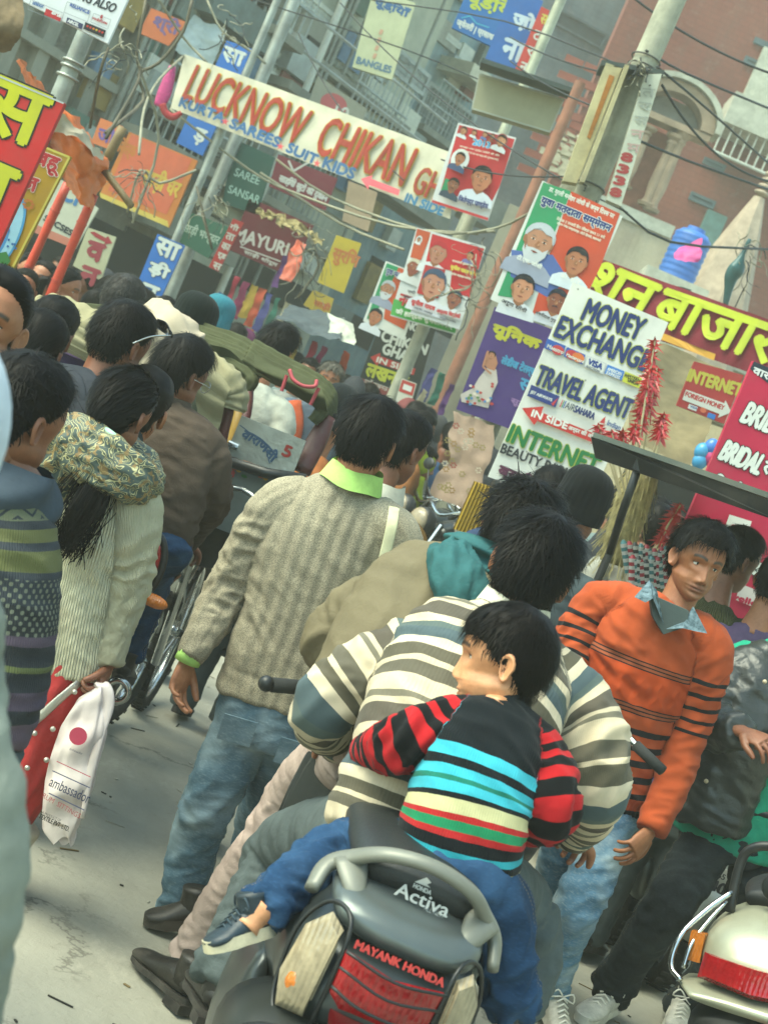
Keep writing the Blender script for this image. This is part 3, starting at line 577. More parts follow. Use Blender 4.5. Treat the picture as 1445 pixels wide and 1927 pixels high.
def ear_geo(sx):
    V = []; Fc = []; nu, nv = 18, 9   # shell with a raised rim and a hollow
    for j in range(nv):
        q = j / (nv - 1)
        for i in range(nu):
            a = 2 * math.pi * i / nu; rr = q; z = .031 * rr * math.sin(a) + (.004 if math.sin(a) > 0 else 0) * rr; y = .0175 * rr * math.cos(a) * (1.1 if math.sin(a) > 0 else .8)
            h = .010 * (math.exp(-((rr - .82) / .16) ** 2)) - .003 * math.exp(-(rr / .4) ** 2) + .005 * math.exp(-((rr - .45) / .13) ** 2) * max(0, math.cos(a + .3) * -1)
            if rr > .95: h = -.004
            V.append((h, y, z))
    for j in range(nv - 1):
        for i in range(nu): Fc.append((j * nu + i, j * nu + (i + 1) % nu, (j + 1) * nu + (i + 1) % nu, (j + 1) * nu + i))
    V = np.array(V); back = V.copy(); back[:, 0] = -.006 - .004 * (1 - np.linalg.norm(V[:, 1:] / (.0175, .031), axis=1)).clip(0, 1); n = len(V)
    V = np.vstack([V, back]); Fc = Fc + [tuple(a + n for a in f[::-1]) for f in Fc]
    c, s_ = math.cos(.5), math.sin(.5); X, Y = V[:, 0] * c + V[:, 1] * -s_ * 1, V[:, 0] * s_ * .0 + V[:, 1]
    X = V[:, 0] * c - V[:, 1] * s_; c2 = math.cos(.15); s2 = math.sin(.15); Y2 = Y * c2 - V[:, 2] * s2; Z2 = Y * s2 + V[:, 2] * c2
    V = np.stack([(X + .079) * sx, Y2 - .012, Z2 - .004], -1)
    return V, Fc if sx > 0 else [f[::-1] for f in Fc]
class Hd:   # a head's frame in the world
    def __init__(s, c, yaw=0, nod=0, tilt=0, size=1.0):
        s.c = np.array(c); y = math.radians(yaw); f = Vector((math.sin(y), math.cos(y), 0)); r = Vector((math.cos(y), -math.sin(y), 0)); u = Vector((0, 0, 1))
        q = Matrix.Rotation(-math.radians(nod), 3, r); f = q @ f; u = q @ u; q = Matrix.Rotation(math.radians(tilt), 3, f); r = q @ r; u = q @ u
        s.M = np.array([tuple(r), tuple(f), tuple(u)]) * size; s.size = size; s.r, s.f, s.u = r, f, u
    def w(s, V): return np.asarray(V, float) @ s.M + s.c
    def p(s, x, y, z): return Vector(tuple(s.w(np.array([[x, y, z]]))[0]))
def skin_mat(col, stub=.0):
    k = 'skin_' + col + str(stub)
    if k in MATS: return MATS[k]
    m = bpy.data.materials.new(k); m.use_nodes = True; g = NG(m); c = lin(col)
    a = g.ramp(g.noise(24, 7, .7), [(.3, (c[0] * .72, c[1] * .66, c[2] * .62, 1)), (.7, tuple(min(1, x * 1.15) for x in c[:3]) + (1,))]); a = g.mix(g.ramp(g.noise(11, 3, .5), [(.5, 0.0), (.75, .35)]), a, (c[0] * .95, c[1] * .68, c[2] * .6, 1)); a = g.mix(g.ramp(g.noise(210, 3, .7), [(.58, 0.0), (.72, .35)]), a, (c[0] * .5, c[1] * .42, c[2] * .38, 1))
    a = g.mix(g.math('MULTIPLY', g.attr('lip'), .65), a, (c[0] * .62, c[1] * .38, c[2] * .42, 1)); a = g.mix(g.math('MULTIPLY', g.attr('brow_and_shade'), .93), a, (.012, .010, .009, 1))
    if stub: a = g.mix(g.math('MULTIPLY', g.attr('stub'), stub), a, (.02, .018, .018, 1))
    g.set(g.b, 'Base Color', a); g.b.inputs['Roughness'].default_value = .5; g.b.inputs['Subsurface Weight'].default_value = .12
    g.b.inputs['Subsurface Radius'].default_value = (.012, .005, .003); g.bump(g.noise(260, 4, .7), .35, .0015); MATS[k] = m; return m
def hair_mat(col='0d0b0b'):
    k = 'hair_' + col
    if k in MATS: return MATS[k]
    m = bpy.data.materials.new(k); m.use_nodes = True; g = NG(m); c = lin(col)
    a = g.ramp(g.noise(90, 3, .6), [(.3, tuple(x * .35 for x in c[:3]) + (1,)), (.75, tuple(min(1, x * 1.1) for x in c[:3]) + (1,))]); g.set(g.b, 'Base Color', a)
    g.b.inputs['Roughness'].default_value = .5; g.b.inputs['Specular IOR Level'].default_value = .09; MATS[k] = m; return m
def body_mesh(name, parent, pieces, mats):
    V = []; Fc = []; mi = []; at_ = dict(lip=[], brow_and_shade=[], stub=[]); n = 0
    for p in pieces:
        v, f = p[0], p[1]; A = p[2] if len(p) > 2 else {}; m = p[3] if len(p) > 3 else 0
        V.append(np.asarray(v)); Fc += [tuple(a + n for a in q) for q in f]; mi += [m] * len(f); n += len(v)
        for k in at_: at_[k].append(A.get(k, np.zeros(len(v))))
    me = bpy.data.meshes.new(name); me.from_pydata((np.vstack(V) - np.array(wloc(parent))).tolist(), [], Fc); me.update(); me.shade_smooth()
    for k in at_: fattr(me, k, np.concatenate(at_[k]))
    for m in mats: me.materials.append(m)
    if len(mats) > 1: me.polygons.foreach_set('material_index', mi)
    return mkobj(name, me, parent)
def head_pieces(H, face=True, child=False, hi=True, ears=True):
    V, Fc, A = hg(*((104, 100) if (face and hi) else (56, 48) if face else (40, 30)), face, child); out = [(H.w(V), Fc, A)]
    if ears:
        for sx in (1, -1): v, f = ear_geo(sx); out.append((H.w(v), f))
    if face and hi:
        for sx in (-1, 1):
            for (lo, hi_) in ((13, 95), (-95, -24)):
                v = []; f = []
                for j in range(7):
                    e = math.radians(lo + (hi_ - lo) * j / 6)
                    for i in range(15): a = math.radians(-80 + 160 * i / 14); R = .0146; v.append((sx * .031 + R * math.sin(a) * math.cos(e), .0580 + R * math.cos(a) * math.cos(e), .0105 + R * math.sin(e)))
                for j in range(6):
                    for i in range(14): f.append((j * 15 + i, j * 15 + i + 1, (j + 1) * 15 + i + 1, (j + 1) * 15 + i))
                out.append((H.w(np.array(v)), f))
    return out
def eyes(H, parent, look=(0, 0)):
    me = mat('eye_white', 'cfc6bc', .25, var=.05, spec=.5); mi = mat('iris', '1a0f0a', .15, var=0, spec=.6)
    lash = mat('lash', '0a0808', .6, var=0)
    for sx in (-1, 1):
        mb = MB(); c = H.p(sx * .031, .0580, .0105); mb.sphere(c, .0137 * H.size, me, 16, 10)
        d = (H.f + H.r * look[0] + H.u * look[1]).normalized(); mb.sphere(c + d * .0075 * H.size, .0074 * H.size, mi, 12, 8)
        pts = []
        for i in range(9):
            a = math.radians(-75 + 150 * i / 8); e = math.radians(14 - 12 * abs(i - 4) / 4); R = .0153; pts.append(H.p(sx * .031 + R * math.sin(a) * math.cos(e), .0580 + R * math.cos(a) * math.cos(e), .0105 + R * math.sin(e)))
        mb.tube(pts, .0014 * H.size, lash, 5); mb.build('eye', parent, smooth=True)
# --- hair
HL = dict(male=[(-180, -.082), (-150, -.078), (-125, -.05), (-108, -.01), (-100, .02), (-80, .022), (-65, .05), (-45, .082), (0, .078), (45, .082), (65, .05), (80, .022), (100, .02), (108, -.01), (125, -.05), (150, -.078), (180, -.082)],
          fem=[(-180, -.09), (-140, -.09), (-120, -.045), (-105, .0), (-85, .03), (-60, .065), (-30, .088), (0, .095), (30, .088), (60, .065), (85, .03), (105, .0), (120, -.045), (140, -.09), (180, -.09)],
          kid=[(-180, -.07), (-140, -.072), (-118, -.04), (-104, .0), (-92, -.012), (-80, .005), (-62, .04), (-40, .056), (0, .052), (40, .056), (62, .04), (80, .005), (92, -.012), (104, .0), (118, -.04), (140, -.072), (180, -.07)])
def hair(H, parent, style='male', thick=.016, n=1400, L=.045, lift=.35, col='0d0b0b', seed=1, clump=.0016, mess=.25, top=.008, crown=(0, -.045, .12), name='hair', fringe=0):
    rg = np.random.default_rng(seed); V, Fc, _ = head_grid(72, 56, False); T = HL[style]; n = int(n * 1.15); clump *= .75; lift *= .42; mess *= .8; thick *= .85
    ang = np.degrees(np.arctan2(V[:, 0], V[:, 1])); zl = np.interp(ang, [t[0] for t in T], [t[1] for t in T]); m = np.clip((V[:, 2] - zl) / .018, -1, 1)
    nrm = V / (np.linalg.norm(V * (1, 1, 1), axis=1)[:, None] + 1e-9); nrm[:, 2] *= .9; nz = pn(V * 22 + seed * 7.3); nz2 = pn(V * 60 + seed)
    t = thick + top * np.clip(V[:, 2] / .1, 0, 1) + thick * .45 * nz + .0025 * nz2; earz = gauss(np.abs(ang) - 98, 24) * gauss(V[:, 2] - .01, .04); nap = np.clip((V[:, 2] + .085) / .09, .3, 1) if style != 'fem' else 1.0 + V[:, 2] * 0
    t = t * (1 - .75 * earz) * nap; t = np.where(m > 0, t * np.clip(m, 0, 1) ** .5, -.004); W = V + nrm * t[:, None]
    keep = [f for f in Fc[:-2] if max(m[list(f)]) > 0] + [Fc[-2]]; used = sorted({i for f in keep for i in f}); ix = {a: b for b, a in enumerate(used)}
    CV = W[used]; CF = [tuple(ix[i] for i in f) for f in keep]; mb = MB(); mb.add(H.w(CV), CF)
    good = np.where(m > .12)[0]; wgt = np.linalg.norm(V[good][:, :2], axis=1) + .02; pk = rg.choice(good, n, p=wgt / wgt.sum()); p0 = V[pk] + rg.normal(size=(n, 3)) * .003; N = nrm[pk] / np.linalg.norm(nrm[pk], axis=1)[:, None]
    c = np.array(crown); flow = p0 - c; flow -= N * (flow * N).sum(1)[:, None]; flow /= np.linalg.norm(flow, axis=1)[:, None] + 1e-6; flow = flow + rg.normal(size=(n, 3)) * mess
    if fringe: fr = (p0[:, 1] > .02)[:, None]; flow = flow + fr * np.array([fringe, .3, 0])
    flow -= N * (flow * N).sum(1)[:, None] * .8; flow /= np.linalg.norm(flow, axis=1)[:, None]; Ln = L * rg.uniform(.6, 1.25, n) * (1 - .8 * earz[pk]) * np.clip(nap[pk] + .15, 0, 1); st = 5; pts = []
    tt = t[pk] * .75; p = p0 + N * np.maximum(tt, .003)[:, None]; d = flow + N * lift * rg.uniform(.3, 1.3, n)[:, None]; cen = np.array([0, -.008, .01]); ext = np.array([.077, .096, .112])
    for k in range(st):
        pts.append(p.copy()); d /= np.linalg.norm(d, axis=1)[:, None]; p = p + d * (Ln / (st - 1))[:, None]; rr = (p - cen) / ext; r = np.linalg.norm(rr, axis=1)
        d = d - rr / r[:, None] * (.22 * lift + .35 * np.clip(r - 1.0 - tt / .09, 0, 2))[:, None] + rg.normal(size=(n, 3)) * .05; d[:, 2] -= .06
        q = r < 1 + tt * 8; p = np.where(q[:, None], cen + (p - cen) * ((1 + tt * 9.5) / r)[:, None], p)
    P = np.stack(pts, 1); D = np.gradient(P, axis=1); O = np.cross(D, N[:, None, :]); O /= np.linalg.norm(O, axis=2)[:, :, None] + 1e-9
    wd = clump * np.array([.8, 1, .9, .6, .1])[None, :, None] * rg.uniform(.6, 1.4, n)[:, None, None]; A = P + O * wd; B = P - O * wd; VV = np.stack([A, B], 2).reshape(-1, 3)
    FF = [(i * 10 + 2 * k, i * 10 + 2 * k + 1, i * 10 + 2 * k + 3, i * 10 + 2 * k + 2) for i in range(n) for k in range(4)]
    mb.add(H.w(VV), FF); return mb.build(name, parent, smooth=True, mats=[hair_mat(col)])
def beanie(H, parent, col='0c1413', name='beanie', tall=.03, low=.0):
    mb = MB(); m = knit_mat('beanie_' + col, col, 190, 0)
    def fn(u, v):
        a = u * 2 * math.pi; z = -.035 - low + v * 0; t = v * 1.45
        if v < .72: q = v / .72; zz = -.03 - low + q * .115; rr = 1.0 + .05 * math.sin(q * 3); x, y = .088 * rr, .108 * rr
        else: q = (v - .72) / .28 * math.pi / 2; zz = .085 - low + math.sin(q) * (.055 + tall); x, y = .0895 * math.cos(q) ** .8, .11 * math.cos(q) ** .8
        k = 1 + .012 * math.sin(a * 26) + .02 * math.sin(a * 3 + v * 9)
        return H.p(x * k * math.sin(a), -.01 + y * k * math.cos(a), zz + .02 * math.cos(a) * (1 - v))
    mb.grid(fn, 104, 26, m, True)
    o = mb.build(name, parent, smooth=True); mb = MB()
    def fb(u, v): a = u * 2 * math.pi; k = 1.045 + .03 * math.sin(v * math.pi) + .01 * math.sin(a * 26); return H.p(.09 * k * math.sin(a), -.01 + .11 * k * math.cos(a), -.036 - low + v * .052 + .02 * math.cos(a))
    mb.grid(fb, 104, 8, m, True); mb.build('fold', o, smooth=True); return o
# --- cloth
def knit_mat(name, col, freq=160, vertical=1, col2=None, var=.2, rough=.9, depth=.5, ramp_t=None, ramp_a=None, ta=(.1, 0), melange=0):
    # wool: fine ribs running along the limb ('an' round it); optional stripes along the torso / the sleeves
    if name in MATS: return MATS[name]
    m = bpy.data.materials.new(name); m.use_nodes = True; g = NG(m); c = lin(col); al, an, seg, lx = g.attr('al'), g.attr('an'), g.attr('seg'), g.attr('lx')
    base = g.ramp(g.noise(9, 5, .6), [(.3, tuple(x * (1 - var) for x in c[:3]) + (1,)), (.7, tuple(min(1, x * (1 + var)) for x in c[:3]) + (1,))])
    if ramp_t:
        base_t = g.ramp(al, [(p, lin(q)) for p, q in ramp_t], 'CONSTANT') if not isinstance(ramp_t, tuple) else g.ramp(g.math('FRACT', g.math('MULTIPLY_ADD', al, ramp_t[0], ramp_t[1])), [(p, lin(q)) for p, q in ramp_t[2]], 'CONSTANT')
        fr = g.math('FRACT', g.math('MULTIPLY_ADD', al, ta[0], ta[1])); base_a = g.ramp(fr, [(p, lin(q)) for p, q in ramp_a], 'CONSTANT')
        if len(ta) > 2: msk = g.math('MULTIPLY', g.math('GREATER_THAN', al, ta[2]), g.math('LESS_THAN', al, ta[3])); base_a = g.mix(msk, lin(col), base_a)
        base = g.mix(g.math('GREATER_THAN', seg, .5), base_t, base_a); base = g.mix(1.0, base, g.ramp(g.noise(14, 4, .6), [(.3, .8), (.7, 1.0)]), 'MULTIPLY')
    if melange: base = g.mix(g.ramp(g.noise(330, 2, .7), [(.42, 0.0), (.58, melange)]), base, lin(col2 or '5a5548'))
    rib = g.math('SINE', g.math('MULTIPLY', lx if vertical == 2 else an, freq)) if vertical else g.math('SINE', g.math('MULTIPLY', al, freq * 4))
    g.set(g.b, 'Base Color', base); g.b.inputs['Roughness'].default_value = rough; g.b.inputs['Specular IOR Level'].default_value = .1
    g.b.inputs['Sheen Weight'].default_value = .05; g.b.inputs['Sheen Roughness'].default_value = .5
    g.bump(rib, depth, .006); g.bump(g.noise(420, 3, .7), .35, .002); MATS[name] = m; return m
def cloth_mat(name, col, col2=None, rough=.8, var=.25, sc=8, weave=500, wst=.25, spec=.12, wash=0, wcol=None, sheen=.0, seam=0):
    if name in MATS: return MATS[name]
    m = bpy.data.materials.new(name); m.use_nodes = True; g = NG(m); c = lin(col); c2 = lin(col2) if col2 else tuple(min(1, x * (1 + var)) for x in c[:3]) + (1,)
    a = g.ramp(g.noise(sc, 6, .62), [(.32, tuple(x * (1 - var) for x in c[:3]) + (1,)), (.7, c2)])
    if wash:   # worn light areas on the front and knees of the cloth
        a = g.mix(g.ramp(g.noise(5.5, 3, .5, dist=.4), [(.46, 0.0), (.68, wash)]), a, lin(wcol or 'a9bcc8'))
        a = g.mix(g.ramp(g.noise(70, 3, .6, g.coord((1, 1, 3.2))), [(.5, 0.0), (.75, wash * .5)]), a, lin(wcol or 'a9bcc8'))
    if seam:
        sn = g.math('ABSOLUTE', g.math('SINE', g.attr('an'))); on = g.math('GREATER_THAN', g.attr('seg'), .5); l1 = g.math('MULTIPLY', g.math('LESS_THAN', sn, .035), on); l2_ = g.math('MULTIPLY', g.math('MULTIPLY', g.math('LESS_THAN', g.math('ABSOLUTE', g.math('SUBTRACT', sn, .09)), .02), on), g.math('GREATER_THAN', g.math('SINE', g.math('MULTIPLY', g.attr('al'), 900)), -.3))
        a = g.mix(g.math('MULTIPLY', l1, .55), a, tuple(x * .35 for x in c[:3]) + (1,)); a = g.mix(g.math('MULTIPLY', l2_, .35), a, lin('a08a5c')); g.bump(l1, -.6, .006)
    g.set(g.b, 'Base Color', a); g.b.inputs['Roughness'].default_value = rough; g.b.inputs['Specular IOR Level'].default_value = spec; g.b.inputs['Sheen Weight'].default_value = sheen
    g.bump(g.noise(weave, 2, .6), wst, .0015); g.bump(g.noise(38, 4, .55, dist=1.2), .3, .008); MATS[name] = m; return m
def T(p, r, side=None, seg=0, power=2.0): return dict(p=p, r=r, side=side, seg=seg, power=power)
def cloth(name, parent, tubes, m, voxel=.009, it=4, wr=.008, fa=14, fr=9, seed=0, bulge=None, folds=()):
    V = []; Fc = []; n = 0; info = []
    for t in tubes:
        v, f, C, R, S, N = tube_geo(t['p'], [tuple(np.array(q if hasattr(q, '__len__') else (q, q)) * RK) for q in t['r']], 28, t['side'], 14, True, t['power'], ret=True); V.append(v); Fc += [tuple(a + n for a in q) for q in f]; n += len(v)
        L = np.concatenate([[0], np.cumsum(np.linalg.norm(np.diff(C, axis=0), axis=1))]); info.append((C, R, S, N, L, t['seg']))
    me = remesh(np.vstack(V), Fc, voxel, it); X = mverts(me); nrm = mnorm(me); best = np.full(len(X), 1e9); al = np.zeros(len(X)); an = al.copy(); sg = al.copy(); lx = al.copy(); cr = np.zeros((len(X), 2)); rad = al.copy() + .1; tl = al.copy() + 1
    for C, R, S, N, L, seg in info:
        D = ((X[:, None, :] - C[None]) ** 2).sum(2) / (R.mean(1)[None] ** 2); i = D.argmin(1); dmin = D[np.arange(len(X)), i]; T_ = np.gradient(C, axis=0); T_ /= np.linalg.norm(T_, axis=1)[:, None]
        d = X - C[i]; a = L[i] + (d * T_[i]).sum(1); x = (d * S[i]).sum(1); y = (d * N[i]).sum(1); u = dmin < best; best[u] = dmin[u]; al[u] = a[u]; sg[u] = seg; an[u] = np.arctan2(y, x)[u]; lx[u] = x[u]; rad[u] = R.mean(1)[i][u]; tl[u] = L[-1]
    E = np.empty(len(me.edges) * 2, dtype=int); me.edges.foreach_get('vertices', E); E = E.reshape(-1, 2); E = E[(sg[E[:, 0]] == sg[E[:, 1]])]; dg_ = np.bincount(E.ravel(), minlength=len(X)) + 1e-9
    for _ in range(14): nb_ = np.bincount(E[:, 0], al[E[:, 1]], len(X)) + np.bincount(E[:, 1], al[E[:, 0]], len(X)); al = np.where(dg_ > .5, .3 * al + .7 * nb_ / np.maximum(dg_, 1), al)
    q = np.stack([al * fa * 1.6 + lx * 6, np.cos(an) * rad * fr, np.sin(an) * rad * fr + sg * 3.1], 1) + seed * 11.7; r1 = 1 - np.abs(pn(q)) * 2.4; r2 = pn(q * 2.3 + 5); big = pn(X * 5 + seed)
    w_ = 1.25 * wr * (.45 + .9 * np.clip(big + .4, 0, 1)); d = w_ * (r1 * .75 + r2 * .5)
    for (c, rr, amp, k) in folds:   # bunched folds round a joint: centre, radius, amount, count per metre
        e = np.exp(-((X - np.array(c)) ** 2).sum(1) / (2 * rr * rr)); d += 1.5 * amp * e * (1 - 3.2 * np.abs(pn(np.stack([al * k * 1.25 + lx * 9 + pn(X * 6 + seed), np.cos(an) * 1.1, np.sin(an) * 1.1 + sg], 1) + seed * 3.3)))
    if bulge: d += bulge(X, al, an, sg, lx)
    X = X + nrm * d[:, None]; setv(me, X - np.array(wloc(parent))); me.shade_smooth()
    for k, v in (('al', al), ('an', an), ('seg', sg), ('lx', lx)): fattr(me, k, v)
    return mkobj(name, me, parent, [m])
# --- hands: wrist, direction of the fingers, normal of the palm (pointing out of the palm), thumb side (+1/-1)
def hand(Wp, D, Np, thumb=1, curl=.35, size=1.0, spread=.13, vox=.0032, curls=None):
    size = size * RK
    Wp, D, Np = Vector(Wp), Vector(D).normalized(), Vector(Np); Np = (Np - D * Np.dot(D)).normalized(); S = D.cross(Np) * thumb; tb = []; k = size
    def add(p, r): tb.append(([tuple(x) for x in p], r))
    add([Wp - D * .05 * k, Wp, Wp + D * .03 * k, Wp + D * .065 * k, Wp + D * .092 * k], [(.026 * k, .019 * k), (.027 * k, .018 * k), (.035 * k, .017 * k), (.041 * k, .0145 * k), (.038 * k, .010 * k)])
    for i, (o, L, r, back) in enumerate(((.030, .070, .0080, 0), (.0100, .078, .0083, -.004), (-.0100, .072, .0080, 0), (-.0295, .057, .0070, .008))):
        c = (curls[i] if curls else curl) * (1 + .1 * i); b = Wp + D * (.078 - back) * k + S * o * k; d = (D + S * spread * (1.5 - i)).normalized(); p = [b]; q = b; a = 0
        for seg, bend in ((.42, .9), (.31, 1.1), (.27, .8)): a += c * bend; q = q + (d * math.cos(a) + Np * math.sin(a)) * L * seg * k; p.append(q)
        q2 = q + (q - p[-2]).normalized() * .003 * k; add(p + [q2], [(r * k * 1.05,) * 2, (r * k,) * 2, (r * .93 * k,) * 2, (r * .82 * k,) * 2, (r * .45 * k,) * 2])
    b = Wp + D * .018 * k + S * .022 * k; d1 = (D * .75 + S * .62 + Np * .25).normalized(); d2 = (D * .92 + S * .2 + Np * (.3 + curl * .4)).normalized(); q = b + d1 * .042 * k; q2 = q + d2 * .03 * k; q3 = q2 + (d2 + Np * curl * .4 - S * .1).normalized() * .024 * k
    add([b, q, q2, q3], [(.015 * k,) * 2, (.0115 * k,) * 2, (.0105 * k,) * 2, (.007 * k,) * 2])
    V = []; Fc = []; n = 0
    for p, r in tb:
        v, f = tube_geo(p, r, 12, tuple(S), 3); V.append(v); Fc += [tuple(a + n for a in q) for q in f]; n += len(v)
    me = remesh(np.vstack(V), Fc, vox, 2); X = mverts(me).copy(); f = [tuple(p.vertices) for p in me.polygons]; bpy.data.meshes.remove(me); return X, f
def skin_tube(pts, r, side=None, n=16): v, f = tube_geo(pts, r, n, side, 4); return v, f
# --- shoes
def shoe(parent, ankle, toe, size=1.0, up='26231f', sole='cfc9b8', kind='sneaker', lace=None, name='shoe', roll=0):
    A, Tn = Vector(ankle), Vector(toe); d = (Tn - A); Lf = d.length; d.normalize(); u = Vector((0, 0, 1)); s = d.cross(u).normalized(); u = s.cross(d).normalized()
    if roll: q = Matrix.Rotation(roll, 3, d); s = q @ s; u = q @ u
    k = size; heel = A - d * .06 * k; mb = MB(); L = Lf + .06 * k
    mu = mat('shoe_' + up, up, .45, bump=.3, bs=90, var=.3, vs_=20, dirt=.35); ms = mat('sole_' + sole, sole, .75, var=.2, vs_=15, bump=.2, dirt=.5)
    prof = [(0, .012, .02, .045), (.04, .028, .034, .062), (.14, .034, .042, .075), (.3, .036, .048, .072), (.5, .038, .040, .05), (.7, .045, .028, .036), (.88, .042, .022, .026), (.97, .028, .016, .018), (1, .008, .006, .01)]
    pts = [heel + d * L * p[0] + u * (p[3] * .5 - .03) * k for p in prof]; mb.tube(pts, [(p[1] * k, p[2] * k * .8) for p in prof], mu, 18, tuple(s), 3)
    mb.tube([A + u * .0 * k - d * .015 * k, A + u * .05 * k - d * .02 * k, A + u * .075 * k - d * .022 * k], [(.036 * k, .045 * k), (.036 * k, .044 * k), (.038 * k, .046 * k)], mu, 16, tuple(s), 2)
    o = mb.build(name, parent, smooth=True); mb = MB(); out = []
    for i in range(28):
        a = 2 * math.pi * i / 28; c, sn = math.cos(a), math.sin(a); w_ = .046 if c > .1 else .037; out.append(heel + d * (L * .5 + L * .52 * math.copysign(abs(c) ** .8, c)) + s * w_ * k * math.copysign(abs(sn) ** .75, sn) - u * .042 * k)
    h = .030 if kind == 'sneaker' else .016; mb.prism(out, u * h * k, ms)
    if kind == 'formal': mb.prism([heel + d * x * k + s * y * k - u * .066 * k for x, y in ((-.008, -.03), (.065, -.034), (.065, .034), (-.008, .03))], u * .026 * k, ms)
    mb.build('sole', o, auto=.6)
    if lace:
        ml = mat('lace_' + lace, lace, .8, var=.1); mb = MB()
        for i in range(5):
            c = heel + d * L * (.42 + .07 * i) + u * (.046 - .0085 * i) * k; mb.tube([c - s * .022 * k - u * .008 * k, c + u * .004 * k, c + s * .022 * k + d * .012 * k - u * .008 * k], .0032 * k, ml, 5)
        c = heel + d * L * .40 + u * .052 * k; mb.tube([c, c + s * .03 * k + u * .02 * k, c + s * .045 * k - u * .01 * k, c + s * .01 * k, c], .003 * k, ml, 5, smooth=3); mb.tube([c, c - s * .03 * k + u * .018 * k, c - s * .045 * k - u * .012 * k, c], .003 * k, ml, 5, smooth=3); mb.build('lace', o, smooth=True)
    return o
def person_root(label, px, py, d, group=None, z=None, name='person'):
    p = at(px, py, d); return thing(name, label, 'person', (p.x, p.y, 0 if z is None else z), group)
def collar(parent, H, nb, m, r=.072, h=.04, open_=.4, name='collar', side=None, flare=.018):
    # folded shirt collar ringing the neck base nb (world), opening towards the face direction
    nb = Vector(nb); f = Vector((H.f.x, H.f.y, 0)).normalized(); s = Vector((f.y, -f.x, 0)); mb = MB()
    for ins in (0, 1):
        def fn(u, v):
            a = math.pi + (u - .5) * 2 * (math.pi - open_); k = r + (flare * v if ins else -.004); z = h * (1 - v * (1.25 if ins else 1)) + (.012 * math.cos(a))
            wob = .003 * math.sin(u * 23); return nb + s * (math.sin(a) * (k * 1.02)) + f * (math.cos(a) * k * 1.05) + Vector((0, 0, z + wob))
        mb.grid(fn, 40, 7, m)
    return mb.build(name, parent, smooth=True)
# ================================================================ near people
def A(*L): return [at(*p) for p in L]
def side_of(l, r): return tuple((at(*r) - at(*l)).normalized())
def top(name, par, m, spine, tr, L=None, R=None, lr=None, rr=None, sd_=None, nb=None, vox=.009, **k):
    S = A(*spine); sd2 = sd_ or side_of(L[0], R[0]); tb = [T(S, tr, sd2, 0, 2.3)]; n = S[-1]; n2 = S[-2]; jo = []
    for arm, rad, sg in ((L, lr, 1), (R, rr or lr, 2)):
        if not arm: continue
        P = A(*arm); st = n2.lerp(n, .45); rad = rad or (.072, .062, .045)
        rd = [rad[0] * .95] + list(rad) if len(rad) == len(P) else [rad[0] * .95] + list(np.interp(np.linspace(0, 1, len(P)), np.linspace(0, 1, len(rad)), rad))
        tb.append(T([st.lerp(P[0], .35)] + P, rd, sd2, sg)); jo.append((tuple(P[1]), .09, .010, 17)); jo.append((tuple(P[0] + (P[0] - st) * .1 - Vector((0, 0, .09))), .06, .006, 14))
    return cloth(name, par, tb, m, vox, folds=jo + k.pop('fo', []), **k)
def legs(name, par, m, pelvis, pr, legs_, lr=(.09, .075, .065), sd_=None, vox=.009, ankle=True, **k):
    S = A(*pelvis); tb = [T(S, pr, sd_ or (1, 0, 0), 0, 2.2)]; jo = []
    for i, lg in enumerate(legs_):
        P = A(*lg); rd = np.interp(np.linspace(0, 1, len(P)), np.linspace(0, 1, len(lr)), lr); tb.append(T(P, list(rd), sd_ or (1, 0, 0), i + 1))
        jo.append((tuple(P[len(P) // 2]), .10, .009, 13))
        if ankle: jo.append((tuple(P[-1]), .09, .010, 19))
    return cloth(name, par, tb, m, vox, folds=jo, **k)
SK = 'a06a48'; SKD = '7d5038'
def basebody(par, H, neck, extra=(), links=(), skin=SK, stub=0, face=False, child=False, hi=True, nr=.055, ears=True):
    nk = at(*neck) if not isinstance(neck, Vector) else neck; a = H.p(0, -.028, -.035); b = H.p(0, -.02, -.085); d = (nk - b); pc = head_pieces(H, face, child, hi, ears)
    pc.append(skin_tube([a, b, b + d * .5, nk, nk + d.normalized() * .05], [nr * .95, nr, nr, nr * 1.1, nr * 1.2]))
    for l in links: q = A(*l); pc.append(skin_tube([nk - Vector((0, 0, .02))] + q, [.05, .045] + [.03] * (len(q) - 2) + [.024]))
    return body_mesh('body', par, pc + list(extra), [skin_mat(skin, stub)])
W3 = lambda a, b: (at(*b) - at(*a))
# --- the man in the fawn ribbed sweater
p = person_root('man seen from behind in a fawn ribbed sweater, lime collar and faded blue jeans', 440, 1560, 4.72)
H = Hd(at(690, 832, 4.66), 14, 4, -3); nb = (657, 912, 4.66)
hL = hand(at(353, 1243, 4.64), W3((353, 1243, 4.64), (322, 1330, 4.60)), (.8, -.5, .1), -1, .38, 1.06)
hR = hand(at(722, 1245, 4.5), (0, .3, -1), (-.8, -.3, 0), 1, .4)
basebody(p, H, nb, [hL, hR, skin_tube(A((392, 1170, 4.68), (357, 1235, 4.64)), [.035, .027])], links=[[(522, 962, 4.68), (432, 1108, 4.74), (356, 1238, 4.64)], [(756, 1016, 4.66), (768, 1130, 4.7), (724, 1240, 4.5)]])
hair(H, p, 'male', .021, 3000, .05, .22, seed=3)
m = knit_mat('fawn_wool', 'a39a84', 165, 2, col2='4d4638', melange=.6, depth=.22)
S1 = side_of((494, 921, 4.68), (788, 1004, 4.66))
def rib1(X, al, an, sg, lx): return np.where(sg < .5, .0011 * np.sin(lx * 165) , .0014 * np.sin(an * 16)) - .004 * np.exp(-((al - .075) / .008) ** 2) * (sg < .5)
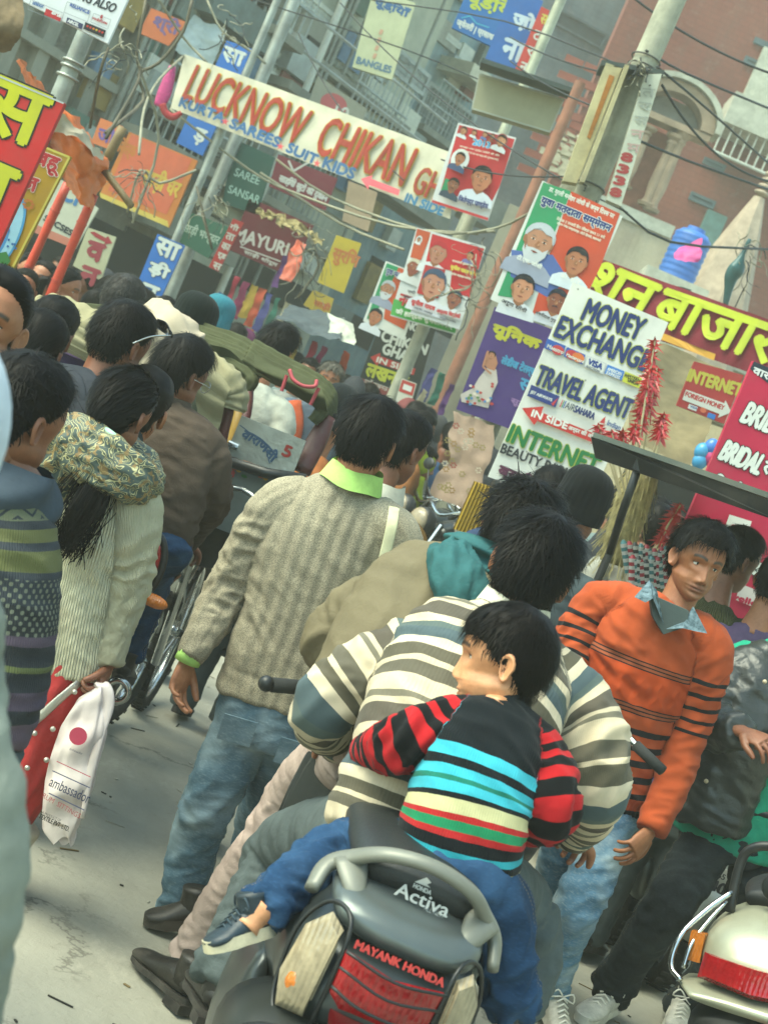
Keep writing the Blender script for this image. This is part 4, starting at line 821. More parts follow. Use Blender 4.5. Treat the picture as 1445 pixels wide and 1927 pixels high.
top('sweater', p, m, [(512, 1322, 4.72), (535, 1245, 4.72), (566, 1165, 4.71), (600, 1060, 4.69), (632, 970, 4.68), (657, 908, 4.66)],
    [(.172, .115), (.162, .118), (.165, .118), (.185, .125), (.178, .115), (.078, .068)], [(522, 958, 4.68), (432, 1108, 4.74), (356, 1238, 4.63)], [(742, 1012, 4.66), (752, 1130, 4.72), (722, 1235, 4.52)], (.074, .062, .041), sd_=S1, vox=.0075, wr=.008, fa=8, bulge=rib1, seed=2,
    fo=[(tuple(at(470, 1010, 4.66)), .07, .009, 11), (tuple(at(470, 1200, 4.68)), .08, .007, 9)])
collar(p, H, at(663, 905, 4.66), cloth_mat('lime_shirt', '9fc46a', weave=700), r=.077, h=.045, open_=.35)
MB().tube(A((362, 1226, 4.635), (352, 1246, 4.635)), [(.040, .036), (.041, .037)], cloth_mat('lime_shirt'  , '9fc46a'), 16).build('cuff', p, smooth=True)
MB().tube([at(742, 955, 4.55), at(738, 985, 4.52), at(728, 1030, 4.52), at(716, 1080, 4.54), at(700, 1150, 4.6)], [(.016, .003)] * 5, cloth_mat('cotton_tape', 'c9c6a2'), 10, (1, 0, 0), 4).build('shoulder_strap', p, smooth=True)
J1 = cloth_mat('blue_jeans_worn', '4c6472', rough=.85, weave=900, wash=.55, wcol='9fb0b5', seam=1)
legs('jeans', p, J1, [(525, 1290, 4.72), (498, 1365, 4.72), (488, 1400, 4.72)], [(.145, .10), (.152, .105), (.12, .10)],
     [[(460, 1370, 4.72), (430, 1430, 4.71), (392, 1515, 4.70), (362, 1600, 4.74), (338, 1725, 4.76)], [(545, 1395, 4.75), (520, 1470, 4.85), (490, 1540, 5.1), (466, 1625, 5.45)]], (.094, .088, .072, .069, .064), S1, fa=15, wr=.008, seed=5)
for x0, y0, x1, y1 in ((437, 1345, 470, 1362), (540, 1390, 580, 1405)):   # back pockets
    c = (at(x0, y0, 4.585) + at(x1, y1, 4.585)) / 2; c2 = at((x0 + x1) / 2 - 14, (y0 + y1) / 2 + 42, 4.60)
    MB().box((c + c2) / 2, Vector(S1) * .05, (c2 - c) * .55, (0, .004, .0), J1).build('pocket', p)
g = ground(332, 1768); g2 = ground(262, 1742)
shoe(p, g + Vector((0, 0, .085)), g2 + Vector((0, 0, .055)), 1.05, '23201c', '3a342c')
g = ground(462, 1660); shoe(p, g + Vector((0, 0, .085)), g + Vector((-.06, .2, .055)), 1.05, '23201c', '3a342c')
# --- scooter rider in the striped jumper
DK = 1.11; RK = 1.06
p = person_root('scooter rider hunched in a brown, grey and cream striped jumper with a white collar', 800, 1500, 3.1)
H = Hd(at(996, 1080, 3.3), 6, 10, 2, 1.03); nb = (958, 1168, 3.27)
hL = hand(at(640, 1398, 3.5), W3((640, 1398, 3.5), (652, 1424, 3.72)), (.1, .3, -1), 1, .9)
hR = hand(at(1076, 1574, 3.5), W3((1076, 1574, 3.5), (1092, 1590, 3.7)), (.1, .3, -1), -1, .9)
basebody(p, H, nb, [hL, hR], skin='8d5c40', nr=.06, links=[[(748, 1244, 3.24), (655, 1290, 3.22), (606, 1345, 3.24), (640, 1398, 3.49)], [(1088, 1344, 3.24), (1116, 1420, 3.2), (1116, 1500, 3.22), (1076, 1572, 3.49)]])
hair(H, p, 'male', .024, 3600, .055, .5, seed=5, mess=.5, clump=.0018)
st = [(0, '6f6a5b'), (.05, 'c4b59a'), (.19, '5f5a4d'), (.30, 'c4b59a'), (.345, '5a5547'), (.46, 'c9bba2'), (.55, '4c5a5e'), (.66, '56625f'), (.72, 'c4b59a'), (.80, '565046'), (.95, 'b8ab92')]
m = knit_mat('striped_jumper', '6f6a5b', 120, 1, ramp_t=(3.6, .05, st), ramp_a=st, ta=(4.1, .15), depth=.12)
S2 = side_of((745, 1220, 3.25), (1090, 1345, 3.25))
top('jumper', p, m, [(745, 1612, 2.98), (782, 1545, 3.0), (815, 1460, 3.03), (858, 1360, 3.1), (905, 1265, 3.19), (940, 1205, 3.25), (958, 1165, 3.28)], [(.155, .12), (.175, .13), (.175, .13), (.19, .13), (.19, .12), (.15, .09), (.07, .06)],
    [(748, 1240, 3.24), (655, 1290, 3.22), (603, 1345, 3.24), (640, 1398, 3.48)], [(1088, 1340, 3.24), (1118, 1420, 3.2), (1118, 1500, 3.22), (1080, 1570, 3.48)], (.074, .064, .058, .044), sd_=S2, vox=.0085, wr=.012, seed=7, fa=11)
collar(p, H, at(962, 1160, 3.28), cloth_mat('white_shirt', 'c9c5b2'), r=.076, h=.05, open_=.3)
mg = cloth_mat('grey_trousers', '4d5555', rough=.8, weave=900)
legs('trousers', p, mg, [(765, 1560, 3.0), (760, 1610, 2.98), (755, 1650, 2.98)], [(.15, .12), (.17, .13), (.15, .12)], [[(700, 1590, 3.05), (620, 1580, 3.25), (535, 1600, 3.45), (500, 1665, 3.42), (450, 1760, 3.35), (408, 1850, 3.3)], [(850, 1640, 3.05), (960, 1690, 3.4), (1000, 1780, 3.4), (960, 1900, 3.35)]], (.092, .088, .078, .064, .060, .062), S2, seed=9)
g = at(402, 1872, 3.3); shoe(p, g, g + Vector((-.05, .22, -.03)), 1.0, '1c1a18', '2a2622', 'formal')
# --- the small boy
DK = 1.12; RK = 1.05
p = person_root('small boy hugging the rider, navy jumper with turquoise and red stripes, face in profile', 880, 1600, 2.75)
H = Hd(at(948, 1252, 2.86), -80, 16, 3, .95); nb = (948, 1335, 2.84)
an_ = skin_tube(A((500, 1706, 2.58), (477, 1730, 2.57), (462, 1748, 2.56)), [.03, .025, .028])
hb = hand(at(688, 1416, 2.97), W3((688, 1416, 2.97), (668, 1420, 3.08)), (.3, .9, 0), 1, .3, .7)
hb2 = hand(at(990, 1566, 2.95), W3((990, 1566, 2.95), (975, 1568, 3.08)), (-.3, .9, 0), -1, .3, .7)
basebody(p, H, nb, [an_, hb, hb2], skin='c68f66', face=True, child=True, nr=.042, links=[[(838, 1372, 2.81), (762, 1398, 2.80), (686, 1416, 2.97)], [(1012, 1428, 2.82), (1034, 1520, 2.78), (988, 1564, 2.94)], [(900, 1500, 2.77), (862, 1600, 2.74), (810, 1625, 2.74), (720, 1605, 2.78), (630, 1610, 2.78), (560, 1658, 2.66), (500, 1706, 2.58)]]); eyes(H, p, (.1, 0))
hair(H, p, 'kid', .013, 3600, .032, .12, col='14100e', seed=8, mess=.25, clump=.0012)
bt = [(0, '8d8d6c'), (.010, '10161a'), (.020, '2f9aa8'), (.032, '10161a'), (.048, 'a32426'), (.056, '1f7a52'), (.070, 'a32426'), (.078, 'b9b489'), (.096, '10161a'), (.104, '3aa3b4'), (.118, '1c6a5a'), (.126, '3aa3b4'), (.142, '10161a'), (.158, '3aa3b4'), (.180, '12181c')]
m = knit_mat('boy_knit', '12181c', 120, 1, ramp_t=[(a * 1.0, c) for a, c in bt], ramp_a=[(0, '0f1113'), (.52, 'a81c22')], ta=(27, .2), depth=.2)
S3 = side_of((820, 1345, 2.82), (1030, 1432, 2.84))
top('jumper', p, m, [(858, 1612, 2.74), (872, 1560, 2.74), (888, 1495, 2.76), (918, 1410, 2.80), (938, 1362, 2.83), (948, 1330, 2.85)], [(.116, .096), (.112, .092), (.104, .088), (.105, .082), (.085, .066), (.052, .048)],
    [(838, 1368, 2.81), (762, 1398, 2.80), (684, 1414, 2.96)], [(1012, 1425, 2.82), (1036, 1520, 2.78), (988, 1562, 2.92)], (.050, .046, .032), sd_=S3, vox=.0065, wr=.0055, seed=3, fa=16)
MB().tube(A((946, 1342, 2.84), (950, 1322, 2.845), (955, 1306, 2.85)), [.058, .054, .052], mat('navy_rib', '12181c', .9, bump=.3), 18, S3, 3).build('polo_neck', p, smooth=True)
J2 = cloth_mat('dark_blue_jeans', '1a3450', rough=.85, weave=900, wash=.35, wcol='4a7099', seam=1)
legs('jeans', p, J2, [(858, 1585, 2.73), (862, 1630, 2.72), (858, 1665, 2.72)], [(.09, .075), (.10, .085), (.10, .09)], [[(810, 1625, 2.74), (720, 1605, 2.78), (630, 1610, 2.78), (560, 1658, 2.66), (492, 1712, 2.58)], [(905, 1655, 2.72), (942, 1715, 2.74), (950, 1800, 2.75), (962, 1905, 2.78)]], (.066, .062, .052, .044, .041), S3, vox=.007, seed=4, wr=.005, fa=12)
shoe(p, at(470, 1738, 2.57), at(384, 1762, 2.53), .74, '1c2a33', 'bdb498', lace='2a3a44', roll=.35)
g = at(962, 1912, 2.8); shoe(p, g, g + Vector((.05, .15, -.04)), .78, '1c2a33', 'bdb498')
DK = RK = 1.0
# --- rider ahead in the olive jacket
p = person_root('motorcycle rider in an olive jacket and teal scarf, leaning forward, foot on the road', 720, 1420, 4.0)
H = Hd(at(972, 1000, 4.15), 22, 14, 0); basebody(p, H, (905, 1070, 4.1), skin='8d5c40'); hair(H, p, 'male', .024, 2400, .065, .75, seed=11, mess=.6, clump=.002)
oj = cloth_mat('olive_jacket', '6a614c', rough=.75, weave=500, var=.15)
S4 = side_of((742, 1125, 4.0), (960, 1220, 4.0))
top('jacket', p, oj, [(700, 1400, 3.82), (735, 1310, 3.86), (780, 1220, 3.92), (830, 1140, 4.0), (872, 1095, 4.07), (900, 1065, 4.1)], [(.17, .13), (.19, .14), (.2, .14), (.19, .13), (.13, .09), (.075, .07)],
    [(748, 1118, 4.02), (660, 1175, 4.05), (624, 1215, 4.1), (668, 1262, 4.4)], [(955, 1215, 4.02), (990, 1300, 4.1), (960, 1380, 4.35)], (.084, .078, .07, .05), sd_=S4, wr=.013, fa=9, seed=12)
MB().tube(A((852, 1030, 3.96), (862, 1070, 3.86), (868, 1115, 3.80), (868, 1165, 3.78)), [(.05, .04), (.072, .045), (.07, .04), (.05, .03)], cloth_mat('teal_wool', '2f5a5c'), 18, S4, 5).build('scarf_end', p, smooth=True) if 0 else cloth('scarf_end', p, [T(A((850, 1036, 3.95), (860, 1075, 3.86), (866, 1115, 3.80), (864, 1160, 3.78)), [(.045, .03), (.064, .038), (.062, .034), (.045, .025)], S4, 0)], cloth_mat('teal_wool', '2f5a5c'), .008, wr=.018, fa=6, fr=34, seed=71)
def sc_(u, v): 
    a = u * 6.283; c = at(902, 1068, 4.1); k = 1 + .12 * math.sin(v * 19 + 2 * math.sin(a)) + .05 * math.sin(a * 5 + v * 4); return c + Vector(S4) * math.sin(a) * (.098 + .03 * (1 - v)) * k + Vector((0, math.cos(a) * (.09 + .02 * (1 - v)) * k, -.06 + v * .12 - .02 * math.cos(a)))
MB().grid(sc_, 60, 24, cloth_mat('teal_wool', '2f5a5c'), True).build('scarf', p, smooth=True)
pk = cloth_mat('rose_beige_trousers', 'a8958c', rough=.85)
legs('trousers', p, pk, [(740, 1370, 3.85), (720, 1430, 3.85), (700, 1460, 3.85)], [(.16, .12), (.17, .13), (.15, .12)], [[(690, 1430, 3.9), (630, 1432, 4.1), (560, 1490, 4.3), (510, 1575, 4.35), (440, 1665, 4.42), (352, 1815, 4.5)], [(790, 1450, 3.9), (800, 1560, 4.2), (760, 1700, 4.3)]], (.092, .086, .076, .066, .062, .058), S4, seed=13, wr=.007)
MB().tube(A((360, 1800, 4.5), (345, 1828, 4.5), (330, 1855, 4.5)), [.042, .04, .042], cloth_mat('grey_sock', '6a706c'), 14, None, 3).build('sock', p, smooth=True)
g = ground(322, 1893); shoe(p, g + Vector((0, 0, .075)), g + Vector((-.14, .17, .06)), 1.0, '14120f', '14120f', 'formal')
# --- man in the orange jumper
p = person_root('young man facing us in an orange jumper with black bands over pale jeans', 1110, 1600, 5.25)
H = Hd(at(1311, 1062, 5.2), 168, 4, 2); nb = (1266, 1150, 5.22)
hR = hand(at(1221, 1566, 5.1), W3((1221, 1566, 5.1), (1190, 1602, 5.05)), (-.5, .6, -.2), 1, .45)
hL = hand(at(1040, 1345, 5.1), (0, -.2, -1), (.6, .4, 0), -1, .4)
basebody(p, H, nb, [hR, hL], skin='94603f', stub=.3, face=True, nr=.058, links=[[(1334, 1222, 5.19), (1294, 1380, 5.21), (1222, 1564, 5.1)], [(1124, 1140, 5.25), (1078, 1220, 5.22), (1040, 1342, 5.11)]]); eyes(H, p, (-.25, -.05))
hair(H, p, 'male', .026, 3600, .06, .45, seed=15, fringe=.5, mess=.35, top=.014)
ot = [(0, '1b1d20'), (.016, 'a64a28'), (.055, '1b1d20'), (.078, 'a64a28'), (.112, '1b1d20'), (.136, 'a64a28'), (.168, '1b1d20'), (.192, 'a64a28'), (.226, '1b1d20'), (.25, 'a64a28'), (.282, '1b1d20'), (.305, 'a64a28'), (.352, '1b1d20'), (.358, '8d4a30'), (.364, '1b1d20'), (.37, '8d4a30'), (.376, '1b1d20'), (.382, 'a8421e'),
      (.485, '1b1d20'), (.491, '8d4a30'), (.497, '1b1d20'), (.503, '8d4a30'), (.509, '1b1d20'), (.515, 'a64a28')]
m = knit_mat('orange_knit', 'a64a28', 90, 2, ramp_t=ot, ramp_a=[(0, 'a64a28'), (.68, '1b1d20')], ta=(22, .0, .20, .425), depth=.45)
S7 = side_of((1124, 1101, 5.2), (1359, 1202, 5.2))
def cable(X, al, an, sg, lx): z = np.clip(np.minimum((al - .385) * 60, (.48 - al) * 60), 0, 1) * (sg < .5); return z * .004 * (np.exp(-((np.mod(lx + .03, .06) - .03 + .004 * np.sin(al * 160)) / .006) ** 2)) + (al < .06) * (sg < .5) * .002 * np.sin(lx * 420)
top('jumper', p, m, [(1118, 1508, 5.25), (1138, 1440, 5.25), (1162, 1365, 5.24), (1192, 1285, 5.22), (1228, 1195, 5.21), (1252, 1160, 5.21), (1266, 1143, 5.21)], [(.158, .105), (.16, .11), (.165, .115), (.175, .118), (.168, .105), (.12, .085), (.075, .068)],
    [(1124, 1136, 5.25), (1078, 1220, 5.22), (1042, 1330, 5.12)], [(1334, 1218, 5.19), (1318, 1290, 5.2), (1294, 1380, 5.21), (1258, 1490, 5.16), (1224, 1562, 5.11)], (.068, .062, .058, .054, .046), (.068, .064, .060, .055, .046), sd_=S7, vox=.0075, wr=.012, fa=11, seed=16, bulge=cable)
# v neck: dark tee, checked collar
f7 = Vector((.2, -.97, 0)); nbv = at(1262, 1152, 5.2)
MB().prism([at(1222, 1118, 5.07), at(1296, 1150, 5.07), at(1290, 1180, 5.06), at(1248, 1194, 5.055), at(1228, 1160, 5.06)], (0, .05, 0), mat('dark_tee', '3a4544', .9, bump=.2)).build('undershirt', p)
ck = cloth_mat('check_shirt', '33474f', col2='6d8088', sc=60)
for pts in (((1222, 1092, 5.12), (1194, 1124, 5.05), (1214, 1134, 5.04), (1228, 1126, 5.04), (1248, 1174, 5.035), (1236, 1112, 5.08)), ((1304, 1142, 5.09), (1330, 1192, 5.05), (1308, 1188, 5.04), (1284, 1182, 5.035), (1254, 1184, 5.035), (1288, 1170, 5.06))):
    MB().prism(A(*pts), (0, .012, 0), ck).build('collar', p)
J3 = cloth_mat('pale_blue_jeans', '5d7f96', rough=.85, weave=900, wash=.75, wcol='b9c4c2', seam=1)
legs('jeans', p, J3, [(1128, 1480, 5.26), (1112, 1530, 5.26), (1104, 1560, 5.26)], [(.14, .10), (.155, .115), (.13, .11)], [[(1142, 1555, 5.24), (1126, 1620, 5.2), (1088, 1702, 5.18), (1052, 1790, 5.24), (1020, 1890, 5.3)], [(1078, 1540, 5.3), (1050, 1640, 5.42), (1022, 1740, 5.6), (990, 1830, 5.75)]], (.084, .078, .07, .068, .066), S7, seed=17, fa=13, wr=.009)
g = ground(1020, 1925); shoe(p, g + Vector((0, 0, .08)), g + Vector((.06, -.2, .05)), 1.0, 'b9b4a6', 'c9c4b4', lace='e0dccf')
g = ground(985, 1860); shoe(p, g + Vector((0, 0, .08)), g + Vector((.0, -.2, .05)), 1.0, 'b9b4a6', 'c9c4b4')
# --- man in the leather jacket, head out of the picture
p = person_root('man in a black leather jacket over a green shirt, black trousers and white sneakers', 1330, 1600, 5.6)
H = Hd(at(1535, 1110, 5.6), 190, 10, 0)
h1 = hand(at(1398, 1378, 5.2), W3((1398, 1378, 5.2), (1444, 1398, 5.12)), (.2, .5, -.8), -1, .55, 1.02); h2 = hand(at(1480, 1420, 5.2), W3((1480, 1420, 5.2), (1440, 1380, 5.12)), (0, .5, -.8), 1, .5)
basebody(p, H, (1492, 1200, 5.6), [h1, h2], skin=SKD, face=True, hi=False, links=[[(1395, 1268, 5.55), (1334, 1356, 5.42), (1396, 1378, 5.21)], [(1590, 1345, 5.55), (1576, 1415, 5.5), (1482, 1422, 5.21)]]); hair(H, p, 'male', .02, 500, .04, .3, seed=2)
S8 = side_of((1396, 1250, 5.6), (1600, 1330, 5.6)); gs = cloth_mat('green_shirt', '1f8a6c', weave=500)
top('shirt', p, gs, [(1355, 1590, 5.6), (1385, 1520, 5.6), (1418, 1420, 5.6), (1455, 1310, 5.6), (1492, 1205, 5.6)], [(.18, .12), (.175, .125), (.175, .125), (.18, .12), (.07, .07)], sd_=S8, seed=20, L=[(1396, 1250, 5.6), (1396, 1300, 5.6)], R=[(1600, 1330, 5.6), (1590, 1380, 5.6)])
lj = cloth_mat('black_leather', '2c2f2d', rough=.38, weave=120, wst=.15, spec=.5, sheen=0)
cloth('jacket', p, [T(A((1330, 1545, 5.55), (1352, 1480, 5.54), (1385, 1390, 5.54), (1415, 1300, 5.56), (1440, 1245, 5.58)), [(.135, .135), (.135, .135), (.14, .14), (.14, .13), (.1, .09)], S8, 0, 2.4),
      T(A((1450, 1235, 5.58), (1395, 1262, 5.55), (1352, 1315, 5.5), (1330, 1358, 5.42), (1362, 1375, 5.3), (1392, 1376, 5.22)), [.06, .075, .07, .066, .06, .052], S8, 1), T(A((1530, 1290, 5.58), (1590, 1340, 5.55), (1580, 1420, 5.5), (1500, 1425, 5.25)), [.06, .07, .065, .05], S8, 3)], lj, .0085, wr=.014, fa=12, seed=21, folds=[(tuple(at(1345, 1345, 5.4)), .12, .012, 12)])
b = MB(); bm_ = mat('button', 'b9a98a', .4, var=.1)
for x, y in ((1425, 1464), (1403, 1522)): b.sphere(at(x, y, 5.468), .009, mat('shirt_button', '8fa89a', .4, var=0), 10, 6)
for x, y in ((1328, 1470), (1438, 1283)): b.sphere(at(x, y, 5.41), .008, bm_, 10, 6)
b.build('button', p, smooth=True)
bt_ = cloth_mat('black_jeans', '23282a', rough=.8, weave=900, wash=.22, wcol='566062', seam=1)
legs('trousers', p, bt_, [(1378, 1550, 5.6), (1360, 1585, 5.6), (1352, 1605, 5.6)], [(.155, .12), (.165, .12), (.13, .11)], [[(1322, 1600, 5.55), (1290, 1650, 5.5), (1250, 1712, 5.42), (1196, 1790, 5.5), (1146, 1866, 5.6)], [(1425, 1640, 5.6), (1402, 1720, 5.7), (1370, 1790, 5.8), (1314, 1860, 5.85), (1278, 1905, 5.9)]], (.094, .088, .078, .07, .068), S8, seed=22, wr=.010)
g = ground(1138, 1918); shoe(p, g + Vector((0, 0, .085)), g + Vector((-.13, -.20, .055)), 1.08, 'b9b6aa', 'd0ccbf', lace='e4e0d4')
g = ground(1262, 1930); shoe(p, g + Vector((0, 0, .085)), g + Vector((-.03, -.2, .05)), 1.05, 'b9b6aa', 'd0ccbf', lace='e4e0d4')
# --- woman in the cream cardigan
p = person_root('woman from behind in a cream ribbed cardigan and paisley scarf, long dark hair', 140, 1300, 4.35)
H = Hd(at(226, 778, 4.33), 22, 6, 0, .97); nb = (198, 880, 4.35)
hR = hand(at(203, 1256, 4.33), W3((203, 1256, 4.33), (184, 1305, 4.28)), (-.8, -.2, -.3), -1, .95, .93)
basebody(p, H, nb, [hR], skin='84543c', nr=.05, links=[[(258, 955, 4.3), (243, 1080, 4.33), (204, 1254, 4.32)]])
hair(H, p, 'fem', .010, 2600, .07, .03, seed=19, mess=.05, top=.004, clump=.0022, crown=(0, .09, .06), col='0e0d0e')
b = MB(); tl = A((205, 868, 4.27), (178, 930, 4.22), (150, 975, 4.2), (128, 1022, 4.2)); b.tube(tl, [(.03, .022), (.05, .03), (.042, .025), (.012, .01)], None, 16, None, 5)
rg = np.random.default_rng(4)
for i in range(260):
    o = Vector(rg.normal(size=3) * .016); sp = 1 + rg.random() * .12; q = [tl[0] + o * .8, tl[1] + o * 1.7, tl[2] + o * 1.8, tl[3] + o * 1.1 + Vector((rg.normal() * .02, 0, -.03 * rg.random()))]; b.tube(q, .0013, None, 3, None, 4)
b.build('ponytail', p, smooth=True, mats=[hair_mat('0e0d0e')])
MB().tube(A((192, 802, 4.235), (212, 818, 4.20), (232, 838, 4.215)), [.006, .009, .005], mat('hair_slide', '9fc9b0', .35, var=.1), 10, None, 3).build('hair_clip', p, smooth=True)
S9 = side_of((90, 900, 4.35), (284, 925, 4.3)); cm = knit_mat('cream_cardigan', 'ded8b6', 100, 1, depth=.8, var=.1)
def rib9(X, al, an, sg, lx): return np.where(sg < .5, .0016 * np.sin(an * 70), .0013 * np.sin(an * 34))
top('cardigan', p, cm, [(116, 1262, 4.36), (132, 1180, 4.36), (155, 1080, 4.36), (182, 980, 4.36), (196, 905, 4.36), (200, 885, 4.35)], [(.135, .11), (.125, .11), (.12, .10), (.135, .11), (.12, .09), (.07, .06)],
    [(98, 905, 4.36), (55, 1040, 4.4), (70, 1150, 4.2)], [(258, 950, 4.3), (243, 1080, 4.33), (222, 1170, 4.33), (205, 1250, 4.32)], (.064, .054, .038), (.066, .056, .046, .040), sd_=S9, vox=.0075, wr=.007, fa=9, seed=23, bulge=rib9)
rk = cloth_mat('red_kameez', 'b3302f', rough=.6, weave=300, spec=.4)
cloth('kameez', p, [T(A((118, 1230, 4.36), (92, 1290, 4.36), (58, 1380, 4.36), (20, 1470, 4.36), (-30, 1560, 4.36)), [(.12, .1), (.122, .11), (.11, .11), (.10, .11), (.08, .1)], S9, 0)], rk, .010, wr=.022, fa=2.5, fr=16, seed=25)
cloth('salwar', p, [T(A((20, 1540, 4.36), (-30, 1640, 4.36), (-60, 1730, 4.36)), [.09, .07, .05], S9, 0)], cloth_mat('cream_cotton', 'b9ae97'), .012, seed=26)
g = at(-55, 1715, 4.36); g.z = .07; shoe(p, g, g + Vector((.02, .17, -.02)), .9, '5a3a2a', '3a2a20')
b = MB(); sv = mat('silver_zari', 'b8b4a8', .3, .8, bump=.6, bs=150)
b.tube(A((150, 1284, 4.26), (110, 1318, 4.24), (72, 1352, 4.235), (45, 1372, 4.235)), [(.012, .004)] * 4, sv, 8, (0, 0, 1), 4)
for x, y in ((141, 1302), (100, 1372), (66, 1380), (52, 1445), (88, 1430)): b.sphere(at(x, y, 4.225), .008, sv, 8, 6)
b.build('zari_border', p, smooth=True)
# scarf: paisley cloth bunched over the shoulders
def pais(name='paisley'):
    if name in MATS: return MATS[name]
    m = bpy.data.materials.new(name); m.use_nodes = True; g = NG(m); v = g.new('ShaderNodeTexVoronoi', feature='SMOOTH_F1'); v.inputs['Scale'].default_value = 24
    dn = g.new('ShaderNodeMix', data_type='RGBA', blend_type='LINEAR_LIGHT'); dn.inputs[0].default_value = .06; g.l.new(g.coord(), dn.inputs[6]); g.l.new(g.noise(9, 3, .6, out=1), dn.inputs[7]); g.l.new(dn.outputs[2], v.inputs['Vector'])
    s = g.math('SINE', g.math('MULTIPLY', v.outputs['Distance'], 34)); a = g.ramp(s, [(.0, lin('3c4a44')), (.3, lin('a39b6c')), (.62, lin('b9b58c')), (.8, lin('6e6b46')), (1, lin('2e3a38'))])
    a = g.mix(g.ramp(g.noise(55, 2, .5), [(.55, 0.0), (.6, .7)]), a, lin('8a6a35')); g.set(g.b, 'Base Color', a); g.b.inputs['Roughness'].default_value = .65; g.bump(g.noise(60, 4), .4, .005); MATS[name] = m; return m
cloth('scarf', p, [T(A((95, 990, 4.34), (96, 900, 4.28), (128, 838, 4.24), (165, 850, 4.22), (215, 882, 4.2), (262, 912, 4.22), (286, 922, 4.3)), [(.03, .05), (.034, .064), (.038, .072), (.038, .074), (.035, .068), (.03, .052), (.016, .028)], (0, -1, 0), 0), T(A((286, 905, 4.35), (255, 865, 4.42), (200, 850, 4.46), (140, 840, 4.4)), [.03, .045, .05, .05], None, 1)], pais(), .008, wr=.022, fa=7, fr=30, seed=28)
# --- plastic bag
bg_ = thing('plastic_bag', 'white printed plastic carrier bag hanging from the hand of the woman in cream', 'bag', at(130, 1560, 4.25))
bagm = mat('thin_plastic', 'c9bdb8', .35, var=.12, vs_=12, spec=.5, bump=.4, bs=25)
def bagf(u, v):   # two walls, gathered at the top
    v = v; a = u * 6.283; cx = np.interp(v, [0, .12, .3, .7, .93, 1], [190, 172, 158, 128, 112, 122]); cy = np.interp(v, [0, .12, .3, .7, .93, 1], [1292, 1322, 1372, 1490, 1560, 1582])
    hw = np.interp(v, [0, .1, .3, .65, .9, 1], [.006, .038, .062, .068, .052, .028]); hd = np.interp(v, [0, .2, .7, 1], [.006, .03, .045, .01]); c = at(cx, cy, 4.24)
    x = math.copysign(abs(math.cos(a)) ** .8, math.cos(a)); k = 1 + .10 * math.sin(a * 5 + v * 7) * (1.1 - v) + .03 * math.sin(a * 11 + 3 * v)
    return c + Vector(S9) * (x * hw * k) + Vector((0, math.sin(a) * hd * k + .006 * math.sin(v * 21 + a * 2), 0)) + Vector((0, 0, .015 * math.sin(a * 3) * (v > .9)))
MB().grid(bagf, 60, 50, bagm, True).build('sack', bg_, smooth=True)
b = MB(); b.tube(A((182, 1304, 4.27), (188, 1290, 4.25), (200, 1300, 4.24), (202, 1330, 4.235), (190, 1380, 4.22), (172, 1450, 4.205), (155, 1540, 4.2)), [(.008, .006), (.016, .008), (.02, .008), (.02, .008), (.013, .006), (.012, .006), (.006, .004)], bagm, 10, S9, 5); b.build('folded_edge', bg_, smooth=True)
B = Board('tmpx', 'x', 'x', (95, 1370), (170, 1405), (60, 1500), (4.165, 4.165, 4.165)); 
b2 = B; B.e.name = 'print_holder'; bpy.data.objects.remove(B.board); B.e2 = B.e
B.ell((148, 1385), 17, 17, 'b8435a'); B.text('ambassador', (92, 1478), (166, 1512), 20, '3a3f58', .3); B.line([(100, 1450), (170, 1482)], 2, '4a4f70'); B.line([(93, 1492), (160, 1524)], 2, '4a4f70'); B.line([(108, 1432), (172, 1462)], 1.6, 'b8435a')
B.text('RUM  SITTINGS', (80, 1500), (150, 1540), 10, 'a84a50'); B.text('A PRODUCT OF', (80, 1530), (115, 1546), 5, '2a2a2a'); B.text('TEXTILE PVT. LTD.', (74, 1538), (130, 1564), 9, '1f1f1f', .6); B.text('ambassador', (132, 1410), (156, 1420), 5, '3a3f58')
bpy.data.objects.remove(B.e); B.pr.build('print', bg_)
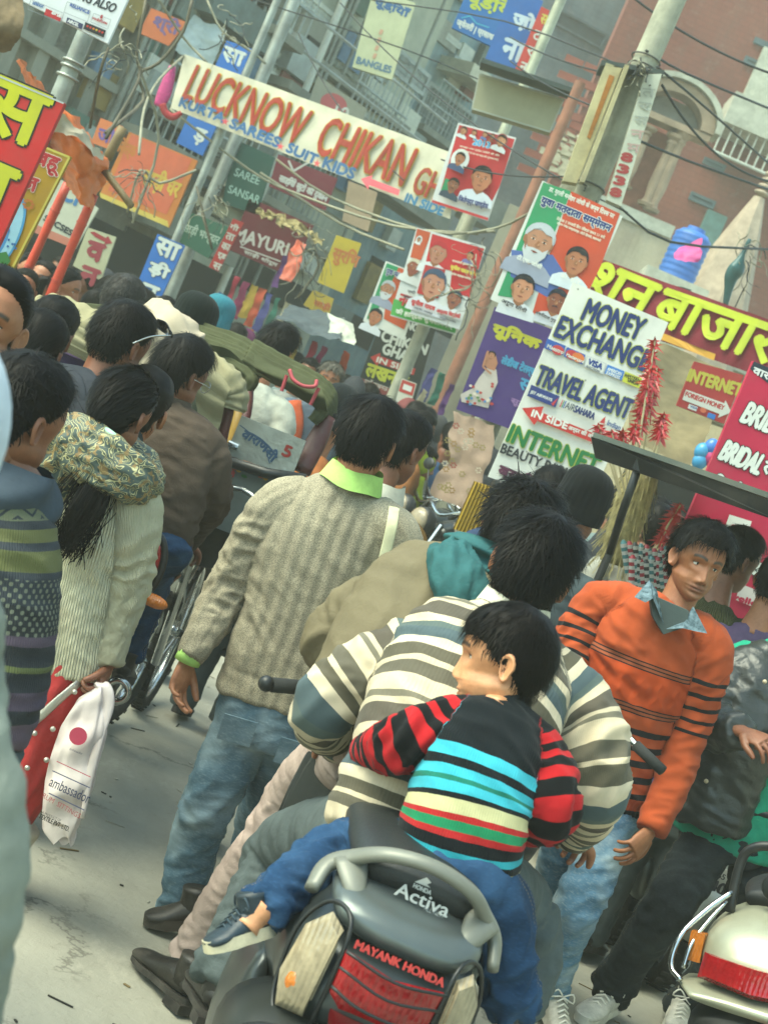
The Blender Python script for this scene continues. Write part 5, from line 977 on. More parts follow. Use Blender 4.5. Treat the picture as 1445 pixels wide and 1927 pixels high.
# --- boy with a grey hood and patterned knit, left edge
p = person_root('dark haired person in a grey hood and jacquard patterned knit at the left edge', 0, 1300, 3.2)
H = Hd(at(34, 790, 3.2), 35, 6, 0); basebody(p, H, (5, 890, 3.2), skin=SKD); hair(H, p, 'male', .018, 2400, .03, .5, seed=31, mess=.8, clump=.0014)
def jacq(name='jacquard'):
    m = bpy.data.materials.new(name); m.use_nodes = True; g = NG(m); al, an = g.attr('al'), g.attr('an')
    base = g.ramp(al, [(0, lin('5a4a58')), (.06, lin('23272c')), (.09, lin('4c3f4e')), (.13, lin('23272c')), (.17, lin('555b34')), (.18, lin('23272c')), (.22, lin('4c3f4e')), (.24, lin('1f2428')), (.3, lin('2a3038')), (.36, lin('565932')), (.40, lin('2a3038')), (.415, lin('5c5e38')), (.44, lin('262c33')), (.455, lin('5c604a')), (1, lin('5c604a'))], 'CONSTANT')
    zz = g.math('SINE', g.math('ADD', g.math('MULTIPLY', al, 260), g.math('MULTIPLY', g.math('PINGPONG', g.math('MULTIPLY', an, 3.2), 1), 6))); base = g.mix(g.math('MULTIPLY', g.math('GREATER_THAN', zz, .72), g.math('GREATER_THAN', al, .46)), base, lin('262c33'))
    d = g.math('MULTIPLY', g.math('SINE', g.math('MULTIPLY', al, 300)), g.math('SINE', g.math('MULTIPLY', an, 38))); base = g.mix(g.math('MULTIPLY', g.math('GREATER_THAN', d, .35), g.math('MULTIPLY', g.math('LESS_THAN', al, .35), g.math('GREATER_THAN', al, .24))), base, lin('6c7060'))
    g.set(g.b, 'Base Color', base); g.b.inputs['Roughness'].default_value = .9; g.bump(g.math('SINE', g.math('MULTIPLY', an, 140)), .4, .003); g.bump(g.noise(200, 3), .4, .004); MATS[name] = m; return m
S10 = (1, 0, 0); jm = jacq()
cloth('knit_top', p, [T(A((-45, 1390, 3.2), (-28, 1300, 3.2), (0, 1180, 3.2), (20, 1060, 3.2), (25, 960, 3.2), (15, 905, 3.2)), [(.10, .12), (.12, .12), (.11, .12), (.10, .12), (.07, .1), (.05, .06)], S10, 0)], jm, .009, wr=.01, seed=33)
def hood_(u, v): a = u * 6.283; c = at(12, 905, 3.2); r = .085 + .028 * math.sin(v * math.pi) + .01 * math.sin(a * 4 + v * 6); return c + Vector((math.sin(a) * r * 1.05, math.cos(a) * r, -.075 + v * .12))
MB().grid(hood_, 50, 16, cloth_mat('grey_fleece', '3c4650', weave=300), True).build('hood', p, smooth=True)
cloth('trousers', p, [T(A((-50, 1370, 3.2), (-120, 1500, 3.2), (-180, 1640, 3.2)), [.12, .11, .08], S10, 0)], mg, .012, seed=34)
# --- blurred passer-by close to the camera
p = person_root('out of focus passer-by in a pale cap and grey coat at the very left edge', -150, 1500, 1.6)
H = Hd(at(-205, 800, 1.62), 60, 0, 0); basebody(p, H, (-280, 980, 1.62), hi=False, skin=SKD)
b = MB(); b.sphere(H.p(0, -.005, .0), (.100, .124, .140), cloth_mat('pale_cap', 'b9c4cf'), 32, 20, H.r, H.f, H.u); b.build('cap', p, smooth=True)
cloth('coat', p, [T(A((-250, 1050, 1.65), (-330, 1300, 1.65), (-420, 1900, 1.65), (-600, 2500, 1.65)), [(.15, .11), (.19, .13), (.2, .14), (.2, .14)], S10, 0), T(A((-220, 1120, 1.62), (-90, 1380, 1.58), (-42, 1600, 1.58), (-90, 1950, 1.6)), [.07, .052, .052, .042], S10, 1)], cloth_mat('grey_coat', '7c8279'), .012, wr=.008, seed=35)
# --- others in the left half
def back_person(label, hx, hy, d, yaw=10, nod=4, shirt='333', col='0d0b0b', style='male', width=.19, n=900, mt=None, hat=None, arms=True, neck=(-.02, -.02), skin=SK, face=False, L=.75, seed=1, thick=.018, zlow=None, group=None, size=1.0, hl=.04, lean=0):
    c = at(hx, hy, d); p = thing('person', label, 'person', (c.x, c.y, 0), group); H = Hd(c, yaw, nod, 0, size); nbv = c + Vector((neck[0], neck[1] - .02, -.20 * size))
    k = Vector((lean, 0, 0)); basebody(p, H, nbv + Vector((0, 0, .03)), skin=skin, face=face, hi=face and d < 11); 
    if hat: beanie(H, p, hat); hair(H, p, style, .008, 200, .02, .2, seed=seed)
    else: hair(H, p, style, thick, n, hl, .4 if style == 'male' else .04, col=col, seed=seed, mess=.4 if style == 'male' else .06, clump=.0016 * max(1, d / 5), crown=(0, -.045, .12) if style == 'male' else (0, .09, .06))
    y = math.radians(yaw * .5 if abs(yaw) < 100 else yaw); s = (math.cos(y), -math.sin(y), 0); sv_ = Vector(s)
    m = mt or cloth_mat('cloth_' + shirt, shirt, var=.2); b0 = nbv - Vector((0, 0, L)); 
    tb = [T([b0 + k, nbv + (b0 - nbv) * .7 + k * .7, nbv + (b0 - nbv) * .35 + k * .35, nbv - Vector((0, 0, .1)), nbv + Vector((0, 0, .02))], [(width * .85, .12), (width * .85, .12), (width * .95, .125), (width * .85, .105), (.07, .065)], s, 0, 2.3)]
    if arms:
        for q in (-1, 1): sh = nbv + sv_ * q * (width - .01) - Vector((0, 0, .10)); tb.append(T([nbv + sv_ * q * .08 - Vector((0, 0, .06)), sh, sh + sv_ * q * .05 - Vector((0, .02, .28)), sh + sv_ * q * .02 - Vector((0, -.08, .5))], [.06, .068, .058, .045], s, 1 if q < 0 else 2))
    if d < 8: jo = [(tuple(nbv - Vector((0, 0, .35))), .15, .006, 9)]
    else: jo = []
    cloth('top', p, tb, m, .010 if d < 7 else .015, wr=.010, seed=seed, folds=jo)
    if zlow is None:
        z = b0.z + .05; tb = [T([Vector((b0.x, b0.y, z)), Vector((b0.x, b0.y, z - .15))], [(width * .8, .12), (width * .7, .11)], s, 0)]
        for q in (-1, 1): tb.append(T([Vector((b0.x, b0.y, z - .1)) + sv_ * q * .08, Vector((b0.x, b0.y, z * .5)) + sv_ * q * .1, Vector((b0.x, b0.y, .08)) + sv_ * q * .1], [.09, .07, .06], s, q))
        cloth('trousers', p, tb, mg, .016, wr=.008, seed=seed)
        for q in (-1, 1): an = Vector((b0.x, b0.y, .085)) + sv_ * q * .1; fw = Vector((math.sin(y), math.cos(y), 0)); shoe(p, an, an + fw * .19 - Vector((0, 0, .03)), 1.0, '1c1a18', '2a2622')
    return p, H, nbv
p, H, n_ = back_person('young woman cut by the left edge, only one dark eye and her parted hair showing', -28, 612, 3.45, 172, 0, '5a4a4a', style='fem', face=True, skin='9a6848', seed=41, thick=.014, L=.6, width=.17); eyes(H, p)
stp = knit_mat('olive_black_stripes', '6f7355', 90, 1, ramp_t=(22, 0, [(0, '7c8062'), (.5, '14181a')]), ramp_a=[(0, '7c8062'), (.5, '14181a')], ta=(24, 0))
back_person('woman with smooth tied black hair in an olive and black striped top, nearer of two', 66, 662, 4.9, 5, 4, mt=stp, style='fem', n=1500, seed=42, thick=.012, skin=SKD)
back_person('woman with smooth tied black hair, half hidden by the striped-top woman', 92, 630, 5.4, 8, 4, '2a2c30', style='fem', n=1200, seed=43, thick=.012, skin=SKD)
p, H, n_ = back_person('man in a black hooded jacket with sunglasses pushed up on his head', 226, 648, 4.9, 34, 6, '1b2224', n=2600, seed=44, skin=SKD, thick=.017, hl=.035)
def hd2(u, v): a = u * 6.283; r = .09 + .03 * math.sin(v * math.pi) + .008 * math.sin(a * 5 + v * 5); return n_ + Vector((math.sin(a) * r * 1.25 - .03, math.cos(a) * r, -.07 + v * .12))
MB().grid(hd2, 50, 16, cloth_mat('black_fleece', '182226', weave=300), True).build('hood', p, smooth=True)
sg_ = thing('sunglasses', 'black sunglasses with metal arms pushed up on the hooded man\'s head', 'sunglasses', H.p(0, .05, .1))
b = MB(); gm = mat('dark_lens', '0b0d0e', .12, var=0); am = mat('steel', 'b4b6b2', .25, .9, var=.1)
for q in (-1, 1): b.tube([H.p(q * .1, .075, .095), H.p(q * .1, .0, .06), H.p(q * .096, -.05, .015)], .003, am, 6, None, 4); b.tube([H.p(q * .008, .098, .115), H.p(q * .05, .1, .112), H.p(q * .095, .082, .1)], [(.004, .02), (.004, .024), (.004, .012)], gm, 12, None, 4)
b.build('frame', sg_, smooth=True)
bp = thing('backpack', 'dark grey backpack on the hooded man\'s back', 'backpack', at(118, 790, 4.75)); b = MB(); b.tube(A((132, 700, 4.72), (125, 740, 4.68), (112, 800, 4.66), (100, 850, 4.7)), [(.07, .04), (.12, .08), (.13, .09), (.1, .07)], cloth_mat('backpack_cloth', '33363c'), 24, (1, 0, 0), 5, True, 3); b.build('body', bp, smooth=True)
b = MB(); b.tube(A((128, 690, 4.66), (140, 706, 4.62), (150, 740, 4.6), (150, 790, 4.6)), [(.02, .006)] * 4, cloth_mat('backpack_cloth', '33363c'), 10, (1, 0, 0), 4); b.build('strap', bp, smooth=True)
back_person('man in a pale blue shirt walking ahead of the hooded man', 250, 640, 6.0, 5, 5, 'a9b8cc', n=200, seed=45, width=.2)
stp2 = MATS['olive_black_stripes']; back_person('person in an olive and black striped top hidden behind the cream cardigan', 262, 770, 4.9, 0, 0, mt=stp2, n=100, seed=46, arms=False, L=.42, width=.16)
# rider in brown
p = person_root('motorcycle rider with glasses in a plain brown sweater and blue jeans', 300, 1050, 5.3)
H = Hd(at(338, 707, 5.35), 38, 6, 0); basebody(p, H, (318, 775, 5.33), [hand(at(352, 1022, 5.95), (.1, .9, -.3), (0, -.2, -1), -1, .8)], skin=SKD, links=[[(384, 850, 5.3), (394, 940, 5.4), (352, 1020, 5.92)]]); hair(H, p, 'male', .021, 2600, .045, .35, seed=47)
S15 = side_of((240, 800, 5.35), (398, 850, 5.3)); bs_ = cloth_mat('brown_wool', '4c4138', rough=.9, weave=260, var=.12)
top('sweater', p, bs_, [(272, 1015, 5.25), (288, 950, 5.26), (303, 880, 5.28), (318, 810, 5.32), (324, 768, 5.34)], [(.155, .12), (.165, .12), (.18, .12), (.165, .11), (.068, .06)], [(240, 805, 5.35), (210, 900, 5.4), (240, 960, 5.8)], [(386, 848, 5.3), (396, 940, 5.4), (352, 1018, 5.9)], (.07, .06, .04), sd_=S15, wr=.010, seed=48)
MB().tube(A((322, 774, 5.34), (328, 752, 5.345)), [.066, .062], bs_, 20, None, 2).build('collar', p, smooth=True)
legs('jeans', p, J2, [(278, 1000, 5.25), (272, 1040, 5.22), (270, 1060, 5.2)], [(.14, .11), (.155, .12), (.13, .12)], [[(280, 1045, 5.25), (288, 1075, 5.6), (272, 1130, 5.7), (236, 1235, 5.7)], [(225, 1040, 5.3), (190, 1070, 5.7), (150, 1220, 5.7)]], (.08, .072, .06, .052), S15, seed=49)
g = at(232, 1262, 5.7); shoe(p, g, g + Vector((0, .2, -.03)), 1, '1c1a18', '2a2622')
gl = thing('eyeglasses', 'thin metal eyeglasses worn by the rider in brown', 'eyeglasses', H.p(0, .1, 0)); b = MB()
for q in (-1, 1): b.torus(H.p(q * .033, .1, .008), H.f, .021, .0015, am, 20, 5); b.tube([H.p(q * .055, .1, .012), H.p(q * .082, .05, .01), H.p(q * .082, -.01, .008)], .0016, am, 5)
b.build('frame', gl, smooth=True)
# rickshaw passengers and further figures
back_person('grizzled man in a purple jacket seated in the pale-hooded rickshaw', 228, 572, 7.3, 20, 5, '3a2c46', col='3b3a38', n=1500, seed=51, hl=.03, zlow=1, skin=SKD, L=.5)
back_person('person in a ribbed black beanie riding in the rickshaw', 357, 622, 6.8, 25, 3, '3f4438', hat='0c1413', seed=52, zlow=1, L=.45)
back_person('person in a teal beanie beyond the rickshaw hood', 404, 606, 9.5, 30, 3, '31504f', hat='2c6b78', seed=53)
back_person('tousled man in a loose white kurta ahead of the olive rickshaw', 520, 660, 7.9, 18, 2, mt=cloth_mat('white_kurta', 'a9aa9c', weave=90, wst=.5), n=1500, seed=54, hl=.07, thick=.022, lean=-.08, width=.2)
back_person('mustachioed man facing us between the rickshaws and the shops', 577, 706, 12.5, 185, 0, '7a7d78', face=True, seed=55, n=500, skin='8d5c40')
p, H, n_ = back_person('older man facing us with curly grey hair and a rust and blue scarf', 617, 718, 11.2, 175, 0, '4a5560', face=True, col='6a665c', seed=56, n=900, hl=.06, thick=.022, skin='a8714f')
MB().tube([n_ + Vector((-.13, -.1, -.02)), n_ + Vector((-.05, -.15, -.16)), n_ + Vector((0, -.16, -.35))], [(.05, .03), (.05, .03), (.04, .02)], cloth_mat('rust_cloth', 'a34a2c'), 12, (1, 0, 0), 4).build('scarf', p, smooth=True)
back_person('passenger in a rust-orange jacket and dark cap ahead of the rickshaw', 628, 790, 7.2, 12, 4, 'a3643a', hat='15191a', seed=57, width=.21)
p, H, n_ = back_person('man in a mustard ribbed sweater and white collar in front of the fawn sweater', 752, 846, 5.5, 40, 4, mt=knit_mat('mustard_knit', '7d5a22', 60, 1, depth=.9), n=1500, seed=58, skin=SKD, width=.2)
collar(p, H, n_ + Vector((0.01, 0, .03)), cloth_mat('white_shirt', 'c9c5b2'), r=.078, h=.05, open_=.5)
p, H, n_ = back_person('man in a slate blazer and black ribbed beanie behind the scooter rider', 1087, 962, 5.75, 42, 6, mt=cloth_mat('slate_blazer', '3d474a', weave=700), hat='0b0e10', seed=59, skin='8d5c40', width=.205)
collar(p, H, n_ + Vector((.01, 0, .02)), cloth_mat('white_shirt', 'c9c5b2'), r=.07, h=.045, open_=.5)
back_person('dark haired person just behind the beanie wearer, only the crown showing', 1030, 940, 6.5, 30, 6, '2c3a52', n=1200, seed=60)
p, H, n_ = back_person('man turned away in an olive ribbed jumper behind the orange jumper', 1383, 1055, 6.3, 62, 6, mt=knit_mat('olive_knit', '4b4c30', 64, 1, depth=.9), n=1800, seed=61, skin=SKD, width=.21)
back_person('dark haired person in a mauve top cut by the right edge', 1462, 1105, 6.2, 30, 0, '5a4a66', n=500, seed=62)
for args in (('girl with centre-parted hair and a patterned dress looking our way beside a red pole', 42, 545, 9.3, 168, '7a5a48', 'fem', 71), ('woman with side-swept hair behind the girl in the patterned dress', 54, 512, 10.4, 150, '6a5048', 'fem', 72), ('girl in a white striped blouse looking at the camera', 79, 528, 10.0, 190, 'b9c0c2', 'fem', 73),
             ('young woman in profile in a blue jacket with a ponytail', 122, 545, 9.4, 95, '2f5c8e', 'fem', 74), ('older woman\'s face cut by the left edge beside the blue sign panel', 2, 520, 9.8, 160, '8a6a3a', 'fem', 75)):
    l, x, y, d, yw, c, s, sd0 = args; p, H, n_ = back_person(l, x, y, d, yw, 2, c, style=s, face=True, skin='9a6544', seed=sd0, n=500, thick=.012, size=.95, width=.165); eyes(H, p)
    if sd0 == 74:
        MB().tube([H.p(0, -.09, .02), H.p(0, -.15, -.02), H.p(0, -.14, -.14), H.p(0, -.12, -.24)], [.02, .032, .028, .008], hair_mat('0d0b0b'), 10, None, 4).build('ponytail', p, smooth=True)
# ================================================================ vehicles
blk = mat('black_plastic', '16191a', .4, var=.2, dirt=.25, spec=.4); chrome = mat('chrome', 'b9bdbb', .16, 1, var=.1, dirt=.2); rub = mat('tyre_rubber', '1f2120', .85, var=.3, bump=.4, bs=60, dirt=.5); redl = mat('red_lens', '8c1016', .15, var=.25, vs_=18, spec=.6); amb = mat('amber_lens', 'b5661c', .2, var=.2, vs_=18, spec=.6); clr = mat('clear_lens', '8c8068', .18, var=.3, vs_=22, spec=.6)
def facet(m, sx, sv):
    g = NG(m); c = g.new('ShaderNodeTexCoord').outputs['Object']; sp = g.new('ShaderNodeSeparateXYZ'); g.l.new(c, sp.inputs[0]); h = g.math('ABSOLUTE', g.math('SINE', g.math('MULTIPLY', sp.outputs[0], sx))); v = g.new('ShaderNodeTexVoronoi'); v.inputs['Scale'].default_value = sv; g.l.new(c, v.inputs['Vector']); g.bump(h, .3, .004); g.bump(v.outputs['Distance'], .35, .003)
facet(redl, 260, 90); facet(clr, 330, 60); facet(amb, 400, 120)
silver = mat('silver_paint', '8f9590', .3, .5, var=.12, dirt=.3); graph = mat('graphite_paint', '33393a', .28, .35, var=.15, dirt=.3); seatm = mat('seat_vinyl', '1d2122', .5, var=.2, bump=.3, bs=90); dkm = mat('engine_metal', '4c504c', .5, .6, var=.3, dirt=.5)
def wheel(par, c, ax, R, tr_, spokes=0, rim=None, name='wheel', tread=60):
    c = Vector(c); ax = Vector(ax).normalized(); mb = MB(); mb.torus(c, ax, R - tr_, (tr_, tr_ * .9), rub, 64, 10); t = ax.orthogonal().normalized(); b = ax.cross(t)
    for k in range(tread):
        a = 2 * math.pi * k / tread; d = t * math.cos(a) + b * math.sin(a); tt = ax.cross(d); s = (k % 2 * 2 - 1); mb.box(c + d * (R - .0015) + ax * s * tr_ * .4, d * .004, tt * (R * .035), ax * tr_ * .35, rub)
    w_ = mb.build('tyre', par, auto=.8); mb = MB(); mb.torus(c, ax, R - tr_ * 2 + .004, (.009, tr_ * .45), rim or chrome, 48, 8); mb.tube([c - ax * .035, c + ax * .035], .025, rim or chrome, 14); mb.build('rim', w_, smooth=True)
    if spokes:
        mb = MB()
        for k in range(spokes): a = 2 * math.pi * k / spokes; d = t * math.cos(a) + b * math.sin(a); a2 = a + .25 * (1 if k % 2 else -1); d2 = t * math.cos(a2) + b * math.sin(a2); mb.tube([c + d2 * .022 + ax * (.025 if k % 2 else -.025), c + d * (R - tr_ * 2)], .0018, rim or chrome, 4)
        mb.build('spokes', w_)
    return w_
# frame helper: local x right, y forward, z up -> world
class Fr:
    def __init__(s, o, yaw, lean=0): a = math.radians(yaw); s.o = Vector(o); s.f = Vector((math.sin(a), math.cos(a), 0)); s.r = Vector((math.cos(a), -math.sin(a), 0)); q = Matrix.Rotation(math.radians(lean), 3, s.f); s.r = q @ s.r; s.u = q @ Vector((0, 0, 1))
    def p(s, x, y, z): return s.o + s.r * x + s.f * y + s.u * z
    def P(s, *L): return [s.p(*q) for q in L]
def loft(fr, secs, m, n=28, mb=None, sm=4, power=2.4):
    # secs: (y, zc, halfwidth, halfheight) along forward axis
    mb = mb or MB(); mb.tube([fr.p(0, s[0], s[1]) for s in secs], [(s[2], s[3]) for s in secs], m, n, tuple(fr.r), sm, True, power); return mb
# --- the scooter in front of us (rear end), described in its own frame, rear at y=0, forward +y
o = at(705, 1850, 2.76)
class FrS(Fr):
    def p(s, x, y, z): x *= .81; z = float(np.interp(z, [-1, 0, .6, .76, .9, 1.0, 1.3], [-1, 0, .615, .782, .872, .955, 1.23])); return s.o + s.r * x + s.f * y + s.u * z
fr = FrS((o.x, o.y + .04, 0), -3, 1.5)
S = thing('scooter', 'black and silver scooter seen from behind, ridden by the striped man and the boy', 'scooter', fr.o)
loft(fr, [(-.03, .60, .11, .05), (.0, .63, .155, .10), (.08, .66, .185, .125), (.25, .66, .195, .15), (.5, .60, .19, .19), (.75, .50, .15, .18), (.9, .42, .10, .12)], graph, 36).build('body', S, smooth=True)
loft(fr, [(-.035, .785, .05, .012), (-.01, .80, .125, .03), (.06, .835, .15, .034), (.2, .85, .15, .03)], mat('tail_silver', '565d5c', .3, .45, var=.1, dirt=.25), 28, sm=3).build('tail_cowl', S, smooth=True)
loft(fr, [(.08, .90, .09, .03), (.12, .91, .125, .045), (.25, .92, .14, .05), (.5, .90, .14, .05), (.75, .87, .115, .045), (.95, .86, .07, .03)], seatm, 30).build('seat', S, smooth=True)
# vents in the cowl
for k in range(2): MB().box(fr.p(.015, -.004 + .03 * k, .832 + .013 * k), fr.r * (.062 - .006 * k), fr.f * .006 + fr.u * .002, fr.u * .0042, blk).build('vent_slot', S)
# rear lamps
def lens(name, pts, m, off, th=.03, par=S):
    P = [fr.p(*q) for q in pts]; mb = MB(); n = len(P); c = sum(P, Vector()) / n; N_ = (-fr.f * 1 + fr.u * .25).normalized(); V = [p for p in P] + [p.lerp(c, .18) + N_ * th for p in P] + [c + N_ * (th * 1.25)]
    mb.add(V, [(i, (i + 1) % n, n + (i + 1) % n, n + i) for i in range(n)] + [(n + i, n + (i + 1) % n, 2 * n) for i in range(n)], m); return mb.build(name, par, auto=.9)
lens('tail_light', [(-.125, -.052, .748), (0, -.075, .738), (.125, -.052, .748), (.115, -.062, .675), (.085, -.068, .652), (-.085, -.068, .652), (-.115, -.062, .675)], redl, 0, .018)
lens('tail_light_band', [(-.10, -.066, .650), (.10, -.066, .650), (.085, -.066, .622), (-.085, -.066, .622)], mat('deep_red', '5a0a10', .2, var=.1), 0, .012)
for s, nm in ((-1, 'l'), (1, 'r')):
    hz_ = lens('indicator', [(s * .135, -.035, .775), (s * .17, -.01, .80), (s * .21, .01, .74), (s * .22, .01, .65), (s * .20, -.02, .60), (s * .14, -.05, .61)], clr, 0, .03)
    mb = MB()
    for k in range(7): mb.tube(fr.P((s * (.14 + .008 * k), -.058 + .006 * k, .645), (s * (.138 + .008 * k), -.052 + .006 * k, .75)), .0022, clr, 4)
    mb.build('ribs', hz_); MB().sphere(fr.p(s * .165, -.035, .655), (.034, .02, .030), amb, 12, 8, fr.r, fr.f, fr.u).build('bulb', hz_, smooth=True)
    MB().tube(fr.P((s * .118, -.06, .60), (s * .12, -.062, .70), (s * .125, -.045, .79), (s * .15, -.01, .825), (s * .19, .02, .80), (s * .222, .03, .72), (s * .215, .01, .62), (s * .19, -.04, .575)), .0045, blk, 8, None, 5).build('lamp_guard', S, smooth=True)
MB().tube(fr.P((-.30, .10, .40), (-.285, -.02, .50), (-.22, -.09, .575), (-.10, -.115, .60), (.10, -.115, .60), (.22, -.09, .575), (.285, -.02, .50), (.30, .10, .40)), .013, blk, 12, None, 5).build('crash_bar', S, smooth=True)
MB().tube(fr.P((-.118, -.085, .69), (-.05, -.105, .68), (.05, -.105, .68), (.118, -.085, .69)), .0032, blk, 8, None, 4).build('guard_wire', S, smooth=True); MB().tube(fr.P((-.12, -.08, .752), (0, -.098, .742), (.12, -.08, .752)), .0032, blk, 8, None, 4).build('guard_wire', S, smooth=True); MB().tube(fr.P((-.12, -.085, .725), (0, -.105, .712), (.12, -.085, .725)), .0028, blk, 8, None, 4).build('guard_wire', S, smooth=True)
# grab rail: broad cast loop with webs
gr = mat('cast_grey', '6e6f66', .45, .2, var=.15, dirt=.3)
MB().tube(fr.P((-.225, .06, .80), (-.21, .10, .865), (-.165, .09, .915), (-.10, .05, .965), (0, .035, .985), (.10, .05, .965), (.165, .09, .915), (.21, .10, .865), (.225, .06, .80)), [(.016, .012), (.022, .014), (.021, .014), (.017, .013), (.016, .013), (.017, .013), (.021, .014), (.022, .014), (.014, .011)], gr, 16, None, 6).build('grab_rail', S, smooth=True)
for s in (-1, 1): MB().tube(fr.P((s * .165, .09, .905), (s * .14, .04, .86), (s * .118, .02, .815)), [(.035, .014), (.022, .012), (.008, .008)], gr, 12, tuple(fr.r), 4).build('rail_web', S, smooth=True)
# bumper / mudguard / plate, wheel
loft(fr, [(-.16, .44, .10, .03), (-.12, .50, .19, .07), (-.02, .52, .23, .10), (.12, .50, .24, .12)], mat('mud_black', '1c201e', .5, var=.2, dirt=.4), 32, sm=4).build('rear_guard', S, smooth=True)
wheel(S, fr.p(0, .12, .23), fr.r, .23, .05, rim=graph); wheel(S, fr.p(0, 1.35, .23), fr.r, .23, .045, rim=graph)
for q in (-1, 1): loft(Fr(fr.p(q * .2, 0, 0), -3), [(.3, .45, .02, .12), (.5, .42, .05, .16), (.8, .38, .03, .12)], graph, 20).build('side_panel', S, smooth=True)
MB().box(fr.p(0, 1.05, .27), fr.r * .19, fr.f * .25, fr.u * .03, blk).build('floorboard', S); loft(fr, [(1.22, .65, .2, .33), (1.27, .66, .21, .34), (1.33, .64, .17, .28)], graph, 28).build('leg_shield', S, smooth=True)
MB().tube(fr.P((0, 1.3, .4), (0, 1.2, 1.0)), .035, blk, 12).build('steering_column', S)
hb = MB().tube(fr.P((-.36, 1.0, 1.02), (-.2, 1.12, 1.05), (0, 1.17, 1.04), (.2, 1.12, 1.05), (.36, 1.0, 1.02)), .014, blk, 10, None, 4).build('handlebar', S, smooth=True); loft(fr, [(1.08, 1.02, .1, .05), (1.2, 1.05, .14, .08), (1.3, 1.03, .08, .06)], graph, 20).build('headlamp_cowl', S, smooth=True)
for s in (-1, 1):
    MB().tube(fr.P((s * .36, 1.0, 1.02), (s * .46, .95, 1.0)), .018, rub, 10).build('grip', hb, smooth=True); MB().sphere(fr.p(s * .475, .945, .998), .02, blk, 12, 8).build('bar_end', hb, smooth=True)
# lettering on the seat back and the dealer's strip
def fmtext(t, c, X, Y, W_, H_, m, par, name='lettering', bold=.0):
    V, Fc, asp = text_mesh(t); X = Vector(X).normalized(); Y = Vector(Y).normalized(); Nn = X.cross(Y); mb = MB()
    for k, (ox, oy) in enumerate(((0, 0), (bold, 0), (-bold, 0), (0, bold))[:4 if bold else 1]): mb.add([Vector(c) + X * ((v[0] - .5) * W_ + ox) + Y * ((v[1] - .5) * H_ + oy) + Nn * (.0006 * k) for v in V], Fc, m)
    return mb.build(name, par)
wp = mat('white_print', 'a9aca8', .6, var=.1); rp2 = mat('red_print', '9c2a24', .6, var=.2)
ux = fr.r; uy = (fr.u * .93 + fr.f * .4).normalized(); fmtext('HONDA', fr.p(.0, .052, .925), ux, uy, .035, .008, wp, S, bold=.0006); fmtext('Activa', fr.p(.01, .048, .905), ux, uy, .105, .024, wp, S, bold=.001); fmtext('ALL NEW', fr.p(.045, .046, .888), ux, uy, .04, .007, wp, S)
MB().prism([fr.p(*q) for q in ((-.022, .056, .932), (.0, .062, .95), (.014, .06, .944), (.006, .057, .938), (.016, .056, .934))], uy.cross(ux) * .001, wp).build('wing_emblem', S)
fmtext('MAYANK HONDA', fr.p(0.0, -.066, .768), ux, (fr.u * .9 + fr.f * .4).normalized(), .17, .015, rp2, S, bold=.0014)
# --- pale scooter at the lower right corner
o = at(1428, 1835, 4.3); fr2 = Fr((0, 0, 0), 26, -13); q = fr2.p(0, -.02, .68); fr2.o = Vector((o.x - q.x, o.y - q.y, 0)); S2_ = thing('scooter', 'pale silver scooter rear with black backrest tube and chrome rails at the lower right corner', 'scooter', fr2.o); pale = mat('champagne_paint', '9c9c86', .3, .3, var=.08, dirt=.25)
loft(fr2, [(-.02, .64, .12, .05), (.0, .66, .16, .085), (.1, .70, .19, .12), (.35, .70, .2, .14), (.6, .64, .18, .17), (.9, .5, .1, .12)], pale, 36).build('body', S2_, smooth=True)
fr = fr2; lens('tail_light', [(-.155, -.03, .70), (0, -.055, .70), (.155, -.03, .70), (.16, -.04, .63), (0, -.07, .62), (-.16, -.04, .63)], redl, 0, .03, S2_)
loft(fr2, [(-.1, .585, .16, .012), (-.02, .60, .21, .02), (.1, .60, .22, .02)], pale, 28).build('bumper_lip', S2_, smooth=True); loft(fr2, [(-.08, .50, .14, .05), (0, .50, .17, .09), (.15, .5, .17, .1)], mat('mud_black', '1c201e'), 24).build('rear_guard', S2_, smooth=True)
MB().box(fr2.p(0.06, -.10, .50), fr2.r * .05, fr2.f * .01, fr2.u * .022, redl).build('reflector', S2_)
MB().tube(fr2.P((-.14, .12, .80), (-.14, .13, .93), (-.12, .13, .985), (-.06, .13, 1.01), (.06, .13, 1.01), (.12, .13, .985), (.14, .13, .93), (.14, .12, .80)), .014, blk, 12, None, 5).build('backrest_tube', S2_, smooth=True); MB().sphere(fr2.p(.03, .13, .90), (.10, .04, .06), seatm, 20, 12, fr2.r, fr2.f, fr2.u).build('backrest_pad', S2_, smooth=True)
loft(fr2, [(.2, .84, .12, .03), (.35, .86, .15, .05), (.7, .84, .14, .05), (1.0, .82, .08, .03)], seatm, 28).build('seat', S2_, smooth=True)
for k in range(2): MB().box(fr2.p(.06, .03 + .03 * k, .768 + .01 * k), fr2.r * .05, fr2.f * .007, fr2.u * .006, blk).build('vent_slot', S2_)
for s in (-1, 1):
    MB().tube(fr2.P((s * .14, .1, .86), (s * .19, .06, .80), (s * .235, .0, .72), (s * .24, -.03, .64), (s * .2, -.05, .61)), .008, chrome, 10, None, 5).build('rail', S2_, smooth=True); MB().tube(fr2.P((s * .15, .1, .83), (s * .175, .06, .78), (s * .2, .0, .71), (s * .205, -.03, .64)), .006, chrome, 10, None, 5).build('rail', S2_, smooth=True); MB().box(fr2.p(s * .19, .02, .70), fr2.r * .02, fr2.f * .02, fr2.u * .04, amb).build('indicator', S2_)
wheel(S2_, fr2.p(0, .15, .24), fr2.r, .24, .05, rim=graph); wheel(S2_, fr2.p(0, 1.4, .24), fr2.r, .24, .045, rim=graph)
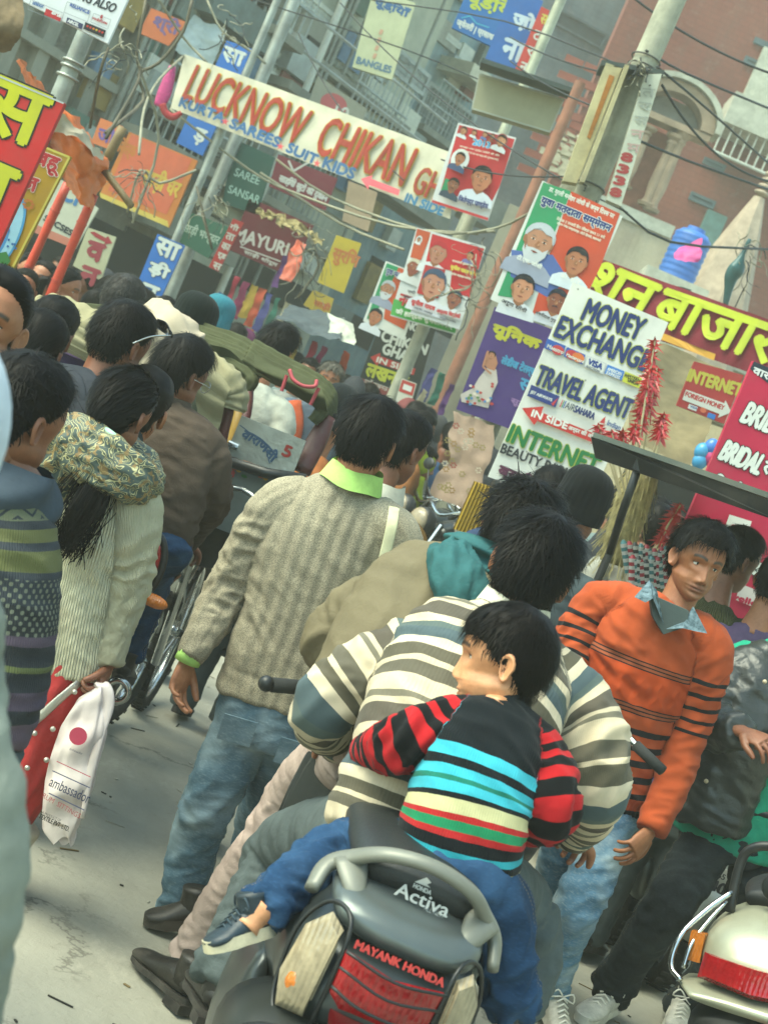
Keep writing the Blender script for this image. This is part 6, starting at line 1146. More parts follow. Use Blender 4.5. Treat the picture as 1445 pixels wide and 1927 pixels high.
loft(fr2, [(1.25, .65, .2, .33), (1.3, .66, .21, .34), (1.36, .64, .17, .28)], pale, 24).build('leg_shield', S2_, smooth=True); MB().tube(fr2.P((-.34, 1.1, 1.0), (0, 1.25, 1.02), (.34, 1.1, 1.0)), .014, blk, 10, None, 4).build('handlebar', S2_, smooth=True); MB().box(fr2.p(0, 1.05, .28), fr2.r * .18, fr2.f * .25, fr2.u * .03, blk).build('floorboard', S2_)
# --- parked scooters behind the men (generic scooter)
def scooter(label, px, py, yaw, paint, plate=None, lean=0, d=None, group='parked scooters and motorcycles'):
    o = ground(px, py) if d is None else at(px, py, d); f_ = Fr((o.x, o.y, 0), yaw, lean); e = thing('scooter', label, 'scooter', f_.o, group)
    loft(f_, [(-.02, .60, .10, .05), (.0, .62, .14, .09), (.1, .66, .18, .12), (.35, .64, .19, .15), (.6, .56, .17, .18), (.85, .42, .1, .12)], paint, 28).build('body', e, smooth=True); loft(f_, [(.05, .80, .1, .025), (.15, .82, .14, .04), (.6, .80, .14, .05), (.9, .78, .08, .03)], seatm, 24).build('seat', e, smooth=True)
    loft(f_, [(-.12, .30, .07, .06), (-.14, .42, .10, .07), (-.05, .52, .11, .07), (.05, .55, .11, .06)], silver, 24).build('mudguard', e, smooth=True)
    MB().box(f_.p(0, -.03, .67), f_.r * .11, f_.f * .02, f_.u * .035, redl).build('tail_light', e)
    for s in (-1, 1): MB().sphere(f_.p(s * .15, .0, .68), (.045, .03, .045), clr, 14, 8, f_.r, f_.f, f_.u).build('indicator', e, smooth=True)
    MB().tube(f_.P((-.17, .3, .84), (-.17, .06, .88), (-.1, -.02, .90), (.1, -.02, .90), (.17, .06, .88), (.17, .3, .84)), .013, chrome if plate else blk, 10, None, 4).build('grab_rail', e, smooth=True)
    wheel(e, f_.p(0, .13, .24), f_.r, .24, .05, rim=dkm); wheel(e, f_.p(0, 1.35, .24), f_.r, .24, .045, rim=dkm)
    loft(f_, [(1.2, .62, .19, .32), (1.26, .64, .2, .33), (1.32, .62, .16, .27)], paint, 24).build('leg_shield', e, smooth=True); MB().box(f_.p(0, 1.0, .27), f_.r * .18, f_.f * .25, f_.u * .03, blk).build('floorboard', e)
    hb = MB().tube(f_.P((-.36, 1.05, 1.02), (0, 1.2, 1.03), (.36, 1.05, 1.02)), .014, blk, 10, None, 4).build('handlebar', e, smooth=True)
    for s in (-1, 1): m_ = MB(); m_.tube(f_.P((s * .25, 1.1, 1.03), (s * .3, 1.08, 1.18)), .006, chrome, 8); m_.sphere(f_.p(s * .32, 1.08, 1.22), (.06, .015, .04), blk, 14, 8, f_.r, f_.f, f_.u); m_.build('mirror', e, smooth=True)
    MB().tube(f_.P((.16, .5, .25), (.17, .2, .3), (.17, -.05, .34)), [(.03, .03), (.045, .045), (.04, .04)], dkm, 14, None, 3).build('silencer', e, smooth=True)
    if plate:
        MB().box(f_.p(0, -.165, .54), f_.r * .11, f_.f * .004, f_.u * .055, mat('plate_white', 'a9aaa2', .6, dirt=.3)).build('number_plate', e); fmtext(plate[0], f_.p(0, -.172, .565), f_.r, f_.u, .15, .022, mat('plate_ink', '2c2f36', .6), e, bold=.001); fmtext(plate[1], f_.p(0, -.172, .52), f_.r, f_.u, .12, .045, mat('plate_ink', '2c2f36', .6), e, bold=.003)
        MB().box(f_.p(-.01, -.165, .43), f_.r * .045, f_.f * .008, f_.u * .022, redl).build('reflector', e)
    return e
scooter('dusty grey parked scooter with a white number plate, behind the black trousers', 1318, 1690, 2, silver, ('U P 65 BHE', '3400'), d=6.15)
scooter('dark parked scooter beside the orange jumper man\'s hand', 1238, 1600, -10, graph, d=6.5, lean=-6)
scooter('black parked scooter half hidden behind the leather jacket', 1385, 1500, 8, mat('black_paint', '15181a', .25, .2, dirt=.3), d=7.4)
# --- motorcycles
def motorcycle(label, f_, e=None, paint=None, group=None, near=True, mirrors=True, mg_=None, ind=True):
    mg_ = mg_ or chrome
    e = e or thing('motorcycle', label, 'motorcycle', f_.o, group); paint = paint or graph
    wheel(e, f_.p(0, 0, .30), f_.r, .30, .045, 18 if near else 0, tread=50 if near else 24); wheel(e, f_.p(0, 1.28, .30), f_.r, .30, .04, 18 if near else 0, tread=50 if near else 24)
    loft(f_, [(.55, .84, .06, .05), (.65, .88, .12, .10), (.85, .90, .14, .12), (1.0, .86, .08, .08)], paint, 24).build('tank', e, smooth=True); loft(f_, [(-.22, .80, .07, .02), (-.1, .81, .12, .045), (.2, .80, .13, .05), (.5, .78, .1, .04), (.6, .78, .07, .03)], seatm, 24).build('seat', e, smooth=True); loft(f_, [(-.30, .74, .04, .02), (-.22, .74, .09, .05), (.0, .72, .11, .07), (.4, .68, .09, .07)], paint, 20).build('tail', e, smooth=True)
    MB().sphere(f_.p(0, -.29, .74), (.085, .03, .05), redl, 16, 10, f_.r, f_.f, f_.u).build('tail_light', e, smooth=True); MB().tube(f_.P((0, -.33, .33), (0, -.36, .5), (0, -.25, .64)), [(.07, .01)] * 3, blk, 10, tuple(f_.r), 3).build('mudflap', e, smooth=True)
    MB().tube([f_.p(0, .36 * math.cos(a), .30 + .36 * math.sin(a)) for a in np.linspace(1.0, 3.4, 9)], [(.06, .008)] * 9, mg_, 8, tuple(f_.r), 2).build('rear_mudguard', e, smooth=True); MB().tube([f_.p(0, 1.28 + .35 * math.cos(a), .30 + .35 * math.sin(a)) for a in np.linspace(.4, 2.6, 9)], [(.055, .008)] * 9, chrome, 8, tuple(f_.r), 2).build('front_mudguard', e, smooth=True)
    mb = MB(); mb.tube(f_.P((0, .42, .36), (0, .6, .5), (0, .62, .62)), [(.1, .1), (.12, .13), (.08, .1)], dkm, 14, tuple(f_.r), 3); mb.tube(f_.P((0, .6, .75), (0, .65, .35), (0, .35, .28)), .022, blk, 8); mb.tube(f_.P((0, 1.0, .95), (0, .6, .72), (0, .0, .72)), .022, blk, 8); mb.build('engine', e, smooth=True)
    MB().tube(f_.P((.1, .7, .3), (.13, .3, .26), (.15, -.25, .32)), [(.02, .02), (.04, .04), (.042, .042)], dkm if mg_ is blk else chrome, 14, None, 3).build('silencer', e, smooth=True)
    for s in (-1, 1):
        if ind: MB().tube(f_.P((s * .12, -.26, .70), (s * .2, -.27, .70)), .006, blk, 6).build('indicator_stalk', e); MB().sphere(f_.p(s * .22, -.28, .70), (.035, .02, .022), amb, 12, 8, f_.r, f_.f, f_.u).build('indicator', e, smooth=True)
        MB().tube(f_.P((s * .09, 1.28, .30), (s * .09, 1.05, .95)), .018, chrome, 8).build('fork', e); MB().tube(f_.P((s * .11, 0, .32), (s * .11, .08, .68)), .022, chrome, 10).build('shock_absorber', e)
        if not mirrors: continue
        m_ = MB(); m_.tube(f_.P((s * .28, .96, 1.06), (s * .33, .98, 1.22)), .005, blk, 6); m_.sphere(f_.p(s * .35, .98, 1.25), (.055, .015, .038), blk, 14, 8, f_.r, f_.f, f_.u); m_.sphere(f_.p(s * .35, .968, 1.25), (.046, .006, .031), chrome, 14, 6, f_.r, f_.f, f_.u); m_.build('mirror', e, smooth=True)
    hb = MB().tube(f_.P((-.36, .88, 1.02), (-.2, .98, 1.06), (0, 1.02, 1.0), (.2, .98, 1.06), (.36, .88, 1.02)), .012, chrome, 8, None, 4).build('handlebar', e, smooth=True); mb = MB()
    for s in (-1, 1): mb.tube(f_.P((s * .30, .915, 1.04), (s * .40, .86, 1.01)), .017, rub, 10)
    mb.build('grips', hb, smooth=True); mb = MB(); mb.sphere(f_.p(0, 1.12, .93), (.095, .07, .095), blk, 18, 12, f_.r, f_.f, f_.u); mb.build('headlamp', e, smooth=True); MB().sphere(f_.p(0, 1.155, .93), (.082, .045, .082), clr, 18, 10, f_.r, f_.f, f_.u).build('headlamp_glass', e, smooth=True); return e
class FrT(Fr):
    def p(s, x, y, z): return s.o + s.r * x + s.f * y + s.u * z * 1.1
o = at(262, 1150, 5.0); fm_ = FrT((o.x - .26, 5.3, 0), 6); mb_ = motorcycle('black motorcycle ridden by the man in brown, amber indicator and red tail lamp showing', fm_, mirrors=False, mg_=blk)
MB().sphere(at(268, 1066, 4.98), (.05, .03, .10), redl, 20, 14, fm_.r, fm_.f, fm_.u).build('tail_lamp', mb_, smooth=True); MB().tube([at(268, 1066, 5.0) + fm_.r * .062 * math.cos(a) + fm_.u * .115 * math.sin(a) for a in np.linspace(-1.7, 4.6, 16)], .012, blk, 8, None, 2).build('lamp_surround', mb_, smooth=True); MB().sphere(at(290, 1131, 4.95), (.048, .03, .022), amb, 16, 10, fm_.r, fm_.f, fm_.u).build('indicator', mb_, smooth=True); MB().torus(at(222, 1300, 5.2), (0, 1, 0), .035, .012, chrome, 24, 8).build('silencer_end', mb_, smooth=True)
o = at(730, 1560, 3.85); fm2 = Fr((o.x + .24, 3.95, 0), 8); motorcycle('motorcycle ridden by the man in the olive jacket, mostly hidden', fm2, mirrors=False, ind=False)
prt = None; mc = [(838, 1010, 9.4, 235), (885, 1022, 9.6, 228), (812, 990, 10.0, 240), (862, 1000, 10.4, 232), (905, 1005, 10.7, 236), (795, 965, 11.0, 230), (838, 975, 11.4, 242), (880, 985, 11.8, 238), (805, 945, 12.4, 230), (770, 925, 13, 236), (840, 950, 13.2, 230), (930, 985, 12.5, 234)]
for i, (x, y, d, yw) in enumerate(mc):
    p = at(x, y, d) + Vector((.80, .55, 0)); p.z = .15
    if i == 0: prt = motorcycle('parked motorcycle in the packed row beyond the mustard sweater, one of many alike', FrT((p.x, p.y, .15), yw, 4), group='parked motorcycles in a row', near=False); base = yw
    else: c = copy_tree(prt); c.location = (p.x, p.y, .15); c.rotation_euler.z = -math.radians(yw - base)
# --- cycle rickshaws
olive = cloth_mat('olive_canvas', '42452f', weave=500, var=.2); beige = cloth_mat('beige_canvas', '857f63', weave=500, var=.15); redp = mat('maroon_paint', '46120f', .4, dirt=.3); tin = mat('beaten_tin', '9a9e98', .32, .75, var=.25, vs_=5, bump=.5, bs=14, dirt=.25)
def hoodcloth(name, par, P, m, amp=.02, seed=0, pleats=0):
    G = np.array([[tuple(at(*q)) for q in r] for r in P]); R = np.array([crom(r, 14) for r in G]); R = np.array([crom(R[:, i], 10) for i in range(R.shape[1])]); h, w_ = R.shape[:2]; V = R.reshape(-1, 3); t = np.tile(np.arange(w_), h) / w_
    V = V + np.stack([pn(V * 7 + seed), pn(V * 7 + 9 + seed), pn(V * 7 + 21)], 1) * amp
    if pleats: V[:, 2] += .012 * np.abs(np.sin(t * pleats * math.pi)); V[:, 1] -= .02 * np.abs(np.sin(t * pleats * math.pi))
    return MB().add(V.tolist(), [(j * w_ + i, j * w_ + i + 1, (j + 1) * w_ + i + 1, (j + 1) * w_ + i) for j in range(h - 1) for i in range(w_ - 1)], m).build(name, par, smooth=True)
# olive-hooded rickshaw (number 5)
R1 = thing('cycle_rickshaw', 'cycle rickshaw with folded olive hood, red-piped flap and tin back numbered 5', 'cycle rickshaw', ground(330, 1330))
def roll(name, par, pts, r, m, flat=1.0, n=14, seed=0):
    P = A(*pts); V, Fc, C, R, S, N_ = tube_geo(P, [(r, r * flat)] * len(P), 24, None, n, True, 2, ret=True); q = V * 6 + seed; V = V + (V - C.repeat(24, 0)) * (pn(q * (1, 1, 3)) * .12 + .12 * np.sin(np.tile(np.arange(24), len(C)) * 1.6 + 3 * pn(V * 2.5)) + .05 * np.sin(np.repeat(np.arange(len(C)), 24) * .9 + 4 * pn(V * 3)))[:, None] + np.stack([pn(q), pn(q + 5), pn(q + 11)], 1) * .007; return MB().add(V.tolist(), Fc, m).build(name, par, smooth=True)
for k in range(6):
    dx, dy, dd = -3 * k, 9 * k, -.025 * k; roll('hood_fold', R1, [(160 + dx, 580 + dy, 6.95 + dd), (280 + dx, 590 + dy, 6.85 + dd), (370 + dx, 612 + dy, 6.75 + dd), (450 + dx, 640 + dy, 6.65 + dd), (488 + dx, 668 + dy, 6.6 + dd), (486 + dx - 4 * k, 700 + dy, 6.6 + dd)], .024 + .003 * (k % 2), olive, .9, seed=k)
for k in range(5):
    dx, dy, dd = -4 * k, 8 * k, -.025 * k; roll('hood_fold', R1, [(478 + dx, 646 + dy, 6.62 + dd), (530 + dx, 678 + dy, 6.57 + dd), (590 + dx, 708 + dy, 6.52 + dd), (622 + dx, 738 + dy, 6.5 + dd), (624 + dx - 5 * k, 778 + dy * .5, 6.5 + dd)], .024 + .003 * (k % 2), olive, .9, seed=20 + k)
hoodcloth('hood_cover', R1, [[(478, 665, 6.42), (540, 700, 6.40), (606, 730, 6.38)], [(476, 690, 6.36), (540, 720, 6.34), (612, 752, 6.32)], [(482, 700, 6.4), (548, 742, 6.38), (618, 780, 6.36)]], olive, .015, 3)
hoodcloth('hood_side', R1, [[(400, 650, 6.5), (440, 660, 6.5), (470, 690, 6.5)], [(395, 720, 6.6), (430, 740, 6.6), (452, 780, 6.5)], [(385, 790, 6.8), (410, 830, 6.7), (425, 870, 6.6)]], olive, .03, 5)
fl = hoodcloth('flap', R1, [[(545, 697, 6.30), (592, 716, 6.29)], [(546, 712, 6.27), (590, 728, 6.26)]], olive, .004, 6); pp = mat('red_piping', '94343c', .6)
MB().tube(A((545, 696, 6.28), (552, 714, 6.26), (570, 726, 6.25), (592, 727, 6.25), (596, 716, 6.27)), .008, pp, 8, None, 5).build('piping', R1, smooth=True); MB().tube(A((540, 706, 6.27), (530, 736, 6.27)), .008, pp, 6).build('piping', R1); MB().tube(A((600, 730, 6.27), (584, 762, 6.27)), .008, pp, 6).build('piping', R1)
MB().tube(A((618, 785, 6.45), (596, 830, 6.4), (566, 888, 6.35)), [(.03, .02), (.042, .02), (.04, .02)], redp, 12, (1, 0, 0), 5).build('hood_bow', R1, smooth=True); MB().tube(A((452, 720, 6.5), (450, 780, 6.4), (430, 850, 6.35)), [(.022, .015)] * 3, mat('yellow_paint', '8a6a1c', .45, dirt=.3), 10, (1, 0, 0), 4).build('hood_bow', R1, smooth=True); MB().tube(A((470, 720, 6.5), (464, 780, 6.4), (440, 860, 6.35)), [(.02, .015)] * 3, redp, 10, (1, 0, 0), 4).build('hood_bow', R1, smooth=True)
b = Board('tmp2', 'x', 'x', (455, 782), (576, 830), (425, 855), 6.3, BR=(550, 896)); bpy.data.objects.remove(b.board); te = b.e
bk = MB(); bk.prism([b.w(*c, -.03) for c in b.corners], b.Zn * .03, tin); bk.build('back_panel', R1); b.z = .004
b.text('वाराणसी', (452, 822), (512, 872), 22, '24425e', 2.4, arc=7); b.text('5', (530, 856), (544, 862), 21, '7a2420', 2.6); b.line([(452, 800), (498, 835), (508, 872)], 2, '24425e'); b.pr.build('painted_letters', R1); bpy.data.objects.remove(te)
MB().tube(A((428, 868, 6.25), (500, 890, 6.25), (575, 902, 6.25)), .022, blk, 12).build('axle_bar', R1, smooth=True)
b = Board('tmp3', 'x', 'x', (425, 868), (560, 900), (385, 985), 6.34, BR=(500, 1030)); bpy.data.objects.remove(b.board); te = b.e; MB().prism([b.w(*c, -.03) for c in b.corners], b.Zn * .03, mat('grey_board', '5f6864', .7, var=.2, dirt=.3)).build('lower_panel', R1)
for cx, cy, c in ((450, 885, 'b0442c'), (500, 900, 'b0542c')):
    for k in range(7): a = -2.9 + k * .45; b.line([(cx, cy), (cx + 14 * math.cos(a), cy + 12 * math.sin(a))], 2.2, c)
    b.ell((cx, cy), 5, 4, 'b58a2c')
b.ell((460, 896), 6, 3, '3a6a3a'); b.text('श्री', (424, 898), (440, 902), 16, 'a33a3a', 2); b.pr.build('painted_flowers', R1); bpy.data.objects.remove(te)
MB().prism(A((405, 925, 6.4), (560, 960, 6.4), (500, 1085, 6.45), (340, 1060, 6.5)), (0, .4, 0), mat('dark_wood', '2c2f2c', .8, dirt=.3)).build('undercarriage', R1)
gq = at(326, 1186, 7.15); ax = Vector((1, -.02, 0)).normalized(); c = Vector((gq.x, gq.y, .385)); wheel(R1, c, ax, .385, .034, 36, tread=80); wheel(R1, c + ax * 1.0, ax, .36, .022, 36, tread=40)
MB().tube([c + ax.cross(Vector((0, 0, 1))) * (-.43 * math.cos(a)) + Vector((0, 0, .43 * math.sin(a))) for a in np.linspace(1.1, 2.0, 10)], [(.045, .006)] * 10, chrome, 10, tuple(ax), 3).build('mudguard', R1, smooth=True); MB().tube([c, c + ax * 1.0], .018, blk, 8).build('axle', R1)
for P in (((400, 900, 6.3), (355, 1010, 6.6)), ((415, 850, 6.3), (395, 930, 6.4)), ((395, 1020, 6.5), (350, 1100, 6.8)), ((440, 830, 6.3), (402, 905, 6.35))): MB().tube(A(*P), .010, chrome, 8).build('stay', R1)
for P in ((438, 838), (418, 862), (424, 795)): MB().tube([at(P[0] - 8, P[1] - 4, 6.28), at(P[0] + 10, P[1] + 4, 6.28)], .014, chrome, 10).build('bolt', R1)
# pale-hooded rickshaw, nearer
R2 = thing('cycle_rickshaw', 'cycle rickshaw with a crumpled pale canvas hood ahead of the hooded man', 'cycle rickshaw', ground(190, 1130))
roll('hood_fold', R2, [(70, 602, 6.2), (110, 600, 6.1), (170, 625, 6.0), (215, 650, 6.0)], .085, beige, seed=5); roll('hood_fold', R2, [(286, 628, 6.0), (312, 640, 5.9), (330, 670, 5.9)], .12, mat('quilted_cream', 'a89a84', .85, var=.1, bump=.3, bs=18), seed=6); roll('hood_fold', R2, [(392, 690, 6.1), (420, 715, 6.0), (436, 745, 6.0), (430, 768, 6.0)], .06, beige, seed=7)
hoodcloth('hood_side', R2, [[(90, 600, 5.95), (140, 612, 5.9), (190, 640, 5.9)], [(85, 630, 5.9), (130, 645, 5.85), (180, 668, 5.85)], [(92, 660, 5.95), (126, 668, 5.9), (176, 690, 5.9)]], beige, .02, 8, pleats=4); hoodcloth('hood_side', R2, [[(375, 690, 5.95), (410, 700, 5.95), (436, 735, 5.95)], [(370, 740, 5.95), (392, 760, 5.95), (420, 770, 5.95)], [(370, 800, 6), (384, 830, 6), (400, 840, 6)]], beige, .025, 9, pleats=3)
hoodcloth('seat_cloth', R2, [[(95, 655, 6.1), (190, 690, 6.1)], [(95, 700, 6.1), (190, 730, 6.1)]], cloth_mat('violet_cloth', '2f2444'), .02, 10)
MB().tube(A((432, 765, 6.0), (420, 820, 6.0), (412, 870, 6.0)), [(.02, .015)] * 3, redp, 10, (1, 0, 0), 4).build('hood_bow', R2, smooth=True); ax2 = Vector((math.cos(.2), -math.sin(.2), 0)); c2 = Vector((-2.15, 6.3, .36))
for k in (0, 1): wheel(R2, c2 + ax2 * 1.0 * k, ax2, .36, .022, 36, tread=40)
MB().tube([c2, c2 + ax2], .018, blk, 8).build('axle', R2); MB().box(c2 + ax2 * .5 + Vector((0, 0, .45)), ax2 * .42, (0, .3, 0), (0, 0, .2), mat('dark_wood', '2c2f2c')).build('seat_box', R2)
# scooter tail seen left of the cardigan sleeve
# --- hand cart roof with the black strut, windmills and striped sticks
C1 = thing('cart_canopy', 'flat black-edged metal canopy on a thin black strut over the toy cart', 'canopy', at(1145, 1040, 6.4)); cm_ = mat('canopy_tin', '4a524c', .5, .4, dirt=.4)
top_ = A((1112, 822, 6.3), (1135, 824, 6.3), (1475, 952, 5.6), (1475, 985, 5.6), (1120, 862, 6.3)); MB().prism(top_[:], (0, .02, 0), blk).build('edge', C1); V = A((1114, 822, 6.3), (1475, 948, 5.6), (1475, 948, 5.6), (1114, 822, 6.3)); V[2] = V[2] + Vector((.5, 1.4, .03)); V[3] = V[3] + Vector((.5, 1.4, .03)); MB().prism(V, (0, 0, .02), cm_).build('roof_sheet', C1)
MB().tube(A((1200, 880, 6.15), (1172, 960, 6.2), (1146, 1042, 6.3)), .017, blk, 10).build('strut', C1, smooth=True); q = at(1146, 1042, 6.3); MB().tube([q, (q.x, q.y, 0)], .017, blk, 10).build('strut', C1); MB().box(at(1205, 878, 6.15), (.03, 0, 0), (0, .03, 0), (0, 0, .02), blk).build('bracket', C1)
straw = mat('straw_bundle', '8a8056', .9, var=.4, vs_=25, bump=.8, bs=50); T1 = thing('straw_post', 'thick bundle of straw on a pole stuck with toy sticks', 'straw bundle', at(1150, 1050, 7.6)); MB().tube(A((1215, 880, 7.6), (1195, 930, 7.6), (1172, 1000, 7.6), (1150, 1060, 7.6)), [(.07, .07), (.085, .085), (.08, .08), (.06, .06)], straw, 20, None, 5).build('bundle', T1, smooth=True); rg = random.Random(3); mb = MB()
for k in range(260):
    a = rg.random() * 6.28; u = rg.random(); c = at(1215, 880, 7.6).lerp(at(1150, 1060, 7.6), u); d_ = Vector((math.cos(a), math.sin(a), 0)); mb.tube([c + d_ * .07, c + d_ * (.09 + .03 * rg.random()) + Vector((0, 0, -.09))], .0018, straw, 4)
tag(mb.build('loose_straw', T1), kind='stuff')
redf = mat('red_foil', 'a81a1e', .3, var=.25, vs_=30, spec=.6); stk = mat('stick_wood', 'a39774', .7)
def toy(label, x, y, x2, y2, d, n=7, big=1.0):
    a, b_ = at(x2, y2, d), at(x, y, d); e = thing('toy_windmill', label, 'toy', a, 'red foil toys on sticks'); MB().tube([a, b_], .005, stk, 6).build('stick', e); mb = MB()
    for k in range(n):
        for j in range(13):
            c = b_.lerp(a, k * .045 + rg.random() * .04); an = j * .9 + k; d_ = Vector((math.cos(an) * .8, rg.uniform(-.6, .6), math.sin(an) * .7 - .35)); o_ = Vector((-math.sin(an), .2, math.cos(an))) * .0075 * big; L_ = (.025 + .05 * rg.random()) * big; mb.add([c - o_, c + o_, c + d_ * L_ + o_ * .3], [(0, 1, 2)], redf)
    tag(mb.build('foil_petals', e), kind='stuff')
for i, q in enumerate(((1232, 640, 1190, 900), (1222, 700, 1180, 900), (1236, 690, 1200, 905), (1250, 780, 1215, 900), (1246, 800, 1222, 905), (1126, 800, 1165, 930), (1150, 810, 1175, 925), (1172, 812, 1180, 920), (1196, 800, 1188, 915), (1212, 745, 1196, 900), (1280, 950, 1200, 1080), (1270, 975, 1210, 1085), (1252, 1000, 1205, 1080), (1140, 820, 1168, 930))): toy('stick topped with shredded red foil standing in the straw bundle, one of many alike', *q, 7.3 + .05 * (i % 4), n=9 if q[1] < 760 else 5)
sw = mat('stripe_white', 'a9a9a4', .6); sr = mat('stripe_red', '8a2030', .5); sb = mat('stripe_black', '23292c', .5); st_ = mat('stripe_teal', '3a6a6e', .5)
for i in range(26):
    x = 1186 + (i % 13) * 7.2 + (i // 13) * 6; y = 1016 + (i % 13) * 1.2 + (i // 13) * 24 + (i * 37 % 9); d = 6.9 - .1 * (i // 13); a, b_ = at(x - 4, y + 62, d), at(x - 14 + (i % 5) * 4, y, d); e = thing('striped_rattle', 'striped paper toy stick with a rounded tip in the toy cart, one of many alike', 'toy', a, 'striped toy sticks'); mb = MB(); c2_ = (sr if i % 3 == 1 else sb if i % 3 else st_)
    for k in range(9): u0, u1 = k / 9, (k + 1) / 9; mb.tube([a.lerp(b_, u0), a.lerp(b_, u1)], [.016, .016] if k < 8 else [.016, .006], sw if k % 2 else c2_, 10)
    mb.build('stick', e)
for i, q in enumerate(((1320, 850), (1335, 860), (1338, 842), (1316, 868), (1350, 870))): e = tag(MB().sphere(at(*q, 9.4), (.045, .045, .055), mat('balloon%d' % (i % 3), ('3a86b0', 'b03a6a', '3a6ab0')[i % 3], .25, var=.05), 16, 10).build('balloon', smooth=True), ('topmost blue', 'uppermost pink', 'deep blue top-left', 'lower left blue', 'lower right pink')[i] + ' balloon of the bunch beside the crimson board', 'balloon', 'balloons by the crimson board')
sheet_y = MB().grid(lambda u, v: at(892 + 60 * u - 40 * v, 905 + 20 * u + 90 * v, 9.0) + Vector((0, .012 * math.sin(u * 60), 0)), 50, 8, mat('yellow_plastic', 'a3862c', .4, var=.2)).build('yellow_strips', smooth=True); tag(sheet_y, 'bundle of mustard yellow plastic strips hanging behind the parked motorcycles', 'plastic strips')
# ================================================================ signs, posters, poles, cables
conc = wallmat('pole_concrete', '7f8070', 'a3a38f', sc=4, streak=.5); gal = mat('galvanised', '8a8f88', .5, .6, var=.25, dirt=.4); bam = mat('bamboo', '6f5c38', .6, var=.3, vs_=9, dirt=.3)
def B_(name, label, *a, cat='sign', **k): return Board(name, label, cat, *a, **k)
# long banner
b = B_('cloth_banner', 'long white cloth banner lettered LUCKNOW CHIKAN stretched across the street', (348, 102), (862, 292), (321, 203), (14, 13, 14), soft=.008, nonemat=cloth_mat('banner_cloth', 'bdb9a4', weave=300, var=.08), BR=(846, 412), cat='banner')
b.text('LUCKNOW', (344, 186), (560, 276), 60, '96301f', 2.2, 'c2a02e', 1.3, shear=.05); b.text('CHIKAN', (592, 288), (757, 352), 66, '96301f', 2.8, 'c2a02e', 1.3, shear=.05); b.text('GHAR', (776, 362), (862, 398), 47, '96301f', 2.2, 'c2a02e', 1.1)
b.text('KURTA', (341, 202), (424, 234), 15, '2b5a86', 2.6); b.text('SAREES', (436, 242), (528, 281), 16, '2b5a86', 2.6); b.text('SUIT', (543, 288), (598, 313), 16, '2b5a86', 2.6); b.text('KIDS', (612, 318), (669, 341), 18, '2b5a86', 2.8)
b.text('IN SIDE', (767, 383), (836, 409), 15, '2b6a8e', 2.4)
for c in ((431, 233), (535, 280), (604, 312)):
    b.poly([(c[0] + (8 if k % 2 else 3) * math.cos(k * .6283 + .5), c[1] + (8 if k % 2 else 3) * math.sin(k * .6283 + .5)) for k in range(10)], 'c24a52')
b.poly([(686, 341), (708, 334), (706, 341), (760, 362), (757, 373), (702, 353), (700, 362)], 'cc5a66'); b.done('lettering')
# money exchange board
b = B_('signboard', 'white MONEY EXCHANGE, TRAVEL AGENT and INTERNET signboard on the concrete pole', (1078, 531), (1257, 607), (918, 897), 8.6, th=.03, col='c9cac0', BR=(1101, 965))
N_, Y_ = '1f2f62', 'a9ad35'
b.text('MONEY', (1092, 601), (1200, 641), 42, N_, 3.8, Y_, 1.1, shear=.06); b.text('EXCHANGE', (1041, 632), (1212, 700), 41, N_, 3.8, Y_, 1.1, shear=.04); b.text('TRAVEL AGENT', (1003, 722), (1178, 789), 38, N_, 3.4, Y_, 1.0, shear=.04)
b.text('INTERNET', (952, 829), (1118, 893), 33, '1c6a3a', 3.6, Y_, .9, shear=.04); b.text('BEAUTY PARLOUR', (940, 851), (1112, 917), 18, '2c3034', 1.7); b.text('ब्यूटी पार्लर', (932, 897), (1080, 960), 30, '5a2a44', 3.2)
b.rect((1029, 637), (1064, 651), (1023, 655), '27509a'); b.ell((1049, 659), 12, 9, 'b03438'); b.text('Maestro', (1028, 654), (1058, 667), 7, 'c9cac0', .6)
b.rect((1066, 653), (1101, 668), (1060, 671), '27509a'); b.ell((1075, 668), 12, 9, 'b03438'); b.ell((1087, 673), 12, 9, 'c26a35'); b.text('Mastercard', (1064, 670), (1096, 684), 6, 'c9cac0', .6)
b.rect((1104, 669), (1140, 684), (1098, 690), 'aeb2b4'); b.rect((1105, 671), (1138, 685), (1100, 688), 'c4c6be'); b.text('VISA', (1104, 685), (1130, 696), 11, '223a7a', 2); b.text('ELECTRON', (1102, 691), (1126, 701), 4, '5a6068', .3)
b.rect((1142, 686), (1174, 699), (1136, 703), '3a72b4'); b.text('AMERICAN', (1141, 697), (1167, 707), 6, 'd0d4d0', .5); b.text('EXPRESS', (1139, 704), (1164, 714), 6, 'd0d4d0', .5)
b.rect((1175, 699), (1207, 712), (1169, 718), 'b5b83c'); b.text('WESTERN', (1172, 709), (1201, 720), 7, '23281c', .7); b.text('UNION', (1179, 718), (1198, 726), 6, '23281c', .7)
b.rect((999, 724), (1052, 746), (991, 745), '23336e'); b.text('JET AIRWAYS', (996, 741), (1036, 757), 7, 'c9cac0', .7); b.poly([(1050, 748), (1040, 764), (1036, 760)], 'b03438')
b.text('AIR', (1061, 768), (1078, 775), 13, '4a5258', .6); b.text('SAHARA', (1078, 775), (1115, 790), 13, '2a3460', 1.8)
for k, c in enumerate(('b03438', '2f7a4a', '27509a')): b.line([(1052 + 3 * k, 766 + k), (1058 + 3 * k, 753 + k)], 2, c)
b.text('Indian', (1140, 800), (1164, 810), 10, '2a4a80', .8); b.poly([(1126, 795), (1138, 783), (1136, 798)], 'b03438')
